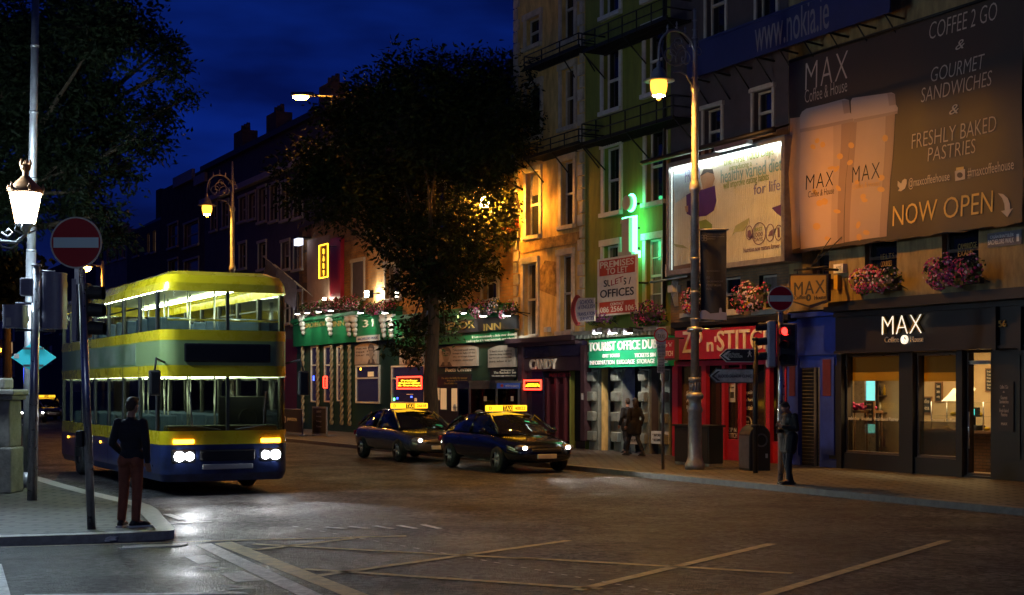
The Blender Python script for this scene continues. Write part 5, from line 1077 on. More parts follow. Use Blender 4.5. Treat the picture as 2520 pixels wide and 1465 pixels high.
# ---------------------------------------------------------------- ornate street lamps
def spiral(cx, cz, r0, r1, a0, a1, n=22): return [(cx + (r0 + (r1 - r0) * k / n) * math.cos(a0 + (a1 - a0) * k / n), 0, cz + (r0 + (r1 - r0) * k / n) * math.sin(a0 + (a1 - a0) * k / n)) for k in range(n + 1)]
def street_lamp(label, loc, group):
    r = thing('street_lamp', label, 'street lamp', loc, ANG, group)
    q = MB(); q.lathe([(.24, 0), (.24, .12), (.20, .20), (.17, .30), (.16, 1.35), (.185, 1.40), (.185, 1.46), (.15, 1.52), (.145, 1.66), (.20, 1.70), (.21, 1.78), (.165, 1.84)], seg=18); q.build('base', 'lamp_grey', r)
    q = MB(); q.lathe([(.135, 1.84), (.12, 1.86), (.12, 2.10), (.15, 2.12), (.15, 2.20)], seg=14)
    for k in range(12): a = k * math.pi / 6; q.tube([(.125 * math.cos(a), .125 * math.sin(a), 1.87), (.125 * math.cos(a), .125 * math.sin(a), 2.09)], .016, 5)
    q.build('fluted_collar', 'lamp_grey', r)
    q = MB(); q.lathe([(.10, 2.2), (.098, 6.6), (.125, 6.65), (.14, 6.72), (.12, 6.82), (.09, 6.90), (.075, 9.0), (.11, 9.05), (.11, 9.15), (.07, 9.22), (.06, 9.9), (.03, 11.0)], seg=14)
    for z in (3.55, 4.2, 5.0): q.lathe([(.104, z), (.112, z + .01), (.112, z + .05), (.104, z + .06)], seg=14)
    for z, rr in ((9.35, .10), (9.75, .08), (10.3, .09), (10.5, .07), (10.72, .055), (10.95, .04)): q.lathe([(.02, z - .05), (rr, z), (.02, z + .05)], seg=10)
    q.build('pole', 'lamp_grey', r)
    q = MB(); c = (-.52, 9.92); R_ = .50
    q.tube([(0, 0, 9.35)] + [(c[0] + R_ * math.cos(t), 0, c[1] + R_ * math.sin(t)) for t in [(-.2 + 3.34 * k / 20) for k in range(21)]] + [(-1.03, 0, 9.75), (-1.03, 0, 9.62)], .032, 7)
    q.tube(spiral(c[0] - .02, c[1], .42, .08, 2.6, 11.5), .02, 6); q.tube(spiral(-.30, 9.78, .26, .05, 3.6, -4.0), .018, 6); q.tube(spiral(-.72, 9.80, .20, .04, .4, 8.0), .018, 6); q.tube(spiral(-.45, 10.14, .16, .03, 4.5, -3), .016, 6)
    q.tube([(0, 0, 9.12), (-.12, 0, 9.20), (-.24, 0, 9.38), (-.42, 0, 9.45), (-.62, 0, 9.42)], .022, 6); q.tube(spiral(.02, 10.12, .18, .03, 3.4, -2), .016, 6); q.tube(spiral(.10, 9.98, .12, .03, 2.2, -4), .014, 6)
    for x, z in ((-.52, 10.44), (-.28, 10.36), (-.78, 10.34)): q.lathe([(.012, 0), (.04, .05), (.012, .09), (.03, .13), (.004, .2)], (x, 0, z), 8)
    q.build('scroll_bracket', 'lamp_grey', r)
    q = MB(); q.lathe([(.03, 9.66), (.05, 9.60), (.05, 9.50), (.13, 9.44), (.17, 9.34), (.19, 9.24), (.37, 9.19), (.38, 9.17), (.19, 9.18), (.17, 9.20)], (-1.03, 0, 0), 18); q.build('shade', 'lamp_grey', r)
    q = MB(); q.lathe([(.19, 9.175), (.205, 9.08), (.19, 8.96), (.145, 8.83)], (-1.03, 0, 0), 14); gl = q.build('globe', 'e_sodium_glass', r); q = MB(); q.lathe([(.004, 8.700), (.05, 8.735), (.06, 8.80)], (-1.03, 0, 0), 10); q.build('globe_tip', 'e_sodium_glass', gl); q = MB(); q.add([(-1.03 + .143 * math.cos(k * .449), .143 * math.sin(k * .449), 8.826) for k in range(13, -1, -1)], [tuple(range(14))]); q.build('lamp_lens', 'e_sodium', gl, recalc=False)
    return r
LG = 'ornate scroll bracket street lamps along the quay'
street_lamp('grey ornate street lamp with a glowing amber bowl in front of the lit billboard', AT(1710, 1156, F * (CAM_H - PAVE) / (1156 - H0)), LG)
p = AT(572, 1076, F * (CAM_H - PAVE) / (1076 - H0)); street_lamp('ornate street lamp with an amber bowl rising behind the double-decker bus', p, LG)
d = 1.5; sx_ = S(1192, d); r = fthing('wall_lamp', 'amber lamp on a bracket on the orange brick wall, hidden behind the tree crown', 'wall lamp', sx_, d, 8.4)
q = MB(); q.tube([(sx_, 0, 8.9), (sx_, -.8, 9.2), (sx_, -d, 9.0), (sx_, -d, 8.85)], .04); q.build('bracket', 'iron', r); q = MB(); q.lathe([(.04, .22), (.16, .15), (.32, .02), (.34, 0), (.18, .01)], (sx_, -d, 8.62), 14); q.build('shade', 'lamp_grey', r)
q = MB(); q.lathe([(.19, 0), (.205, -.10), (.19, -.22), (.145, -.34), (.07, -.44), (.01, -.47)], (sx_, -d, 8.61), 14); q.build('globe', 'e_sodium_wall', r)
# modern arm lamp beyond the tree
base = AT(1052, 0, 52); hx = AT(740, 243, 52)
r = thing('arm_lamp', 'tall modern lamp head on a long arm glowing at the left edge of the tree', 'street lamp', (base.x, base.y, PAVE))
q = MB(); q.tube([(0, 0, 0), (0, 0, 6), (0, 0, 12.0)], [.12, .10, .08]); q.build('pole', 'steel_dark', r); q = MB(); dx = hx.x - base.x; q.tube([(0, 0, 11.8), (-.6, 0, 12.5), (dx + .5, 0, 12.66)], .05); q.build('arm', 'steel_dark', r)
q = MB(); q.bbox(dx - .35, dx + .5, -.16, .16, 12.62, 12.76, .05); q.build('head', 'steel_dark', r); q = MB(); q.ell((dx, 0, 12.60), (.30, .15, .12), 8); q.build('lens', 'e_sodium_far', r)
# far amber lamp
p = AT(213, 660, 62); r = thing('street_lamp', 'small amber street lamp far down the street below the left no entry disc', 'street lamp', (p.x + .5, p.y, PAVE))
q = MB(); q.tube([(.2, 0, 0), (.2, 0, 7.5)], [.1, .06]); q.tube([(.2, 0, 7.4), (.1, 0, p.z - .05), (-.5, 0, p.z + .1)], .03); q.build('pole', 'lamp_grey', r); q = MB(); q.lathe([(.05, .15), (.32, .02), (.32, 0), (.16, 0)], (-.5, 0, p.z - PAVE + .05), 12); q.build('shade', 'lamp_grey', r); q = MB(); q.ell((-.5, 0, p.z - PAVE), (.19, .19, .16), 6); q.build('globe', 'e_sodium_far', r)
# triple lantern standard on the quay corner: one lantern hangs in the picture
LP = AT(-95, 1232, 25.2); LP.z = PAVE
r = thing('lantern_post', 'white glowing crowned glass lantern on a curly bracket at the left edge', 'street lamp', LP)
q = MB(); q.lathe([(.32, 0), (.32, .25), (.22, .4), (.2, 1.4), (.24, 1.5), (.12, 1.7), (.10, 4.7), (.06, 5.6)], seg=14); q.build('post', 'lamp_grey', r)
lx = AT(63, 500, 25.2); ly = lx.z - PAVE; ax = lx.x - LP.x
def lantern(x, y, z):
    q = MB(); q.lathe([(.17, -.36), (.275, .16)], (x, y, z), 6); g_ = q.build('lantern_glass', 'e_white_lamp', r, smooth=False)
    q = MB(); q.lathe([(.30, .165), (.32, .20), (.29, .26), (.24, .30), (.14, .40), (.06, .48), (.05, .56), (.09, .60), (.10, .68)], (x, y, z), 12)
    for k in range(6):
        a = k * math.pi / 3; q.tube([(x + .175 * math.cos(a), y + .175 * math.sin(a), z - .37), (x + .285 * math.cos(a), y + .285 * math.sin(a), z + .16)], .012, 5); q.lathe([(.02, 0), (.035, .05), (.005, .14)], (x + .31 * math.cos(a), y + .31 * math.sin(a), z + .2), 6); q.lathe([(.02, 0), (.03, .04), (.004, .12)], (x + .09 * math.cos(a), y + .09 * math.sin(a), z + .66), 6)
    q.build('lantern_crown', 'copper', r)
    q = MB(); q.lathe([(.18, -.365), (.19, -.39), (.10, -.43), (.06, -.50), (.03, -.56)], (x, y, z), 10)
    for k in range(4): a = k * math.pi / 2; q.tube([(x + .16 * math.cos(a), y + .16 * math.sin(a), z - .38), (x + .19 * math.cos(a), y + .19 * math.sin(a), z - .48), (x + .05 * math.cos(a), y + .05 * math.sin(a), z - .54)], .018, 5)
    q.build('lantern_base', 'lamp_grey', r)
for sx, sy in ((1, 0), (-1, 0)):
    X = ax * sx; lantern(X, 0, ly); q = MB()
    q.tube([(0, 0, ly - .30), (X * .3, 0, ly - .42), (X * .62, 0, ly - .68), (X * .86, 0, ly - .70), (X, 0, ly - .55)], .035, 7)
    q.tube([(X * .55 + p_[0] * .0 + .0, 0, 0) for p_ in [(0,)] * 0] or [(X * .62, 0, ly - .52), (X * .72, 0, ly - .60), (X * .80, 0, ly - .52), (X * .74, 0, ly - .46), (X * .69, 0, ly - .51)], .02, 6)
    q.tube([(X * .40, 0, ly - .44), (X * .46, 0, ly - .33), (X * .56, 0, ly - .32), (X * .55, 0, ly - .42)], .02, 6); q.tube([(X * .55, 0, ly - .66), (X * .64, 0, ly - .78), (X * .78, 0, ly - .80), (X * .86, 0, ly - .74)], .018, 6); q.build('scroll_bracket', 'lamp_grey', r)
lantern(0, 0, ly + .9)
# unseen copy of the standard, added beside the camera as frontal fill light
near = copy_tree(r); near.location = (-6.2, 8.5, PAVE); M['e_white_fill'] = emat('e_white_fill', (.72, .87, 1.0), 26.0)
for ch in near.children:
    if ch.name.startswith('lantern_glass'): ch.material_slots[0].link = 'OBJECT'; ch.material_slots[0].material = M['e_white_fill']
near['label'] = 'unseen copy of the white lantern standard added beside the camera to light the foreground'

# ---------------------------------------------------------------- signals, posts and signs on the left corner
def lean_pole(name, m, top, bot, depth, r0, r1, root, base):
    a, b = AT(top[0], top[1], depth), AT(bot[0], bot[1], depth)
    q = MB(); q.tube([Vector((b.x, b.y, PAVE)) - base, a - base], [r0, r1], 14); return q.build(name, m, root), a, b
dp = F * (CAM_H - PAVE) / (1200 - H0); bs = AT(67, 1200, dp); bs.z = PAVE
r = thing('lighting_mast', 'tall grey tubular mast rising out of the top left of the picture', 'mast', bs)
q = MB(); tp = AT(88.5, -60, dp) - bs; bt = Vector((0, 0, 0)); md = bt.lerp(tp, .46); q.tube([bt, md], [.105, .095], 14); q.tube([md, tp], [.085, .068], 14)
for k, t in enumerate((.18, .46, .60, .73, .86, .96)): c = bt.lerp(tp, t); q.tube([c, c + Vector((0, 0, .05))], .11 - .03 * t, 14)
q.build('pole', 'lamp_grey', r); q = MB(); q.tube([(0, 0, 0), (0, 0, .3)], [.16, .12], 14); q.build('base', 'lamp_grey', r)
dp = F * (CAM_H - PAVE) / (1232 - H0); bs = AT(79, 1232, dp); bs.z = PAVE; top = AT(90, 655, dp) - bs; K = dp / F
def on(px, py): v = AT(px, py, dp) - bs; return v.x, v.z
r = thing('traffic_signal', 'traffic signal pole seen from behind with grey rounded signal backs, left corner', 'traffic light', bs)
q = MB(); q.tube([(0, 0, 0), top], [.088, .062], 16); q.tube([top, top + Vector((0, 0, .03))], .085, 16); q.build('pole', 'steel', r)
def sig_back(x0, x1, y0, y1, name='signal_head'):
    (xa, za), (xb, zb) = on(x0, y1), on(x1, y0); m = (xa + xb) / 2; w = (xb - xa) / 2; q = MB()
    pts = [(m + w * math.cos(t), -.04 - .13 * math.sin(t) ** .6) for t in [math.pi * k / 12 for k in range(13)]] + [(m - w, .14), (m + w, .14)]
    q.slab(pts, za + .03, zb - .03); q.slab([(m + (x - m) * 1.02, y * 1.02) for x, y in pts], zb - .03, zb); q.slab([(m + (x - m) * 1.02, y * 1.02) for x, y in pts], za, za + .03); h = q.build(name, 'signal_grey', r)
    q = MB(); n = 3 if zb - za > .7 else 1
    for k in range(n): zz = za + (zb - za) * (k + .5) / n; q.tube([(m, .14, zz), (m, .40, zz - .02)], [.13, .12], 14)
    q.build('visor', 'ink', h)
    q = MB()
    for zz in (za - .03, zb + .03): q.tube([(m, .05, zz), (top.x * .8, .03, zz)], .022, 6)
    q.build('bracket', 'steel_dark', r); return h
sig_back(107, 159, 672, 810); h = sig_back(10, 62, 751, 808); bxq = MB(); (xa, za), (xb, zb) = on(23, 803), on(36, 783); bxq.box(xa, xb, -.175, -.168, za, zb); bxq.build('sticker', 'offwhite', h)
(xa, za), (xb, zb) = on(53, 729), on(84, 685); q = MB(); q.bbox(xa, xb, -.12, .1, za, zb, .03); q.build('controller_box', 'signal_grey', r)
# diamond sign
dd_ = dp + 1.5; bs2 = AT(77, 1200, dd_); bs2.z = PAVE; r = thing('diamond_sign', 'turquoise diamond shaped roadworks sign seen from behind the signal pole', 'sign', bs2)
P = lambda x, y: ((AT(x, y, dd_) - bs2).x, (AT(x, y, dd_) - bs2).z)
M['teal_back_glow'] = mat('teal_back_glow', (.06, .50, .58), .35, emit=(.05, .75, .9), estr=.22)  # faint emission in the panel stands in for light it reflects
q = MB(); q.prism([P(27, 880), P(82, 841), P(138, 880), P(84, 918)], 0, .02); q.build('panel', 'teal_back_glow', r)
for y in (858, 900): q = MB(); a, b = P(58, y), P(108, y); q.box(a[0], b[0], -.03, -.002, a[1] - .02, a[1] + .02); q.build('rail', 'steel', r)
a, b = P(34, 882), P(47, 871); q = MB(); q.box(a[0], b[0], -.006, -.001, a[1], b[1]); q.build('sticker', 'offwhite', r); q = MB(); q.tube([(.06, .06, 0), (.06, .06, P(80, 845)[1])], .03); q.build('stand', 'steel_dark', r)
# no entry sign with its signal on the corner
dp = F * (CAM_H - PAVE) / (1303 - H0); bs = AT(225, 1303, dp); bs.z = PAVE
r = thing('traffic_signal', 'leaning steel traffic signal post on the pavement corner with black visors facing right', 'traffic light', bs)
top = AT(201, 660, dp) - bs; q = MB(); q.tube([(0, 0, 0), top], [.058, .050], 14); q.tube([(-.035, .05, 0), top + Vector((-.035, .05, -.4))], [.03, .03], 10); q.build('pole', 'steel', r)
def on(px, py): v = AT(px, py, dp) - bs; return v.x, v.z
q = MB(); (xa, za), (xb, zb) = on(181, 840), on(196, 688); c0, c1 = Vector(((xa + xb) / 2 + .02, .06, za)), Vector(((xa + xb) / 2 - .02, .06, zb)); q.box((xa + xb) / 2 - .03, (xa + xb) / 2 + .03, -.12, .30, za, zb); bk = q.build('backboard', 'signal_grey', r)
q = MB(); (xa, za), (xb, zb) = on(196, 832), on(216, 696); q.bbox(xa, xb, -.02, .22, za, zb, .02); q.build('housing', 'ink', r)
for k, y in enumerate((720, 763, 808)):
    (xa, za) = on(212 + k, y); (xb, zb) = on(250 + k * 1.5, y); q = MB(); 
    pts = [(.11 * math.cos(t), .105 * math.sin(t)) for t in [(-.9 + (math.pi + 1.8) * j / 14) for j in range(15)]]
    vs = [(xa, .10 + y_, za + z_) for y_, z_ in pts] + [(xb, .10 + y_ * .95, zb + z_ * .95 - .01) for y_, z_ in pts]; q.add(vs, [(j, j + 1, j + 16, j + 15) for j in range(14)] + [tuple(range(14, -1, -1))]); q.build('visor', 'ink', r, recalc=False)
q = MB(); (xa, za), (xb, zb) = on(190, 1100), on(206, 1060); q.bbox(xa, xb, -.08, .06, za, zb, .02); q.build('push_button', 'ink', r)
# disc
sp = bs + Vector((AT(195, 600, dp).x - bs.x, -.12, 0)); 
def no_entry(label, loc, rad, bar, stem=True):
    rr = thing('no_entry_sign', label, 'road sign', loc); q = MB(); q.disc(0, 0, 0, rad, .02, 40); q.ring(0, 0, rad - .012, rad + .006, -.006, .026, 40); q.build('rim', 'offwhite', rr)
    q = MB(); q.disc(0, -.004, 0, rad - .014, -.001, 40); q.build('face', 'signal_red', rr); q = MB(); q.box(-bar[0], bar[0], -.008, -.0045, -bar[1], bar[1]); q.build('bar', mat('bar_white', (.45, .62, .66), .35) if rad > .3 else 'offwhite', rr)
    q = MB(); q.box(-.03, .03, .022, .06, -rad - .22, rad * .6); q.build('bracket', 'steel', rr); return rr
no_entry('big red no entry disc with a pale bar on the leaning post beside the man', Vector((AT(195, 600, dp).x, dp - .14, AT(195, 600, dp).z)), 62 * dp / F, (55 * dp / F, 12.5 * dp / F))

# ---------------------------------------------------------------- street furniture on the far pavement
dp = F * (CAM_H - PAVE) / (1188 - H0); bs = AT(1921, 1188, dp); bs.z = PAVE
r = thing('traffic_signal', 'traffic signal on the far pavement, lit red, under a small no entry disc', 'traffic light', bs)
q = MB(); q.tube([(0, 0, 0), (0, 0, AT(0, 760, dp).z - PAVE)], .057, 14); q.tube([(.07, .03, .2), (.07, .03, 3.2)], .02, 8); q.build('pole', 'steel', r)
def on(px, py): v = AT(px, py, dp) - bs; return v.x, v.z
(xa, za), (xb, zb) = on(1886, 905), on(1908, 790); q = MB(); q.bbox(xa, xb, -.16, .12, za, zb, .04); q.build('housing', 'signal_grey', r)
M['lens_off'] = mat('lens_off', (.03, .03, .03), .2)
def visor(q, c, direction, rad, length):
    d = Vector(direction).normalized(); x = d.cross(Vector((0, 0, 1))).normalized(); pts = [x * rad * math.cos(t) + Vector((0, 0, 1)) * rad * math.sin(t) for t in [(-.7 + (math.pi + 1.4) * j / 14) for j in range(15)]]
    c = Vector(c); q.add([c + p for p in pts] + [c + p * .96 + d * length + Vector((0, 0, -.012)) for p in pts], [(j, j + 1, j + 16, j + 15) for j in range(14)])
for k in range(3):
    (x_, z_) = on(1888, 806 + k * 36); q = MB(); visor(q, (x_, -.02, z_), (-1, -.15, 0), .10, .22); q.build('visor', 'ink', r, recalc=False)
(xa, za), (xb, zb) = on(1912, 902), on(1962, 796); q = MB(); q.bbox(xa, xb, -.02, .04, za, zb, .03); q.bbox(xa + .04, xb - .06, -.12, -.021, za + .02, zb - .02, .03); bb = q.build('backboard', 'signal_grey', r)
q = MB(); q.box(xa + .05, xb - .07, -.13, -.121, za + .03, zb - .03); q.build('face', 'ink', r)
for k in range(3):
    (x_, z_) = on(1930, 816 + k * 33); q = MB(); q.disc(x_, -.137, z_, .085, -.131, 18); q.build('lens', 'e_signal_red' if k == 0 else 'lens_off', r); q = MB(); visor(q, (x_, -.131, z_), (-.5, -1, 0), .095, .17); q.build('visor', 'ink', r, recalc=False)
v = AT(1921, 735, dp - .12); no_entry('small red no entry disc on top of the far traffic signal', v, 30.5 * dp / F, (27 * dp / F, 7.5 * dp / F))
# finger post
dp = F * (CAM_H - PAVE) / (1165 - H0); bs = AT(1859, 1165, dp); bs.z = PAVE
r = thing('finger_post', 'black post carrying two direction arms to a station and a blood donor clinic', 'sign post', bs)
q = MB(); zt_ = (AT(0, 835, dp) - bs).z; q.tube([(0, 0, 0), (0, 0, zt_)], .06, 12); q.ell((0, 0, zt_), (.08, .08, .05), 6); q.tube([(0, 0, 1.05), (0, 0, 1.12)], .10, 12); q.build('post', 'black_paint', r)
def on(px, py): v = AT(px, py, dp) - bs; return v.x, v.z
def finger(x0, x1, y0, y1, m, inkm, lines_, name='direction_arm', man=False):
    (xa, za), (xb, zb) = on(x0, y1), on(x1, y0); h = zb - za; mz = (za + zb) / 2; q = MB()
    q.prism([(xa, mz), (xa + .16, zb), (xb, zb), (xb, za), (xa + .16, za)], -.09, -.05); a = q.build(name, 'offwhite' if m == 'black_paint' else 'ink', r)
    q = MB(); q.prism([(xa + .025, mz), (xa + .17, zb - .018), (xb - .018, zb - .018), (xb - .018, za + .018), (xa + .17, za + .018)], -.097, -.091); q.build('panel', m, a)
    q = MB(); q.prism([(xa + .06, mz), (xa + .20, zb - .05), (xa + .26, zb - .05), (xa + .12, mz), (xa + .26, za + .05), (xa + .20, za + .05)], -.102, -.098); q.build('arrow', inkm, a)
    for t, u0, u1, v0, v1 in lines_:
        (p0, q0), (p1, q1) = on(u0, v1), on(u1, v0); w = MB(); w.text(t, p0, p1, q0, q1, -.098, .005); w.build('lettering', inkm, a, recalc=False)
    if man:
        (p0, q0), (p1, q1) = on(1836, 879), on(1850, 864); c = (p0 + p1) / 2; w = MB(); w.disc(c, -.104, q1 - .01, .02, -.098, 10); w.tube([(c, -.10, q1 - .03), (c, -.10, q0 + .09)], .014, 5)
        for s_ in (-1, 1): w.tube([(c, -.10, q0 + .09), (c + s_ * .04, -.10, q0)], .011, 5); w.tube([(c, -.10, q1 - .05), (c + s_ * .045, -.10, q0 + .09)], .009, 5)
        w.build('walking_figure', inkm, a)
finger(1769, 1855, 859, 892, 'black_paint', 'offwhite', [('Stáisiún Heuston', 1782, 1818, 868, 874), ('HEUSTON STATION', 1781, 1825, 875, 881)], man=True)
M['worn_white'] = mat('worn_white', (.42, .40, .40), .6, dark=(.20, .19, .19), vscale=7)
finger(1743, 1853, 908, 943, 'worn_white', 'ink', [('BLOOD DONOR CLINIC', 1766, 1848, 922, 930)])
# litter bin
dp = F * (CAM_H - PAVE) / (1160 - H0); bs = AT(1857, 1160, dp + .4); bs.z = PAVE
r = thing('litter_bin', 'black round topped litter bin with a round hole on the pavement by the tailor shop', 'litter bin', bs, .35)
q = MB(); w = .28; q.prism([(w, 0), (w, .80)] + [(w * math.cos(t), .80 + w * math.sin(t)) for t in [math.pi * k / 16 for k in range(1, 16)]] + [(-w, .80), (-w, 0)], -.26, .26); q.build('body', 'black_paint', r, bevel=.02)
q = MB(); q.ring(.03, .72, .125, .16, -.285, -.255, 24); q.build('rim', 'steel_dark', r); q = MB(); q.disc(.03, -.268, .72, .125, -.262, 24); q.build('hole', 'black_matte', r); q = MB(); q.box(-w - .012, -w - .001, -.24, .24, .06, .82); q.build('side_panel', 'steel_dark', r); q = MB(); q.box(.14, .2, -.27, -.261, .3, .4); q.build('sticker', 'offwhite', r)
# utility cabinet behind the street lamp
s_ = F * (CAM_H - PAVE) / (1150 - H0); bs = AT(1719, 1150, s_ + .7); bs.z = PAVE
r = thing('utility_cabinet', 'wide black utility cabinet on the pavement behind the street lamp pole', 'cabinet', bs, THF)
q = MB(); q.bbox(-.75, .75, -.22, .22, .08, .98, .02); q.build('body', 'black_paint', r); q = MB(); q.box(-.79, .79, -.26, .26, .98, 1.03); q.build('lid', 'black_paint', r); q = MB(); q.box(-.75, .75, -.2, .2, 0, .08); q.build('plinth', 'stone', r)
for x in (-.37, .37): q = MB(); q.box(x - .34, x + .34, -.235, -.221, .14, .93); q.tube([(x + .28 * (1 if x < 0 else -1), -.26, .5), (x + .28 * (1 if x < 0 else -1), -.26, .6)], .012, 6); q.build('door', 'black_paint', r)
# taxi rank pole
dp = F * (CAM_H - PAVE) / (1156 - H0); bs = AT(1631.5, 1156, dp); bs.z = PAVE
r = thing('taxi_rank_sign', 'grey taxi rank sign with smaller time plates on a thin pole before the red shop', 'road sign', bs)
def on(px, py): v = AT(px, py, dp) - bs; return v.x, v.z
q = MB(); q.tube([(0, 0, 0), (0, 0, on(0, 808)[1])], .038, 10); q.build('pole', 'steel_dark', r)
def plate(x0, x1, y0, y1, m, name='plate'): (xa, za), (xb, zb) = on(x0, y1), on(x1, y0); q = MB(); q.bbox(xa, xb, -.07, -.045, za, zb, .01); return q.build(name, m, r)
def ltx(par, t, x0, x1, y0, y1, m, y=-.072): (xa, za), (xb, zb) = on(x0, y1), on(x1, y0); q = MB(); q.text(t, xa, xb, za, zb, y, .004); q.build('lettering', m, par, recalc=False)
p1 = plate(1614, 1638, 806, 848, 'signal_grey'); (xc, zc_) = on(1626, 825); q = MB(); q.disc(xc, -.078, zc_, .17, -.071, 26); q.build('disc', 'worn_white', p1); q = MB(); q.ring(xc, zc_, .145, .17, -.083, -.0785, 26); q.build('disc_rim', 'signal_red', p1); ltx(p1, 'TAXI', 1618, 1634, 823, 834, 'ink', -.079)
p2 = plate(1616, 1637, 849, 878, 'worn_white'); ltx(p2, 'Luan - Domh', 1618, 1635, 852, 857, 'ink'); ltx(p2, '00.00-05.00', 1618, 1635, 862, 867, 'ink_blue'); ltx(p2, 'MON - SUN', 1619, 1634, 871, 875, 'ink')
p3 = plate(1617, 1635, 880, 918, 'worn_white')
for i, t in enumerate(('Lasmuigh', 'LOADING BAY', 'Luan - Sath', '07.00-19.00', 'MON - SAT')): ltx(p3, t, 1619, 1633, 884 + i * 6.5, 888 + i * 6.5, 'ink')
# street banner on the lamp pole
lp = AT(1710, 1156, F * (CAM_H - PAVE) / (1156 - H0)); dp = lp.y - .02
r = thing('street_banner', 'black street banner with Irish wording and a pale ship, hung on the lamp pole', 'banner', (lp.x, lp.y, AT(0, 790, dp).z))
def on(px, py): v = AT(px, py, dp); return v.x - lp.x, v.z - AT(0, 790, dp).z
q = MB(); nx = 14; vs = []
(xa, za), (xb, zb) = on(1723, 790), on(1788, 567)
for j in range(19):
    v = j / 18
    for i in range(nx + 1): u = i / nx; x = xa + (xb - xa) * u - .05 * math.sin(v * 3) * u * 0 + .03 * (1 - v) * (1 - u); vs.append((x, .03 * math.sin(u * 7 + v * 4) * (1 - v * .6), za + (zb - za) * v))
q.add(vs, [(j * (nx + 1) + i, j * (nx + 1) + i + 1, (j + 1) * (nx + 1) + i + 1, (j + 1) * (nx + 1) + i) for j in range(18) for i in range(nx)], 0, True); q.build('cloth', 'ink', r, recalc=False)
tubes(r, 'arm', 'lamp_grey', [([(0, 0, zb + .02), (xb + .05, 0, zb + .02)], .02), ([(0, 0, za - .01), (xb + .02, 0, za - .01)], .015)])
M['banner_grey'] = mat('banner_grey', (.11, .11, .14), .6)
def bl(t, x0, x1, y0, y1, m='banner_grey'): (a, c), (b, e) = on(x0, y1), on(x1, y0); q = MB(); q.text(t, a, b, c, e, -.04, .004); q.build('lettering', m, r, recalc=False)
bl('UACHTARÁNACHT ÉIREANN', 1740, 1782, 575, 578); bl('AR CHOMHAIRLE AN AONTAIS', 1740, 1782, 581, 584); bl('EORPAIGH', 1740, 1760, 587, 590); bl('EU PRESIDENCY', 1739, 1772, 666, 669); bl('DO', 1739, 1747, 681, 686); bl('CHOBHSAÍOCHT,', 1739, 1780, 690, 696); bl('POIST AGUS', 1739, 1774, 699, 705); bl('FÁS', 1739, 1751, 708, 714)
q = MB(); 
for dx, dz in ((-.035, .035), (.035, .035), (-.035, -.035), (.035, -.035)): c = on(1732, 586); q.ring(c[0] + dx, c[1] + dz, .028, .04, -.045, -.04, 14)
q.build('emblem', 'banner_grey', r)
q = MB(); q.prism([on(1724, 786), on(1788, 788), on(1788, 770), on(1776, 768), (on(1775, 758)), on(1771, 758), on(1769, 770), on(1748, 772), on(1736, 764), on(1726, 764), on(1722, 776)], -.045, -.035); q.build('ship_print', 'signal_grey', r)
q = MB(); z_ = 3.55
q = MB(); q.lathe([(.17, 3.28), (.20, 3.34), (.17, 3.40)], (0, 0, 0), 8); q.tube([(0, -.1, 3.34), (.6, -.2, 3.36)], .02); o = q.build('loose_ring', 'steel', None, off=(0, 0, 0)); o.location = (lp.x, lp.y, PAVE); tag(o, 'bent metal collar and strap clamped round the street lamp pole below the banner', 'bracket')
# phone kiosks
def kiosk(label, px, sign=None):
    depth = F / 80.0; loc = AT(px, 0, depth); loc.z = PAVE
    rr = thing('phone_kiosk', label, 'phone kiosk', loc, ANG, 'phone kiosks outside the pub'); s0, s1, y0, y1, zt, m_ = -.41, .41, 0.0, .85, 2.18, 0.0
    for x in (s0, s1 - .06):
        for y in (y0, y1 - .06): q = MB(); q.box(x, x + .06, y, y + .06, .061, zt - .25); q.build('corner_post', 'steel_dark', rr)
    q = MB(); q.box(s0, s1, y0, y1, 0, .06); q.build('base', 'steel_dark', rr); q = MB(); q.box(s0 + .061, s1 - .061, y0 + .005, y0 + .05, .061, .35); q.build('kick_panel', 'steel_dark', rr)
    q = MB(); q.box(s0 - .06, s1 + .06, y0 - .06, y1 + .06, zt - .07, zt); q.box(s0, s1, y0 - .02, y1, zt - .25, zt - .071); q.build('roof', 'steel_dark', rr)
    for b in ((s0 + .062, s1 - .062, y0 + .02, y0 + .03), (s0 + .02, s0 + .03, y0 + .062, y1 - .062), (s1 - .03, s1 - .02, y0 + .062, y1 - .062), (s0 + .062, s1 - .062, y1 - .04, y1 - .03)): q = MB(); q.box(*b, .36, zt - .26); q.build('pane', 'kiosk_glass', rr)
    q = MB(); q.bbox(m_ - .18, m_ + .18, y1 - .25, y1 - .05, 1.05, 1.75, .03); q.build('telephone', 'ink', rr)
    q = MB(); q.prism([(m_ - .05 + .20 * math.cos(k * .523) * (1 + .15 * (k % 2)), 1.05 + .24 * math.sin(k * .523)) for k in range(12)], y0 + .008, y0 + .019); q.build('leaf_print', 'signal_grey', rr)
    q = MB(); q.box(.1, .2, y0 + .008, y0 + .019, 1.55, 1.7); q.build('sticker', 'offwhite', rr)
    if sign:
        q = MB(); q.box(s0 + .01, s1 - .01, y0 - .06, y0 - .021, zt - .24, zt - .075); b_ = q.build('fascia', mat('kiosk_blue', (.03, .08, .36), .4, emit=(.05, .12, .6), estr=.10), rr); q = MB(); q.text(sign, -.12, s1 - .08, zt - .20, zt - .11, y0 - .062, .008); q.build('lettering', 'offwhite', b_, recalc=False); q = MB(); q.disc(-.24, y0 - .068, zt - .155, .05, y0 - .062, 14); q.build('emblem', 'sign_red', b_)
    return rr
kiosk('grey phone kiosk without a name panel, left of the kiosk with the blue fascia', 1184); kiosk('grey phone kiosk with a blue lettered fascia beside the candy shop', 1250, 'eircom')
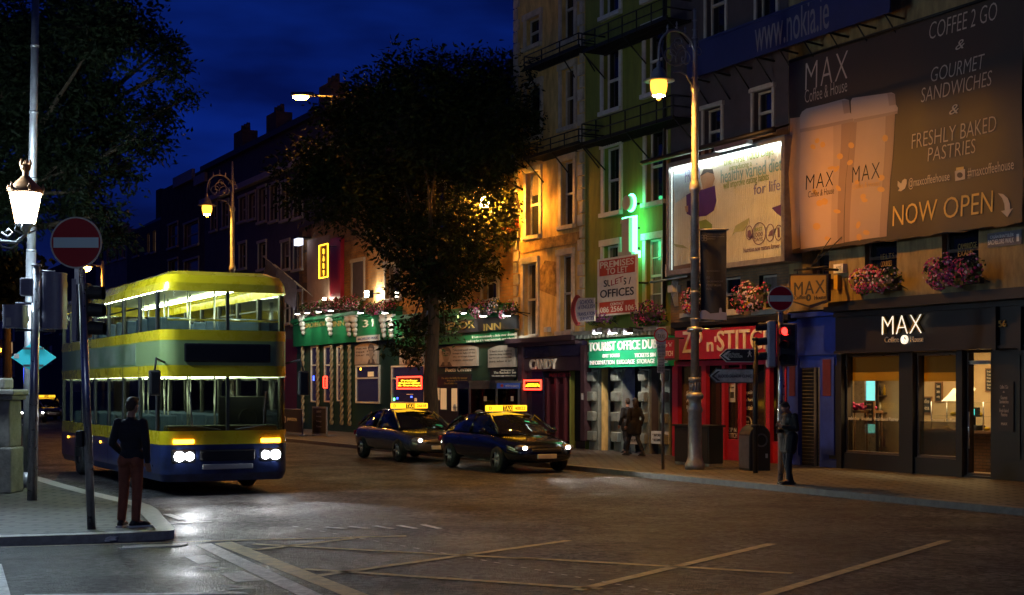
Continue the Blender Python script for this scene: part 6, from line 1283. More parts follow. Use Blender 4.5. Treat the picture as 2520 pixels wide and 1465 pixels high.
# pub barriers and board
def barrier(label, x0, x1, y0, d, words):
    s0, s1 = S(x0, d), S(x1, d); zt = Zh((x0 + x1) / 2, y0, d); rr = fthing('cafe_barrier', label, 'barrier', (s0 + s1) / 2, d, PAVE, 'canvas barriers outside the pub'); q = MB(); q.box(s0 + .05, s1 - .05, -d - .01, -d + .01, PAVE + .12, zt - .03); c = q.build('canvas', 'ink', rr)
    q = MB()
    for x in (s0, s1): q.tube([(x, -d, PAVE), (x, -d, zt)], .025, 8); q.lathe([(.16, 0), (.16, .03), (.03, .05)], (x, -d, PAVE), 12)
    q.tube([(s0, -d, zt - .02), (s1, -d, zt - .02)], .018, 6); q.build('frame', 'steel', rr)
    if words: q = MB(); m_ = (s0 + s1) / 2; q.text(words, m_ - .5, m_ + .7, zt - .55, zt - .38, -d - .012, .006); q.ring(m_ - .8, zt - .47, .10, .14, -d - .02, -d - .012, 16); q.build('lettering', 'offwhite', c, recalc=False)
barrier('dark canvas barrier with pale lettering outside the red pub front', 690, 745, 1006, 3.6, 'JAMESON'); barrier('plain dark canvas barrier left of the lettered one, partly behind the bus', 630, 686, 1006, 3.6, 'JAMESON')
s = S(787, 3.0); r = fthing('pavement_board', 'dark framed menu board standing on the pavement outside the rope columns', 'menu board', s, 3.0, PAVE); zt = Zh(787, 1001, 3.0); q = MB(); w = (S(805, 3) - S(770, 3)) / 2; q.box(s - w, s + w, -3.03, -2.97, PAVE + .05, zt); q.box(s - w, s - w + .05, -3.0, -2.6, PAVE, PAVE + .049); q.box(s + w - .05, s + w, -3.0, -2.6, PAVE, PAVE + .049); q.build('frame', 'lamp_grey', r); q = MB(); q.box(s - w + .07, s + w - .07, -3.04, -3.031, PAVE + .12, zt - .07); b_ = q.build('slate', 'ink', r)
for i, t in enumerate(('CARVERY', 'Served daily', 'Soup', 'Stew')): q = MB(); zz = zt - .25 - i * .2; q.text(t, s - .3, s + .3, zz, zz + .09, -3.041, .004); q.build('lettering', 'signal_grey', b_, recalc=False)
# flags on the far building
for lb, x, y in (('dark flag hanging from a slanted pole over the red pub front', 738, 668), ('striped dark flag hanging from a slanted pole beside the neon sign', 768, 690)):
    s = S(x, .1); z = Zh(x, y + 40, .1); r = fthing('flag', lb, 'flag', s, .1, z, 'flags over the pub front'); q = MB(); q.tube([(s, -.05, z), (s - .5, -1.8, z + 1.5)], .025); q.build('pole', 'trim', r)
    q = MB(); vs = []
    for j in range(9):
        for i in range(7): t = .45 + .5 * i / 6; vs.append((s - .5 * t + .05 * math.sin(i * 1.9 + j), -.05 - 1.75 * t + .06 * math.sin(i * 2.4 + j * .5), z + 1.5 * t - j * .17))
    q.add(vs, [(j * 7 + i, j * 7 + i + 1, (j + 1) * 7 + i + 1, (j + 1) * 7 + i) for j in range(8) for i in range(6)], 0, True); q.build('cloth', 'plaster_navy', r, recalc=False)
# stone pier of the quay wall
dp = F * (CAM_H - PAVE) / (1216 - H0); bs = AT(14, 1216, dp + .3); bs.z = PAVE
r = thing('stone_pier', 'weathered square stone pier with a moulded cap at the left edge of the pavement', 'stone pier', bs)
sc = dp / F; q = MB(); q.bbox(-.50, .20, -.3, .40, 0, .85, .03); q.bbox(-.47, .17, -.27, .37, .852, 1.72, .03); q.build('shaft', 'stone', r); q = MB(); q.bbox(-.53, .24, -.33, .43, 1.722, 1.80, .02); q.bbox(-.56, .28, -.37, .47, 1.802, 1.92, .035); q.build('cap', 'stone', r); q = MB(); q.bbox(-.42, .05, -.2, .3, 1.922, 2.13, .04); q.build('top_block', 'stone', r)
q = MB(); 
rr_ = random.Random(5); pts = []
for i in range(6):
    for k in range(9): a = k * math.tau / 9; R2 = .09 * math.sin(math.pi * (i + .5) / 6) * rr_.uniform(.6, 1.3); pts.append((1.25 * R2 * math.cos(a), R2 * math.sin(a), .035 - .035 * math.cos(math.pi * (i + .5) / 6) * rr_.uniform(.8, 1.3)))
q.add(pts, [(i * 9 + k, i * 9 + (k + 1) % 9, (i + 1) * 9 + (k + 1) % 9, (i + 1) * 9 + k) for i in range(5) for k in range(9)] + [tuple(range(8, -1, -1)), tuple(range(45, 54))]); o = q.build('crumpled_paper', 'white', None, off=(0, 0, 0)); o.location = G(272, 1333, .012); tag(o, 'crumpled white paper lying in the gutter by the pavement corner', 'litter')
def gx(a, b, n):
    q = MB(); A, B, C, D_ = [G(x, y, PAVE + .006) for x, y in (a[0], a[1], b[1], b[0])]
    for k in range(n):
        t0, t1 = k / n, (k + .55) / n; q.add([A.lerp(B, t0), A.lerp(B, t1), D_.lerp(C, t1), D_.lerp(C, t0)], [(0, 1, 2, 3)])
    return q
o = gx(((0, 1312), (78, 1309)), ((5, 1297), (86, 1296)), 26).build('drain_grating', 'iron', None, off=(0, 0, 0)); tag(o, 'dark slotted drain cover set in the pavement at the lower left', 'drain cover')
# ---------------------------------------------------------------- trees
def tree(name, label, base, depth, blobs, leaf, n_total, lsize, trunk, seed, dspread, limbs=True, shell=.55, mat_leaf='leaf_dark', bark='bark'):
    rnd = random.Random(seed); r = thing(name, label, 'tree', base); k = depth / F
    q = MB(); q.tube([Vector(p) for p, _ in trunk], [w for _, w in trunk], 12); cen = []
    B = []
    for px, py, pr, *dy in blobs:
        c = AT(px, py, depth) - Vector(base); dy = dy[0] if dy else rnd.uniform(-dspread, dspread); B.append((c + Vector((0, dy, 0)), pr * k))
    fork = Vector(trunk[-1][0]); w0 = trunk[-1][1]
    if limbs:
        for c, rr in B:
            m_ = fork.lerp(c, .5) + Vector((rnd.uniform(-.3, .3), rnd.uniform(-.3, .3), rnd.uniform(-.1, .5)))
            q.tube([fork, m_, c], [w0 * .45, w0 * .24, w0 * .06], 6)
            for _ in range(4):
                v = Vector((rnd.gauss(0, 1), rnd.gauss(0, 1), rnd.gauss(0, 1))).normalized() * rr * .9; q.tube([m_.lerp(c, rnd.uniform(.4, 1)), c + v * .5 + Vector((0, 0, .1)), c + v], [w0 * .08, w0 * .05, w0 * .02], 5)
    q.build('trunk', bark, r)
    tot = sum(rr ** 2 for _, rr in B); q = MB()
    for c, rr in B:
        n = int(n_total * rr * rr / tot); sub = []
        for _ in range(max(6, int(n / 34))):                 # twigs, each with its spray of leaves
            v = Vector((rnd.gauss(0, 1), rnd.gauss(0, 1), rnd.gauss(0, 1))).normalized(); t = rnd.random() ** shell; tip = c + v * rr * t * rnd.uniform(.85, 1.12)
            for _ in range(34):
                p = tip + Vector((rnd.gauss(0, 1), rnd.gauss(0, 1), rnd.gauss(0, .7))) * lsize * 1.15; L_ = lsize * rnd.uniform(.6, 1.25)
                a = (v * .7 + Vector((rnd.gauss(0, 1), rnd.gauss(0, 1), rnd.gauss(-.35, .7))) * .8).normalized(); b = a.cross(Vector((rnd.gauss(0, 1), rnd.gauss(0, 1), rnd.gauss(0, 1)))).normalized(); nn = a.cross(b)
                if leaf == 'long': q.add([p, p + a * L_ * .35 + b * L_ * .2 + nn * .03 * L_, p + a * L_ - nn * .08 * L_, p + a * L_ * .35 - b * L_ * .2 + nn * .03 * L_], [(0, 1, 2, 3)])
                else: q.add([p, p + a * L_ * .25 + b * L_ * .5, p + a * L_ * .55 + b * L_ * .22, p + a * L_ * .95, p + a * L_ * .55 - b * L_ * .22, p + a * L_ * .25 - b * L_ * .5], [(0, 1, 2, 3, 4, 5)])
    q.build('crown', mat_leaf, r, recalc=False); return r
d_ = F / 71.0; base = AT(1062, 0, d_); base = (base.x, base.y, PAVE)
tree('street_tree', 'big dark street tree with a spreading crown between the bus and the yellow building', base, d_,
     [(745, 415, 62), (720, 470, 42), (790, 380, 80), (800, 480, 75), (850, 300, 88), (880, 410, 110), (880, 500, 80), (935, 245, 82), (960, 330, 120), (1000, 450, 130), (1010, 220, 84), (1090, 215, 88), (1090, 330, 130), (1110, 480, 130), (1170, 190, 80), (1200, 330, 130), (1235, 165, 62), (1285, 180, 62), (1290, 270, 62), (1322, 140, 28), (1335, 200, 30), (1265, 350, 66), (1215, 440, 85),
      (1175, 560, 78), (1195, 540, 52), (1188, 500, 52), (1192, 488, 50, -1.2), (1200, 500, 46, -.2), (1192, 492, 30, -1.6), (1190, 490, 28, -.8), (1194, 494, 28, 0), (1196, 484, 26, .5), (1120, 620, 92), (1010, 590, 80), (940, 560, 60), (1190, 650, 50), (1060, 690, 72), (1120, 710, 50), (1240, 575, 32), (990, 690, 40), (1008, 815, 34), (985, 855, 26), (1050, 775, 40), (1090, 800, 30), (1020, 870, 24)],
     'long', 52000, .22, [((0, 0, 0), .34), ((.02, 0, .5), .27), ((-.05, 0, 2.4), .23), ((.08, .05, 4.2), .20), ((.05, 0, 5.4), .17)], 11, 1.5, shell=.42, mat_leaf='leaf_street')
base = AT(-170, 0, 36); base = (base.x, base.y + 1, PAVE)
tree('street_tree', 'tall broad leaved tree whose dark crown fills the top left corner behind the grey mast', base, 36,
     [(40, 60, 150), (190, 20, 100), (300, 20, 70), (355, 75, 46), (395, 150, 36), (415, 205, 26), (300, 140, 88), (160, 200, 140), (345, 230, 46), (240, 300, 100), (330, 320, 42), (375, 372, 26), (90, 380, 130), (225, 430, 70), (290, 420, 40), (180, 520, 62), (270, 500, 34), (300, 540, 22), (40, 520, 90), (225, 560, 40), (-60, 200, 160), (-80, 420, 140)],
     'long', 52000, .18, [((0, 0, 0), .5), ((0, 0, 3), .42), ((.3, 0, 6), .34)], 5, 2.2, shell=.5)
base = AT(18, 0, 60); base = (base.x, base.y, PAVE)
tree('quay_tree', 'lower leafy tree at the left edge with foliage caught by amber light', base, 60, [(10, 690, 46), (40, 660, 36), (50, 700, 26), (0, 640, 40), (20, 740, 26), (-40, 680, 60)], 'broad', 3600, .26, [((0, 0, 0), .25), ((0, 0, 2.5), .2), ((0, 0, 4.5), .14)], 8, 1.0)

# ---------------------------------------------------------------- double-decker bus
M['bus_yellow'] = mat('bus_yellow', (.70, .53, .010), .28, var=.05, vscale=2, coat=1); M['bus_navy'] = mat('bus_navy', (.012, .022, .085), .32, var=.5, vscale=3, coat=.4); M['bus_pale'] = mat('bus_pale', (.26, .36, .14), .3, coat=1)
M['bus_advert'] = mat('bus_advert', (.34, .40, .30), .35, dark=(.12, .22, .10), vscale=1.2, coat=1)
M['car_glass'] = mat('car_glass', (.012, .012, .014), .04, spec=.7)
M['tyre'] = mat('tyre', (.014, .014, .014), .85, bump=.3); M['bus_inside'] = mat('bus_inside', (.45, .44, .34), .7); M['seat_cloth'] = mat('seat_cloth', (.04, .07, .14), .9, var=.2)
BA = ANG; r = thing('double_decker_bus', 'yellow and navy double-decker bus with lit decks coming along the quay', 'bus', (-5.49, 27.48, 0), BA)
BL = 10.4; HW = 1.26
def outline(ins=0.0, rf=.32, n=6):
    w = HW - ins; y0 = ins; y1 = BL - ins; pts = []
    for cx, cy, a0 in ((w - rf, y0 + rf, -90), (w - .15, y1 - .15, 0), (-w + .15, y1 - .15, 90), (-w + rf, y0 + rf, 180)):
        rr = rf if cy < 2 else .15
        for k in range(n + 1): t = R(a0 + 90 * k / n); pts.append((cx + rr * math.cos(t), cy + rr * math.sin(t)))
    return pts
def band(z0, z1, i0=0.0, i1=None, filt=None):
    a, b = outline(i0), outline(i0 if i1 is None else i1); q = MB(); n = len(a)
    q.add([(x, y, z0) for x, y in a] + [(x, y, z1) for x, y in b], [(i, (i + 1) % n, (i + 1) % n + n, i + n) for i in range(n)], 0, True); return q
q = band(.28, .42, .05, .0); q2 = band(.42, .98); q.add(q2.v, q2.f, 0, True); q.slab(outline(.06), .27, .279); q.build('skirt', 'bus_navy', r)
q = band(.98, 1.24); 
for z0, z1, i0, i1 in ((2.28, 2.50, 0, 0), (2.98, 3.18, 0, 0), (3.92, 4.08, 0, .02), (4.08, 4.24, .02, .10), (4.24, 4.32, .10, .28)): b_ = band(z0, z1, i0, i1); q.add(b_.v, b_.f, 0, True)
q.slab(outline(.28), 4.30, 4.321); q.build('body', 'bus_yellow', r)
q = band(2.50, 2.98, .004); q.build('mid_panel', 'bus_pale', r)
q = band(1.24, 2.28, .02); q.build('lower_windows', 'glass_bus', r); q = band(3.18, 3.92, .02); q.build('upper_windows', 'glass_bus', r)
q = MB()
for sx in (-1, 1):
    for y in (.52, 1.95, 3.4, 4.85, 6.3, 7.75, 9.2, 10.2):
        for z0, z1 in ((1.24, 2.28), (3.18, 3.92)): q.box(min(sx * HW, sx * (HW - .06)), max(sx * HW, sx * (HW - .06)), y - .05, y + .05, z0, z1)
for z0, z1 in ((1.24, 2.28), (3.18, 3.92)): q.box(-.03, .03, .0, .05, z0, z1)
for sx in (-1, 1): 
    for k in range(5): t = R(8 + 16 * k); 
q.build('window_pillar', 'ink', r)
q = MB(); q.slab(outline(.08), .40, .45); q.slab(outline(.08), 2.36, 2.44); q.slab(outline(.2), 4.14, 4.17); q.build('deck', 'bus_inside', r)
for z, n_ in ((4.10, 'upper'), (2.32, 'lower')):
    for x in (-.72, .72):
        q = MB(); q.box(x - .045, x + .045, .7, BL - .5, z - .03, z + .005); q.build('lamp_tube', 'e_tube' if n_ == 'upper' else 'e_tube_low', r)
q = MB(); q.bbox(-1.1, 1.1, .30, .62, 1.02, 1.34, .04); q.build('dashboard', 'ink', r)
q = MB(); q.ring(.62, 1.46, .17, .20, .66, .69, 20); q.build('steering_wheel', 'ink', r)
q = MB(); q.bbox(.15, 1.15, 1.15, 1.20, .46, 1.9, .02); q.build('cab_partition', 'ink', r)
for y in (1.9, 3.8, 5.7, 7.6):
    for x in (-.28, .28):
        for z0, z1 in ((.45, 2.35), (2.45, 4.1)): q = MB(); q.tube([(x, y, z0), (x, y, z1)], .018, 6); q.build('grab_pole', 'steel', r)
q = MB(); q.tube([(-1.1, .28, 3.38), (1.1, .28, 3.38)], .018, 6); q.build('front_rail', 'bus_yellow', r)
for y in (1.95, 3.4, 4.85, 6.3, 7.75):
    for sx in (-1, 1):
        for z0, z1 in ((.44, 1.22), (2.3, 2.5)): q = MB(); q.box(min(sx * (HW + .002), sx * (HW - .01)), max(sx * (HW + .002), sx * (HW - .01)), y - .008, y + .008, z0, z1); q.build('panel_seam', 'ink', r)
for sx in (-1, 1):
    q = MB(); q.box(min(sx * HW, sx * (HW + .006)), max(sx * HW, sx * (HW + .006)), 2.2, 8.4, 2.54, 2.95); q.build('advert_panel', 'bus_advert', r)
    for y in (2.7, 4.15, 5.6, 7.05, 8.5): q = MB(); q.box(min(sx * (HW - .022), sx * (HW - .035)), max(sx * (HW - .022), sx * (HW - .035)), y - .6, y + .6, 3.66, 3.69); q.build('hopper_rail', 'ink', r)
st = MB(); st.bbox(-.42, .42, 0, .42, .38, .48, .03); st.bbox(-.42, .42, .36, .46, .48, 1.05, .03)
seat0 = None
for z in (.45, 2.44):
    for j in range(9):
        for sx in (-.72, .72):
            if z < 1 and j == 0: continue
            if seat0 is None: seat0 = st.build('seat', 'seat_cloth', r); o = seat0
            else: o = seat0.copy(); COL.objects.link(o); o.parent = r
            o.location = (sx, 1.3 + j * .95, z)
for sx in (-1, 1):
    q = MB(); x = sx * .86; q.bbox(x - .24, x + .24, -.02, .06, .62, .90, .05); h = q.build('headlight', 'ink', r)
    q = MB(); q.disc(x - sx * -.09, -.035, .76, .095, -.021, 20); q.disc(x + sx * -.11, -.035, .76, .08, -.021, 20); q.build('lens', 'e_head', h)
    q = MB(); q.bbox(x - .20, x + .20, -.02, .03, 1.0, 1.08, .02); q.build('indicator', 'e_amber', r)
    q = MB(); q.tube([(sx * 1.2, .1, 2.55), (sx * 1.42, -.15, 2.62), (sx * 1.46, -.2, 2.4)], .022, 7); q.bbox(sx * 1.46 - .11, sx * 1.46 + .11, -.26, -.14, 1.92, 2.40, .04); q.build('mirror', 'ink', r)
q = MB(); q.bbox(-.5, .5, -.025, .02, .50, .60, .015); q.build('number_plate', 'offwhite', r)
q = MB(); q.bbox(-.85, .85, -.03, .02, 2.56, 2.92, .03); db = q.build('destination_box', 'car_glass', r)
q = MB(); q.bbox(-.55, .55, -.02, .02, .66, .88, .03); 
for k in range(4): q.box(-.5, .5, -.03, -.021, .68 + k * .05, .70 + k * .05)
q.build('grille', 'ink', r)
for sx in (-1, 1): q = MB(); q.tube([(sx * .15, -.02, 1.26), (sx * .7, -.03, 1.34), (sx * .75, -.03, 2.0)], .014, 5); q.build('wiper', 'ink', r)
for y in (2.5, 8.0):
    for sx in (-1, 1):
        q = MB(); pr = [(.24, -.14), (.44, -.14), (.48, -.09), (.48, .09), (.44, .14), (.24, .14)]
        q.add([(sx * 1.15 + w_, y + rr * math.cos(t), .48 + rr * math.sin(t)) for rr, w_ in pr for t in [2 * math.pi * k / 24 for k in range(24)]], [(i * 24 + k, i * 24 + (k + 1) % 24, (i + 1) * 24 + (k + 1) % 24, (i + 1) * 24 + k) for i in range(5) for k in range(24)], 0, True); wv = q.build('wheel', 'tyre', r)
        q = MB(); q.tube([(sx * 1.22, y, .48), (sx * 1.26, y, .48)], [.25, .18], 18); q.build('rim', 'steel', wv)
        q = MB(); 
        q.prism([(0, 0)] * 0 or [(-.01, 0), (.01, 0), (.01, .01)], 0, .01) if False else None
        ar = [(y + .60 * math.cos(t), .44 + .60 * math.sin(t)) for t in [math.pi * k / 14 for k in range(15)]]; xo = sx * (HW + .004); q.add([(xo, a_, max(.30, b_)) for a_, b_ in ar], [tuple(range(15))]); q.build('wheel_arch', 'black_matte', r)
for y in (4.0, 5.6, 7.0, 9.4): 
    q = MB(); q.box(-HW - .012, -HW - .001, y - .05, y + .05, .84, .88); q.build('side_marker', 'e_amber', r)
CB = Matrix.Rotation(BA, 4, 'Z'); bl_ = Vector(r.location)
for sx in (-.86, .86): lamp('SPOT', 'headlight_beam', bl_ + CB @ Vector((sx, -.10, .76)), 420, (.92, .96, 1), .08, bl_ + CB @ Vector((sx * 1.3, -20, -.1)), 38, .9)

# ---------------------------------------------------------------- cars
M['car_black'] = mat('car_black', (.012, .012, .015), .15, .3, coat=1); M['car_grey'] = mat('car_grey', (.11, .10, .10), .25, .5, coat=1); M['car_silver'] = mat('car_silver', (.35, .35, .36), .25, .6, coat=1)
def car(label, loc, rz, paint, number=None, lit=0, group='taxis waiting along the kerb', name='taxi', cat='taxi'):
    r = thing(name, label, cat, loc, rz, group)
    st = [(-.02, .52, .30, .50, .55), (.05, .74, .26, .62, .70), (.30, .84, .22, .70, .80), (.75, .89, .22, .78, .87), (1.15, .90, .22, .88, .95), (1.8, .90, .22, .92, .97), (2.6, .90, .22, .93, .98), (3.5, .90, .22, .94, 1.0), (4.0, .88, .24, .92, 1.0), (4.35, .82, .28, .86, .95), (4.50, .70, .34, .70, .80), (4.53, .55, .42, .60, .66)]
    q = MB(); n = 11; vs = []
    for y, w, zb, zs, zt in st:
        prof = [(-w * .90, zb), (-w, zb + .16), (-w * 1.0, (zb + zs) / 2 + .05), (-w * .97, zs), (-w * .80, zt - .02), (0, zt + .02)]
        prof = prof + [(-x, z) for x, z in prof[-2::-1]]; vs += [(x, y, z) for x, z in prof]
    q.add(vs, [(i * n + k, i * n + k + 1, (i + 1) * n + k + 1, (i + 1) * n + k) for i in range(len(st) - 1) for k in range(n - 1)] + [(i * n + n - 1, i * n, (i + 1) * n, (i + 1) * n + n - 1) for i in range(len(st) - 1)] + [tuple(range(n)), tuple(range(len(st) * n - 1, len(st) * n - n - 1, -1))], 0, True)
    b = q.build('body', paint, r); sd = b.modifiers.new('smooth', 'SUBSURF'); sd.levels = 1; sd.render_levels = 2
    gh = [(1.02, .78, .93, .60, .94), (1.75, .80, .95, .60, 1.36), (2.15, .81, .95, .61, 1.43), (2.9, .81, .96, .60, 1.44), (3.5, .80, .97, .57, 1.34), (4.12, .74, .97, .55, .985)]
    q = MB(); vs = []
    for y, wb, zb, wt, zt in gh: vs += [(-wb, y, zb), (-wb * .5 - wt * .5 - .03, y, zb * .5 + zt * .5), (-wt, y, zt), (0, y, zt + .025), (wt, y, zt), (wb * .5 + wt * .5 + .03, y, zb * .5 + zt * .5), (wb, y, zb)]
    q.add(vs, [(i * 7 + k, i * 7 + k + 1, (i + 1) * 7 + k + 1, (i + 1) * 7 + k) for i in range(5) for k in range(6)] + [tuple(range(7)), tuple(range(41, 34, -1))], 0, True); q.build('cabin_glass', 'car_glass', r)
    q = MB(); vs = []
    for y, wb, zb, wt, zt in gh[1:5]: vs += [(-wt - .02, y, zt - .03), (-wt * .8, y, zt + .015), (0, y, zt + .035), (wt * .8, y, zt + .015), (wt + .02, y, zt - .03)]
    q.add(vs, [(i * 5 + k, i * 5 + k + 1, (i + 1) * 5 + k + 1, (i + 1) * 5 + k) for i in range(3) for k in range(4)], 0, True)
    for sx in (-1, 1):
        q.tube([(sx * .79, .98, .95), (sx * .635, 1.75, 1.375)], .035, 6); q.tube([(sx * .62, 3.5, 1.34), (sx * .75, 4.15, .98)], .045, 6); q.tube([(sx * .84, 2.5, .95), (sx * .625, 2.5, 1.42)], .035, 6)
    q.build('roof', paint, r)
    for sx in (-1, 1):
        q = MB(); q.ell((sx * .62, .10, .62), (.19, .13, .085), 8); h = q.build('headlight', 'steel', r); q = MB(); q.ell((sx * .60, .02, .62), (.085, .06, .05), 8); q.build('bulb', 'e_flood' if lit else 'offwhite', h)
        q = MB(); q.bbox(sx * .66 - .14, sx * .66 + .14, 4.42, 4.50, .66, .80, .02); q.build('tail_light', 'red_paint', r)
        q = MB(); q.ell((sx * 1.0, 1.45, 1.0), (.11, .06, .075), 7); q.tube([(sx * .84, 1.45, .96), (sx * .95, 1.45, .98)], .02, 6); q.build('wing_mirror', paint, r)
        for y in (.88, 3.58):
            q = MB(); pr = [(.19, -.10), (.30, -.10), (.32, -.06), (.32, .06), (.30, .10), (.19, .10)]
            q.add([(sx * .83 + w_, y + rr * math.cos(t), .32 + rr * math.sin(t)) for rr, w_ in pr for t in [2 * math.pi * k / 20 for k in range(20)]], [(i * 20 + k, i * 20 + (k + 1) % 20, (i + 1) * 20 + (k + 1) % 20, (i + 1) * 20 + k) for i in range(5) for k in range(20)], 0, True); wv = q.build('wheel', 'tyre', r)
            q = MB(); q.tube([(sx * .86, y, .32), (sx * .905, y, .32)], [.20, .15], 14)
            for k in range(5): t = k * 1.2566; q.tube([(sx * .915, y, .32), (sx * .915, y + .19 * math.cos(t), .32 + .19 * math.sin(t))], .025, 5)
            q.build('rim', 'steel', wv)
        for y in (2.0, 2.95): q = MB(); q.bbox(min(sx * .91, sx * .925), max(sx * .91, sx * .925), y, y + .16, .80, .83, .006); q.build('door_handle', paint, r)
    q = MB(); q.bbox(-.26, .26, -.05, -.01, .36, .47, .01); q.build('number_plate', 'offwhite', r); q = MB(); q.bbox(-.42, .42, -.03, .03, .52, .60, .02); q.build('grille', 'ink', r)
    if number:
        q = MB(); q.bbox(-.56, .56, 2.02, 2.20, 1.475, 1.63, .02); s_ = q.build('roof_sign', 'e_taxi', r); q = MB(); q.box(-.14, .14, 2.0, 2.019, 1.485, 1.62); q.build('sign_panel', 'ink', s_)
        q = MB(); q.text('TAXI', -.13, .13, 1.50, 1.605, 1.999, .006); q.build('lettering', 'e_taxi', s_, recalc=False); q = MB(); q.text(number, .20, .50, 1.51, 1.595, 2.019, .008); q.text('D', -.53, -.46, 1.51, 1.595, 2.019, .008); q.build('lettering', 'ink', s_, recalc=False)
    return r
def car_at(px, py, **kw): v = G(px, py, 0); return v

def along(px, d): s = S(px, d); return FW(s, d, 0)
car('black taxi with a lit amber roof sign numbered 40022, nearest to the candy shop', along(1345, 6.4), ANG, 'car_black', '40022', 1)
tx = along(1345, 6.4); tb = Matrix.Rotation(ANG, 4, 'Z')
for sx in (-.6, .6): lamp('SPOT', 'headlight_beam', tx + tb @ Vector((sx, -.10, .64)), 300, (1, .95, .85), .06, tx + tb @ Vector((sx * 1.3, -18, -.1)), 46, .8)
car('brown grey taxi with a lit amber roof sign numbered 26618, waiting behind the black one', along(1082, 6.5), ANG, 'car_grey', '26618', 1)
car('small distant taxi with a lit roof sign far down the quay at the left', along(128, 6.6), ANG, 'car_grey', '10214', 0)
car('distant silver car far down the quay beside the small taxi', along(80, 8.9), ANG, 'car_silver', None, 1, None, 'parked_car', 'car')

# ---------------------------------------------------------------- people
M['skin'] = mat('skin', (.36, .19, .12), .6, var=.08); M['hair'] = mat('hair', (.035, .022, .014), .6, var=.4, vscale=30, bump=.6, bscale=90); M['sweater'] = mat('sweater', (.010, .013, .024), .9, var=.2, vscale=12, bump=.4, bscale=140); M['trousers'] = mat('trousers', (.23, .070, .040), .85, var=.2, vscale=10, bump=.35, bscale=50); M['coat'] = mat('coat', (.010, .009, .010), .85, var=.2, vscale=8); M['shoe'] = mat('shoe', (.012, .012, .014), .5); M['jeans'] = mat('jeans', (.014, .015, .022), .9, var=.2, vscale=10)
def fuse(shapes, name, m, parent, voxel=.010, smooth=6):
    """one continuous skin over tapered limbs (p0, r0, p1, r1) and rounded masses (centre, radii)"""
    q = MB()
    for s in shapes:
        if len(s) == 4:
            a, r0, b, r1 = s; a, b = Vector(a), Vector(b); n = 6; q.tube([a.lerp(b, k / n) for k in range(n + 1)], [r0 + (r1 - r0) * k / n for k in range(n + 1)], 12); q.ell(a, r0 * 1.0, 6); q.ell(b, r1 * 1.0, 6)
        else: q.ell(s[0], s[1], 10)
    ob = q.build(name, m, None, off=(0, 0, 0)); md = ob.modifiers.new('remesh', 'REMESH'); md.mode = 'VOXEL'; md.voxel_size = voxel; md.use_smooth_shade = True
    sm = ob.modifiers.new('smooth', 'SMOOTH'); sm.factor = .5; sm.iterations = smooth
    bpy.context.view_layer.update(); dg = bpy.context.evaluated_depsgraph_get(); me = bpy.data.meshes.new_from_object(ob.evaluated_get(dg)); old = ob.data; ob.modifiers.clear(); ob.data = me; bpy.data.meshes.remove(old)
    me.polygons.foreach_set('use_smooth', [True] * len(me.polygons)); ob.parent = parent; OFF[ob.name] = (0, 0, 0); return ob
def hand(wrist, direction, palm_n, size=1.0, curl=.35):
    w = Vector(wrist); d = Vector(direction).normalized(); n = Vector(palm_n).normalized(); s = d.cross(n).normalized(); out = [(w, .026 * size, w + d * .045 * size, .030 * size)]
    for k in (-1.5, -.5, .5, 1.5): out.append((w + d * .03 * size + s * k * .010, .016 * size, w + d * .085 * size + s * k * .019, .013 * size))
    for k, L_ in ((-1.5, .062), (-.5, .075), (.5, .080), (1.5, .068)):
        b0 = w + d * .085 * size + s * k * .021; b1 = b0 + (d + n * curl * .5) .normalized() * L_ * .5 * size; b2 = b1 + (d + n * curl * 1.6).normalized() * L_ * .5 * size
        out += [(b0, .0095 * size, b1, .0085 * size), (b1, .0085 * size, b2, .007 * size)]
    t0 = w + d * .03 * size - s * .030; t1 = t0 + (d * .6 - s * .75 + n * .3).normalized() * .035 * size; t2 = t1 + (d + n * .4 - s * .2).normalized() * .03 * size
    return out + [(t0, .012 * size, t1, .011 * size), (t1, .011 * size, t2, .009 * size)]
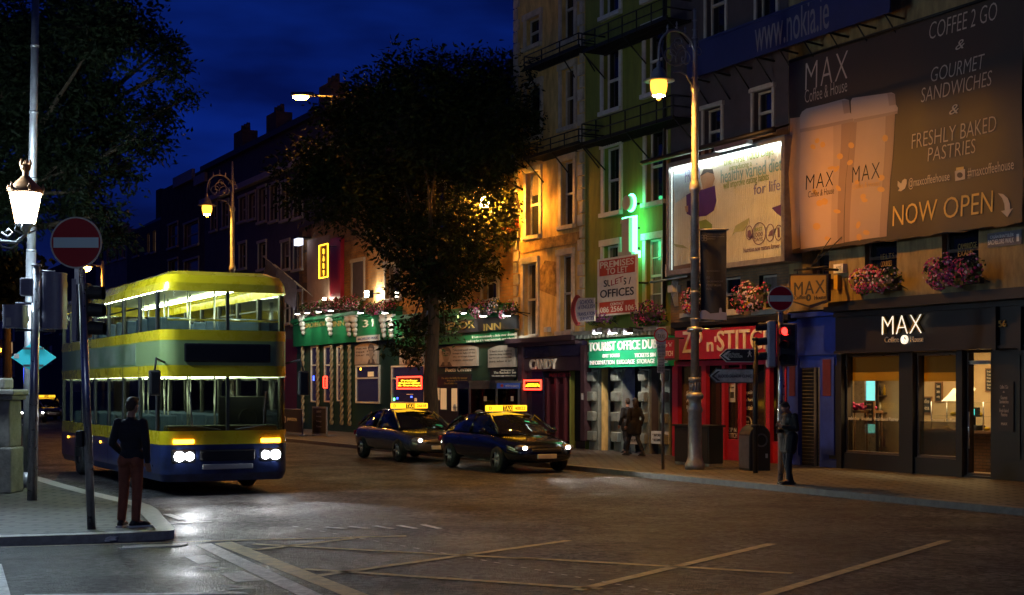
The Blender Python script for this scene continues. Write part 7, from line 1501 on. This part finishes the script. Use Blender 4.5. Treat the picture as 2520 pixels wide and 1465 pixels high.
def person(label, loc, rz, J, top='sweater', bottom='trousers', hair='short', coat=None, scale=1.0, bag=False, turn=0, voxel=.009, group=None):
    r = thing('person', label, 'person', loc, rz, group); r.scale = (scale,) * 3
    V = {k: Vector(v) for k, v in J.items()}; hd = V['head']; nk = V['neck']; up = (hd - nk).normalized()
    hr = Matrix.Rotation(turn, 4, 'Z'); f = hr @ Vector((0, -1, 0)); f = (f - up * f.dot(up)).normalized(); sd = f.cross(up).normalized()
    def H(x, y, z): return hd + sd * x + f * y + up * z          # head frame: side, forward, up
    S_ = [(hd, (.073, .092, .108)), (H(0, .025, -.06), (.055, .062, .06)), (H(0, .04, -.085), (.032, .035, .03)), (nk, .056, hd + up * -.05, .050), (H(0, .092, -.012), .012, H(0, .108, -.035), .016), (H(.076, -.005, -.01), (.012, .022, .032)), (H(-.076, -.005, -.01), (.012, .022, .032)), (H(0, .085, -.062), (.024, .012, .010))]
    tor = [((V['pel']), (.150, .105, .11)), ((V['pel'] + V['chest']) / 2, (.135, .092, .14)), (V['chest'], (.165, .105, .16)), (V['chest'] + Vector((0, 0, .13)), (.15, .085, .06)), (nk - Vector((0, 0, .02)), .055, nk, .052)]
    S_ += tor
    for s in 'LR':
        S_ += [(V['sh' + s], .050, V['el' + s], .040), (V['el' + s], .040, V['wr' + s], .027), (V['hip' + s], .082, V['kn' + s], .054), (V['kn' + s], .054, V['an' + s], .038), (V['an' + s], .038, V['an' + s] + (V['toe' + s] - V['an' + s]) * .8, .034)]
        S_ += hand(V['wr' + s], V['hd' + s] - V['wr' + s], V.get('pn' + s, Vector((0, -.2, 0)) if s == 'L' else Vector((0, -.2, 0))) )
    body = fuse(S_, 'body', 'skin', r, voxel * .72, 4)
    q = MB()
    for sx in (-.03, .03): q.ell(H(sx, .082, .012), (.011, .011, .009), 5)
    q.build('eye', 'offwhite', r); q = MB(); q.ell(H(.03, .092, .012), .005, 4); q.ell(H(-.03, .092, .012), .005, 4); q.build('pupil', 'ink', r)
    g = 1.16; T_ = [(c[0], tuple(x * g for x in c[1])) for c in tor[:4]] + [(nk - Vector((0, 0, .07)), .085, nk - Vector((0, 0, .035)), .066)]
    for s in 'LR': T_ += [(V['sh' + s], .068, V['el' + s], .056), (V['el' + s], .056, V['wr' + s], .040)]
    hem = V['pel'] + Vector((0, 0, .0)); T_ += [(hem, (.170, .122, .085))]
    if coat: 
        for s in 'LR': T_ += [(V['hip' + s] + Vector((0, 0, .05)), .14, V['hip' + s].lerp(V['kn' + s], coat), .13)]
        T_ += [((V['hipL'] + V['hipR']) / 2, .14, (V['hipL'].lerp(V['knL'], coat) + V['hipR'].lerp(V['knR'], coat)) / 2, .13)]
    fuse(T_, 'coat' if coat else 'sweater', top, r, voxel, 5)
    B_ = [(V['pel'] - Vector((0, 0, .04)), (.158, .116, .095))]
    for s in 'LR': B_ += [(V['hip' + s] - Vector((0, 0, .0)), .094, V['kn' + s], .070), (V['kn' + s], .070, V['an' + s] + Vector((0, 0, .03)), .060), ((V['hip' + s] + Vector((0, .05, -.03))), (.085, .075, .09))]
    fuse(B_, 'trousers', bottom, r, voxel, 4)
    for s in 'LR':
        a, t = V['an' + s], V['toe' + s]; d = (t - a); d.z = 0; d.normalize(); h0 = Vector((a.x, a.y, .045)) - d * .05
        fuse([(h0, .040, h0 + d * .16, .044), (h0 + d * .16, .044, Vector((t.x, t.y, .035)), .034), (h0 + Vector((0, 0, .0)), .045, a + Vector((0, 0, .01)), .048)], 'shoe', 'shoe', r, voxel, 3)
        q = MB(); pr = d.cross(Vector((0, 0, 1))); c0, c1 = h0 - d * .045, Vector((t.x, t.y, 0)) + d * .035; pts = []
        for k in range(16): tt = k / 16 * math.tau; cc = c0 if math.cos(tt) < 0 else c1; e_ = Vector((cc.x, cc.y, 0)) * 1 + pr * .050 * math.sin(tt) + d * .03 * math.cos(tt); pts.append((e_.x, e_.y))
        q.slab(pts, 0.002, .028); q.build('shoe_sole', 'white' if top == 'sweater' else 'ink', r)
    if hair == 'short': HH = [(H(0, -.018, .030), (.080, .092, .092)), (H(0, -.045, -.02), (.072, .056, .07)), (H(0, .03, .085), (.06, .055, .035))]
    else: HH = [(H(0, -.020, .028), (.086, .096, .095)), (H(0, -.055, -.06), (.085, .062, .12)), (H(.05, -.04, -.13), (.045, .05, .11)), (H(-.05, -.04, -.13), (.045, .05, .11))]
    fuse(HH, 'hair', 'hair', r, voxel * .8, 3)
    return r
J0 = dict(head=(-.02, -.015, 1.655), neck=(-.005, .01, 1.50), chest=(0, 0, 1.28), pel=(-.02, 0, .98), shL=(.175, .01, 1.42), shR=(-.175, .01, 1.42), elL=(.245, .05, 1.15), elR=(-.235, .045, 1.14), wrL=(.205, -.13, 1.02), wrR=(-.235, -.01, .90), hdL=(.14, -.20, .97), hdR=(-.235, -.03, .80),
          hipL=(.085, 0, .93), hipR=(-.085, 0, .93), knL=(.105, -.015, .50), knR=(-.085, -.015, .50), anL=(.125, .02, .085), anR=(-.075, .01, .085), toeL=(.14, -.17, .03), toeR=(-.20, -.11, .03))
p = G(322, 1298, PAVE)
person('man in navy sweater and rust brown trousers seen from behind on the kerb corner', (p.x, p.y, PAVE), R(172), J0, scale=1.025, turn=-.25, voxel=.008)
J1 = dict(J0, head=(0, -.10, 1.60), neck=(0, -.01, 1.48), elL=(.22, .02, 1.15), elR=(-.22, .02, 1.15), wrL=(.10, -.24, 1.20), wrR=(-.10, -.22, 1.10), hdL=(.04, -.32, 1.24), hdR=(-.02, -.30, 1.10), toeR=(-.08, -.17, .03), anR=(-.08, .10, .085), toeL=(.10, -.25, .03), anL=(.10, -.08, .085), knL=(.1, -.09, .5))
p = AT(1942, 1192, F * (CAM_H - PAVE) / (1192 - H0)); prs = person('person in a dark coat with head bent over a phone beside the far traffic signal', (p.x, p.y, PAVE), R(-62), J1, 'coat', 'jeans', 'short', coat=.45, scale=.97, voxel=.012)
q = MB(); q.bbox(-.035, .035, -.012, 0, 0, .14, .006); o = q.build('mobile_phone', 'ink', None, off=(0, 0, 0)); mr = Matrix.Rotation(R(-62), 4, 'Z'); o.location = p.xy.to_3d() + Vector((0, 0, PAVE)) + mr @ Vector((.02, -.325, 1.17)); o.rotation_euler = (R(-35), 0, R(-62)); tag(o, 'dark mobile phone held by the person with the bent head', 'phone')
JW = dict(J0, wrL=(.24, -.08, .93), hdL=(.24, -.12, .83), knL=(.10, -.17, .52), anL=(.10, -.30, .13), toeL=(.10, -.47, .06), knR=(-.09, .03, .50), anR=(-.09, .30, .14), toeR=(-.09, .16, .03), elR=(-.24, .10, 1.16), wrR=(-.22, .02, .93), hdR=(-.22, -.03, .84))
p = FW(S(1562, .9), .9, PAVE); person('long haired woman in a dark coat walking past the tourist office, the nearer of two', p, R(207), JW, 'coat', 'jeans', 'long', coat=.5, scale=.94, voxel=.014)
JW2 = dict(JW, knL=(.10, .02, .5), anL=(.10, .26, .13), toeL=(.10, .12, .03), knR=(-.09, -.16, .52), anR=(-.09, -.28, .12), toeR=(-.09, -.44, .05))
p = FW(S(1546, .35) - .05, .35, PAVE); person('person in dark clothes walking on the far side of the long haired woman', p, R(207), JW2, 'coat', 'jeans', 'short', coat=.3, scale=.93, voxel=.014)
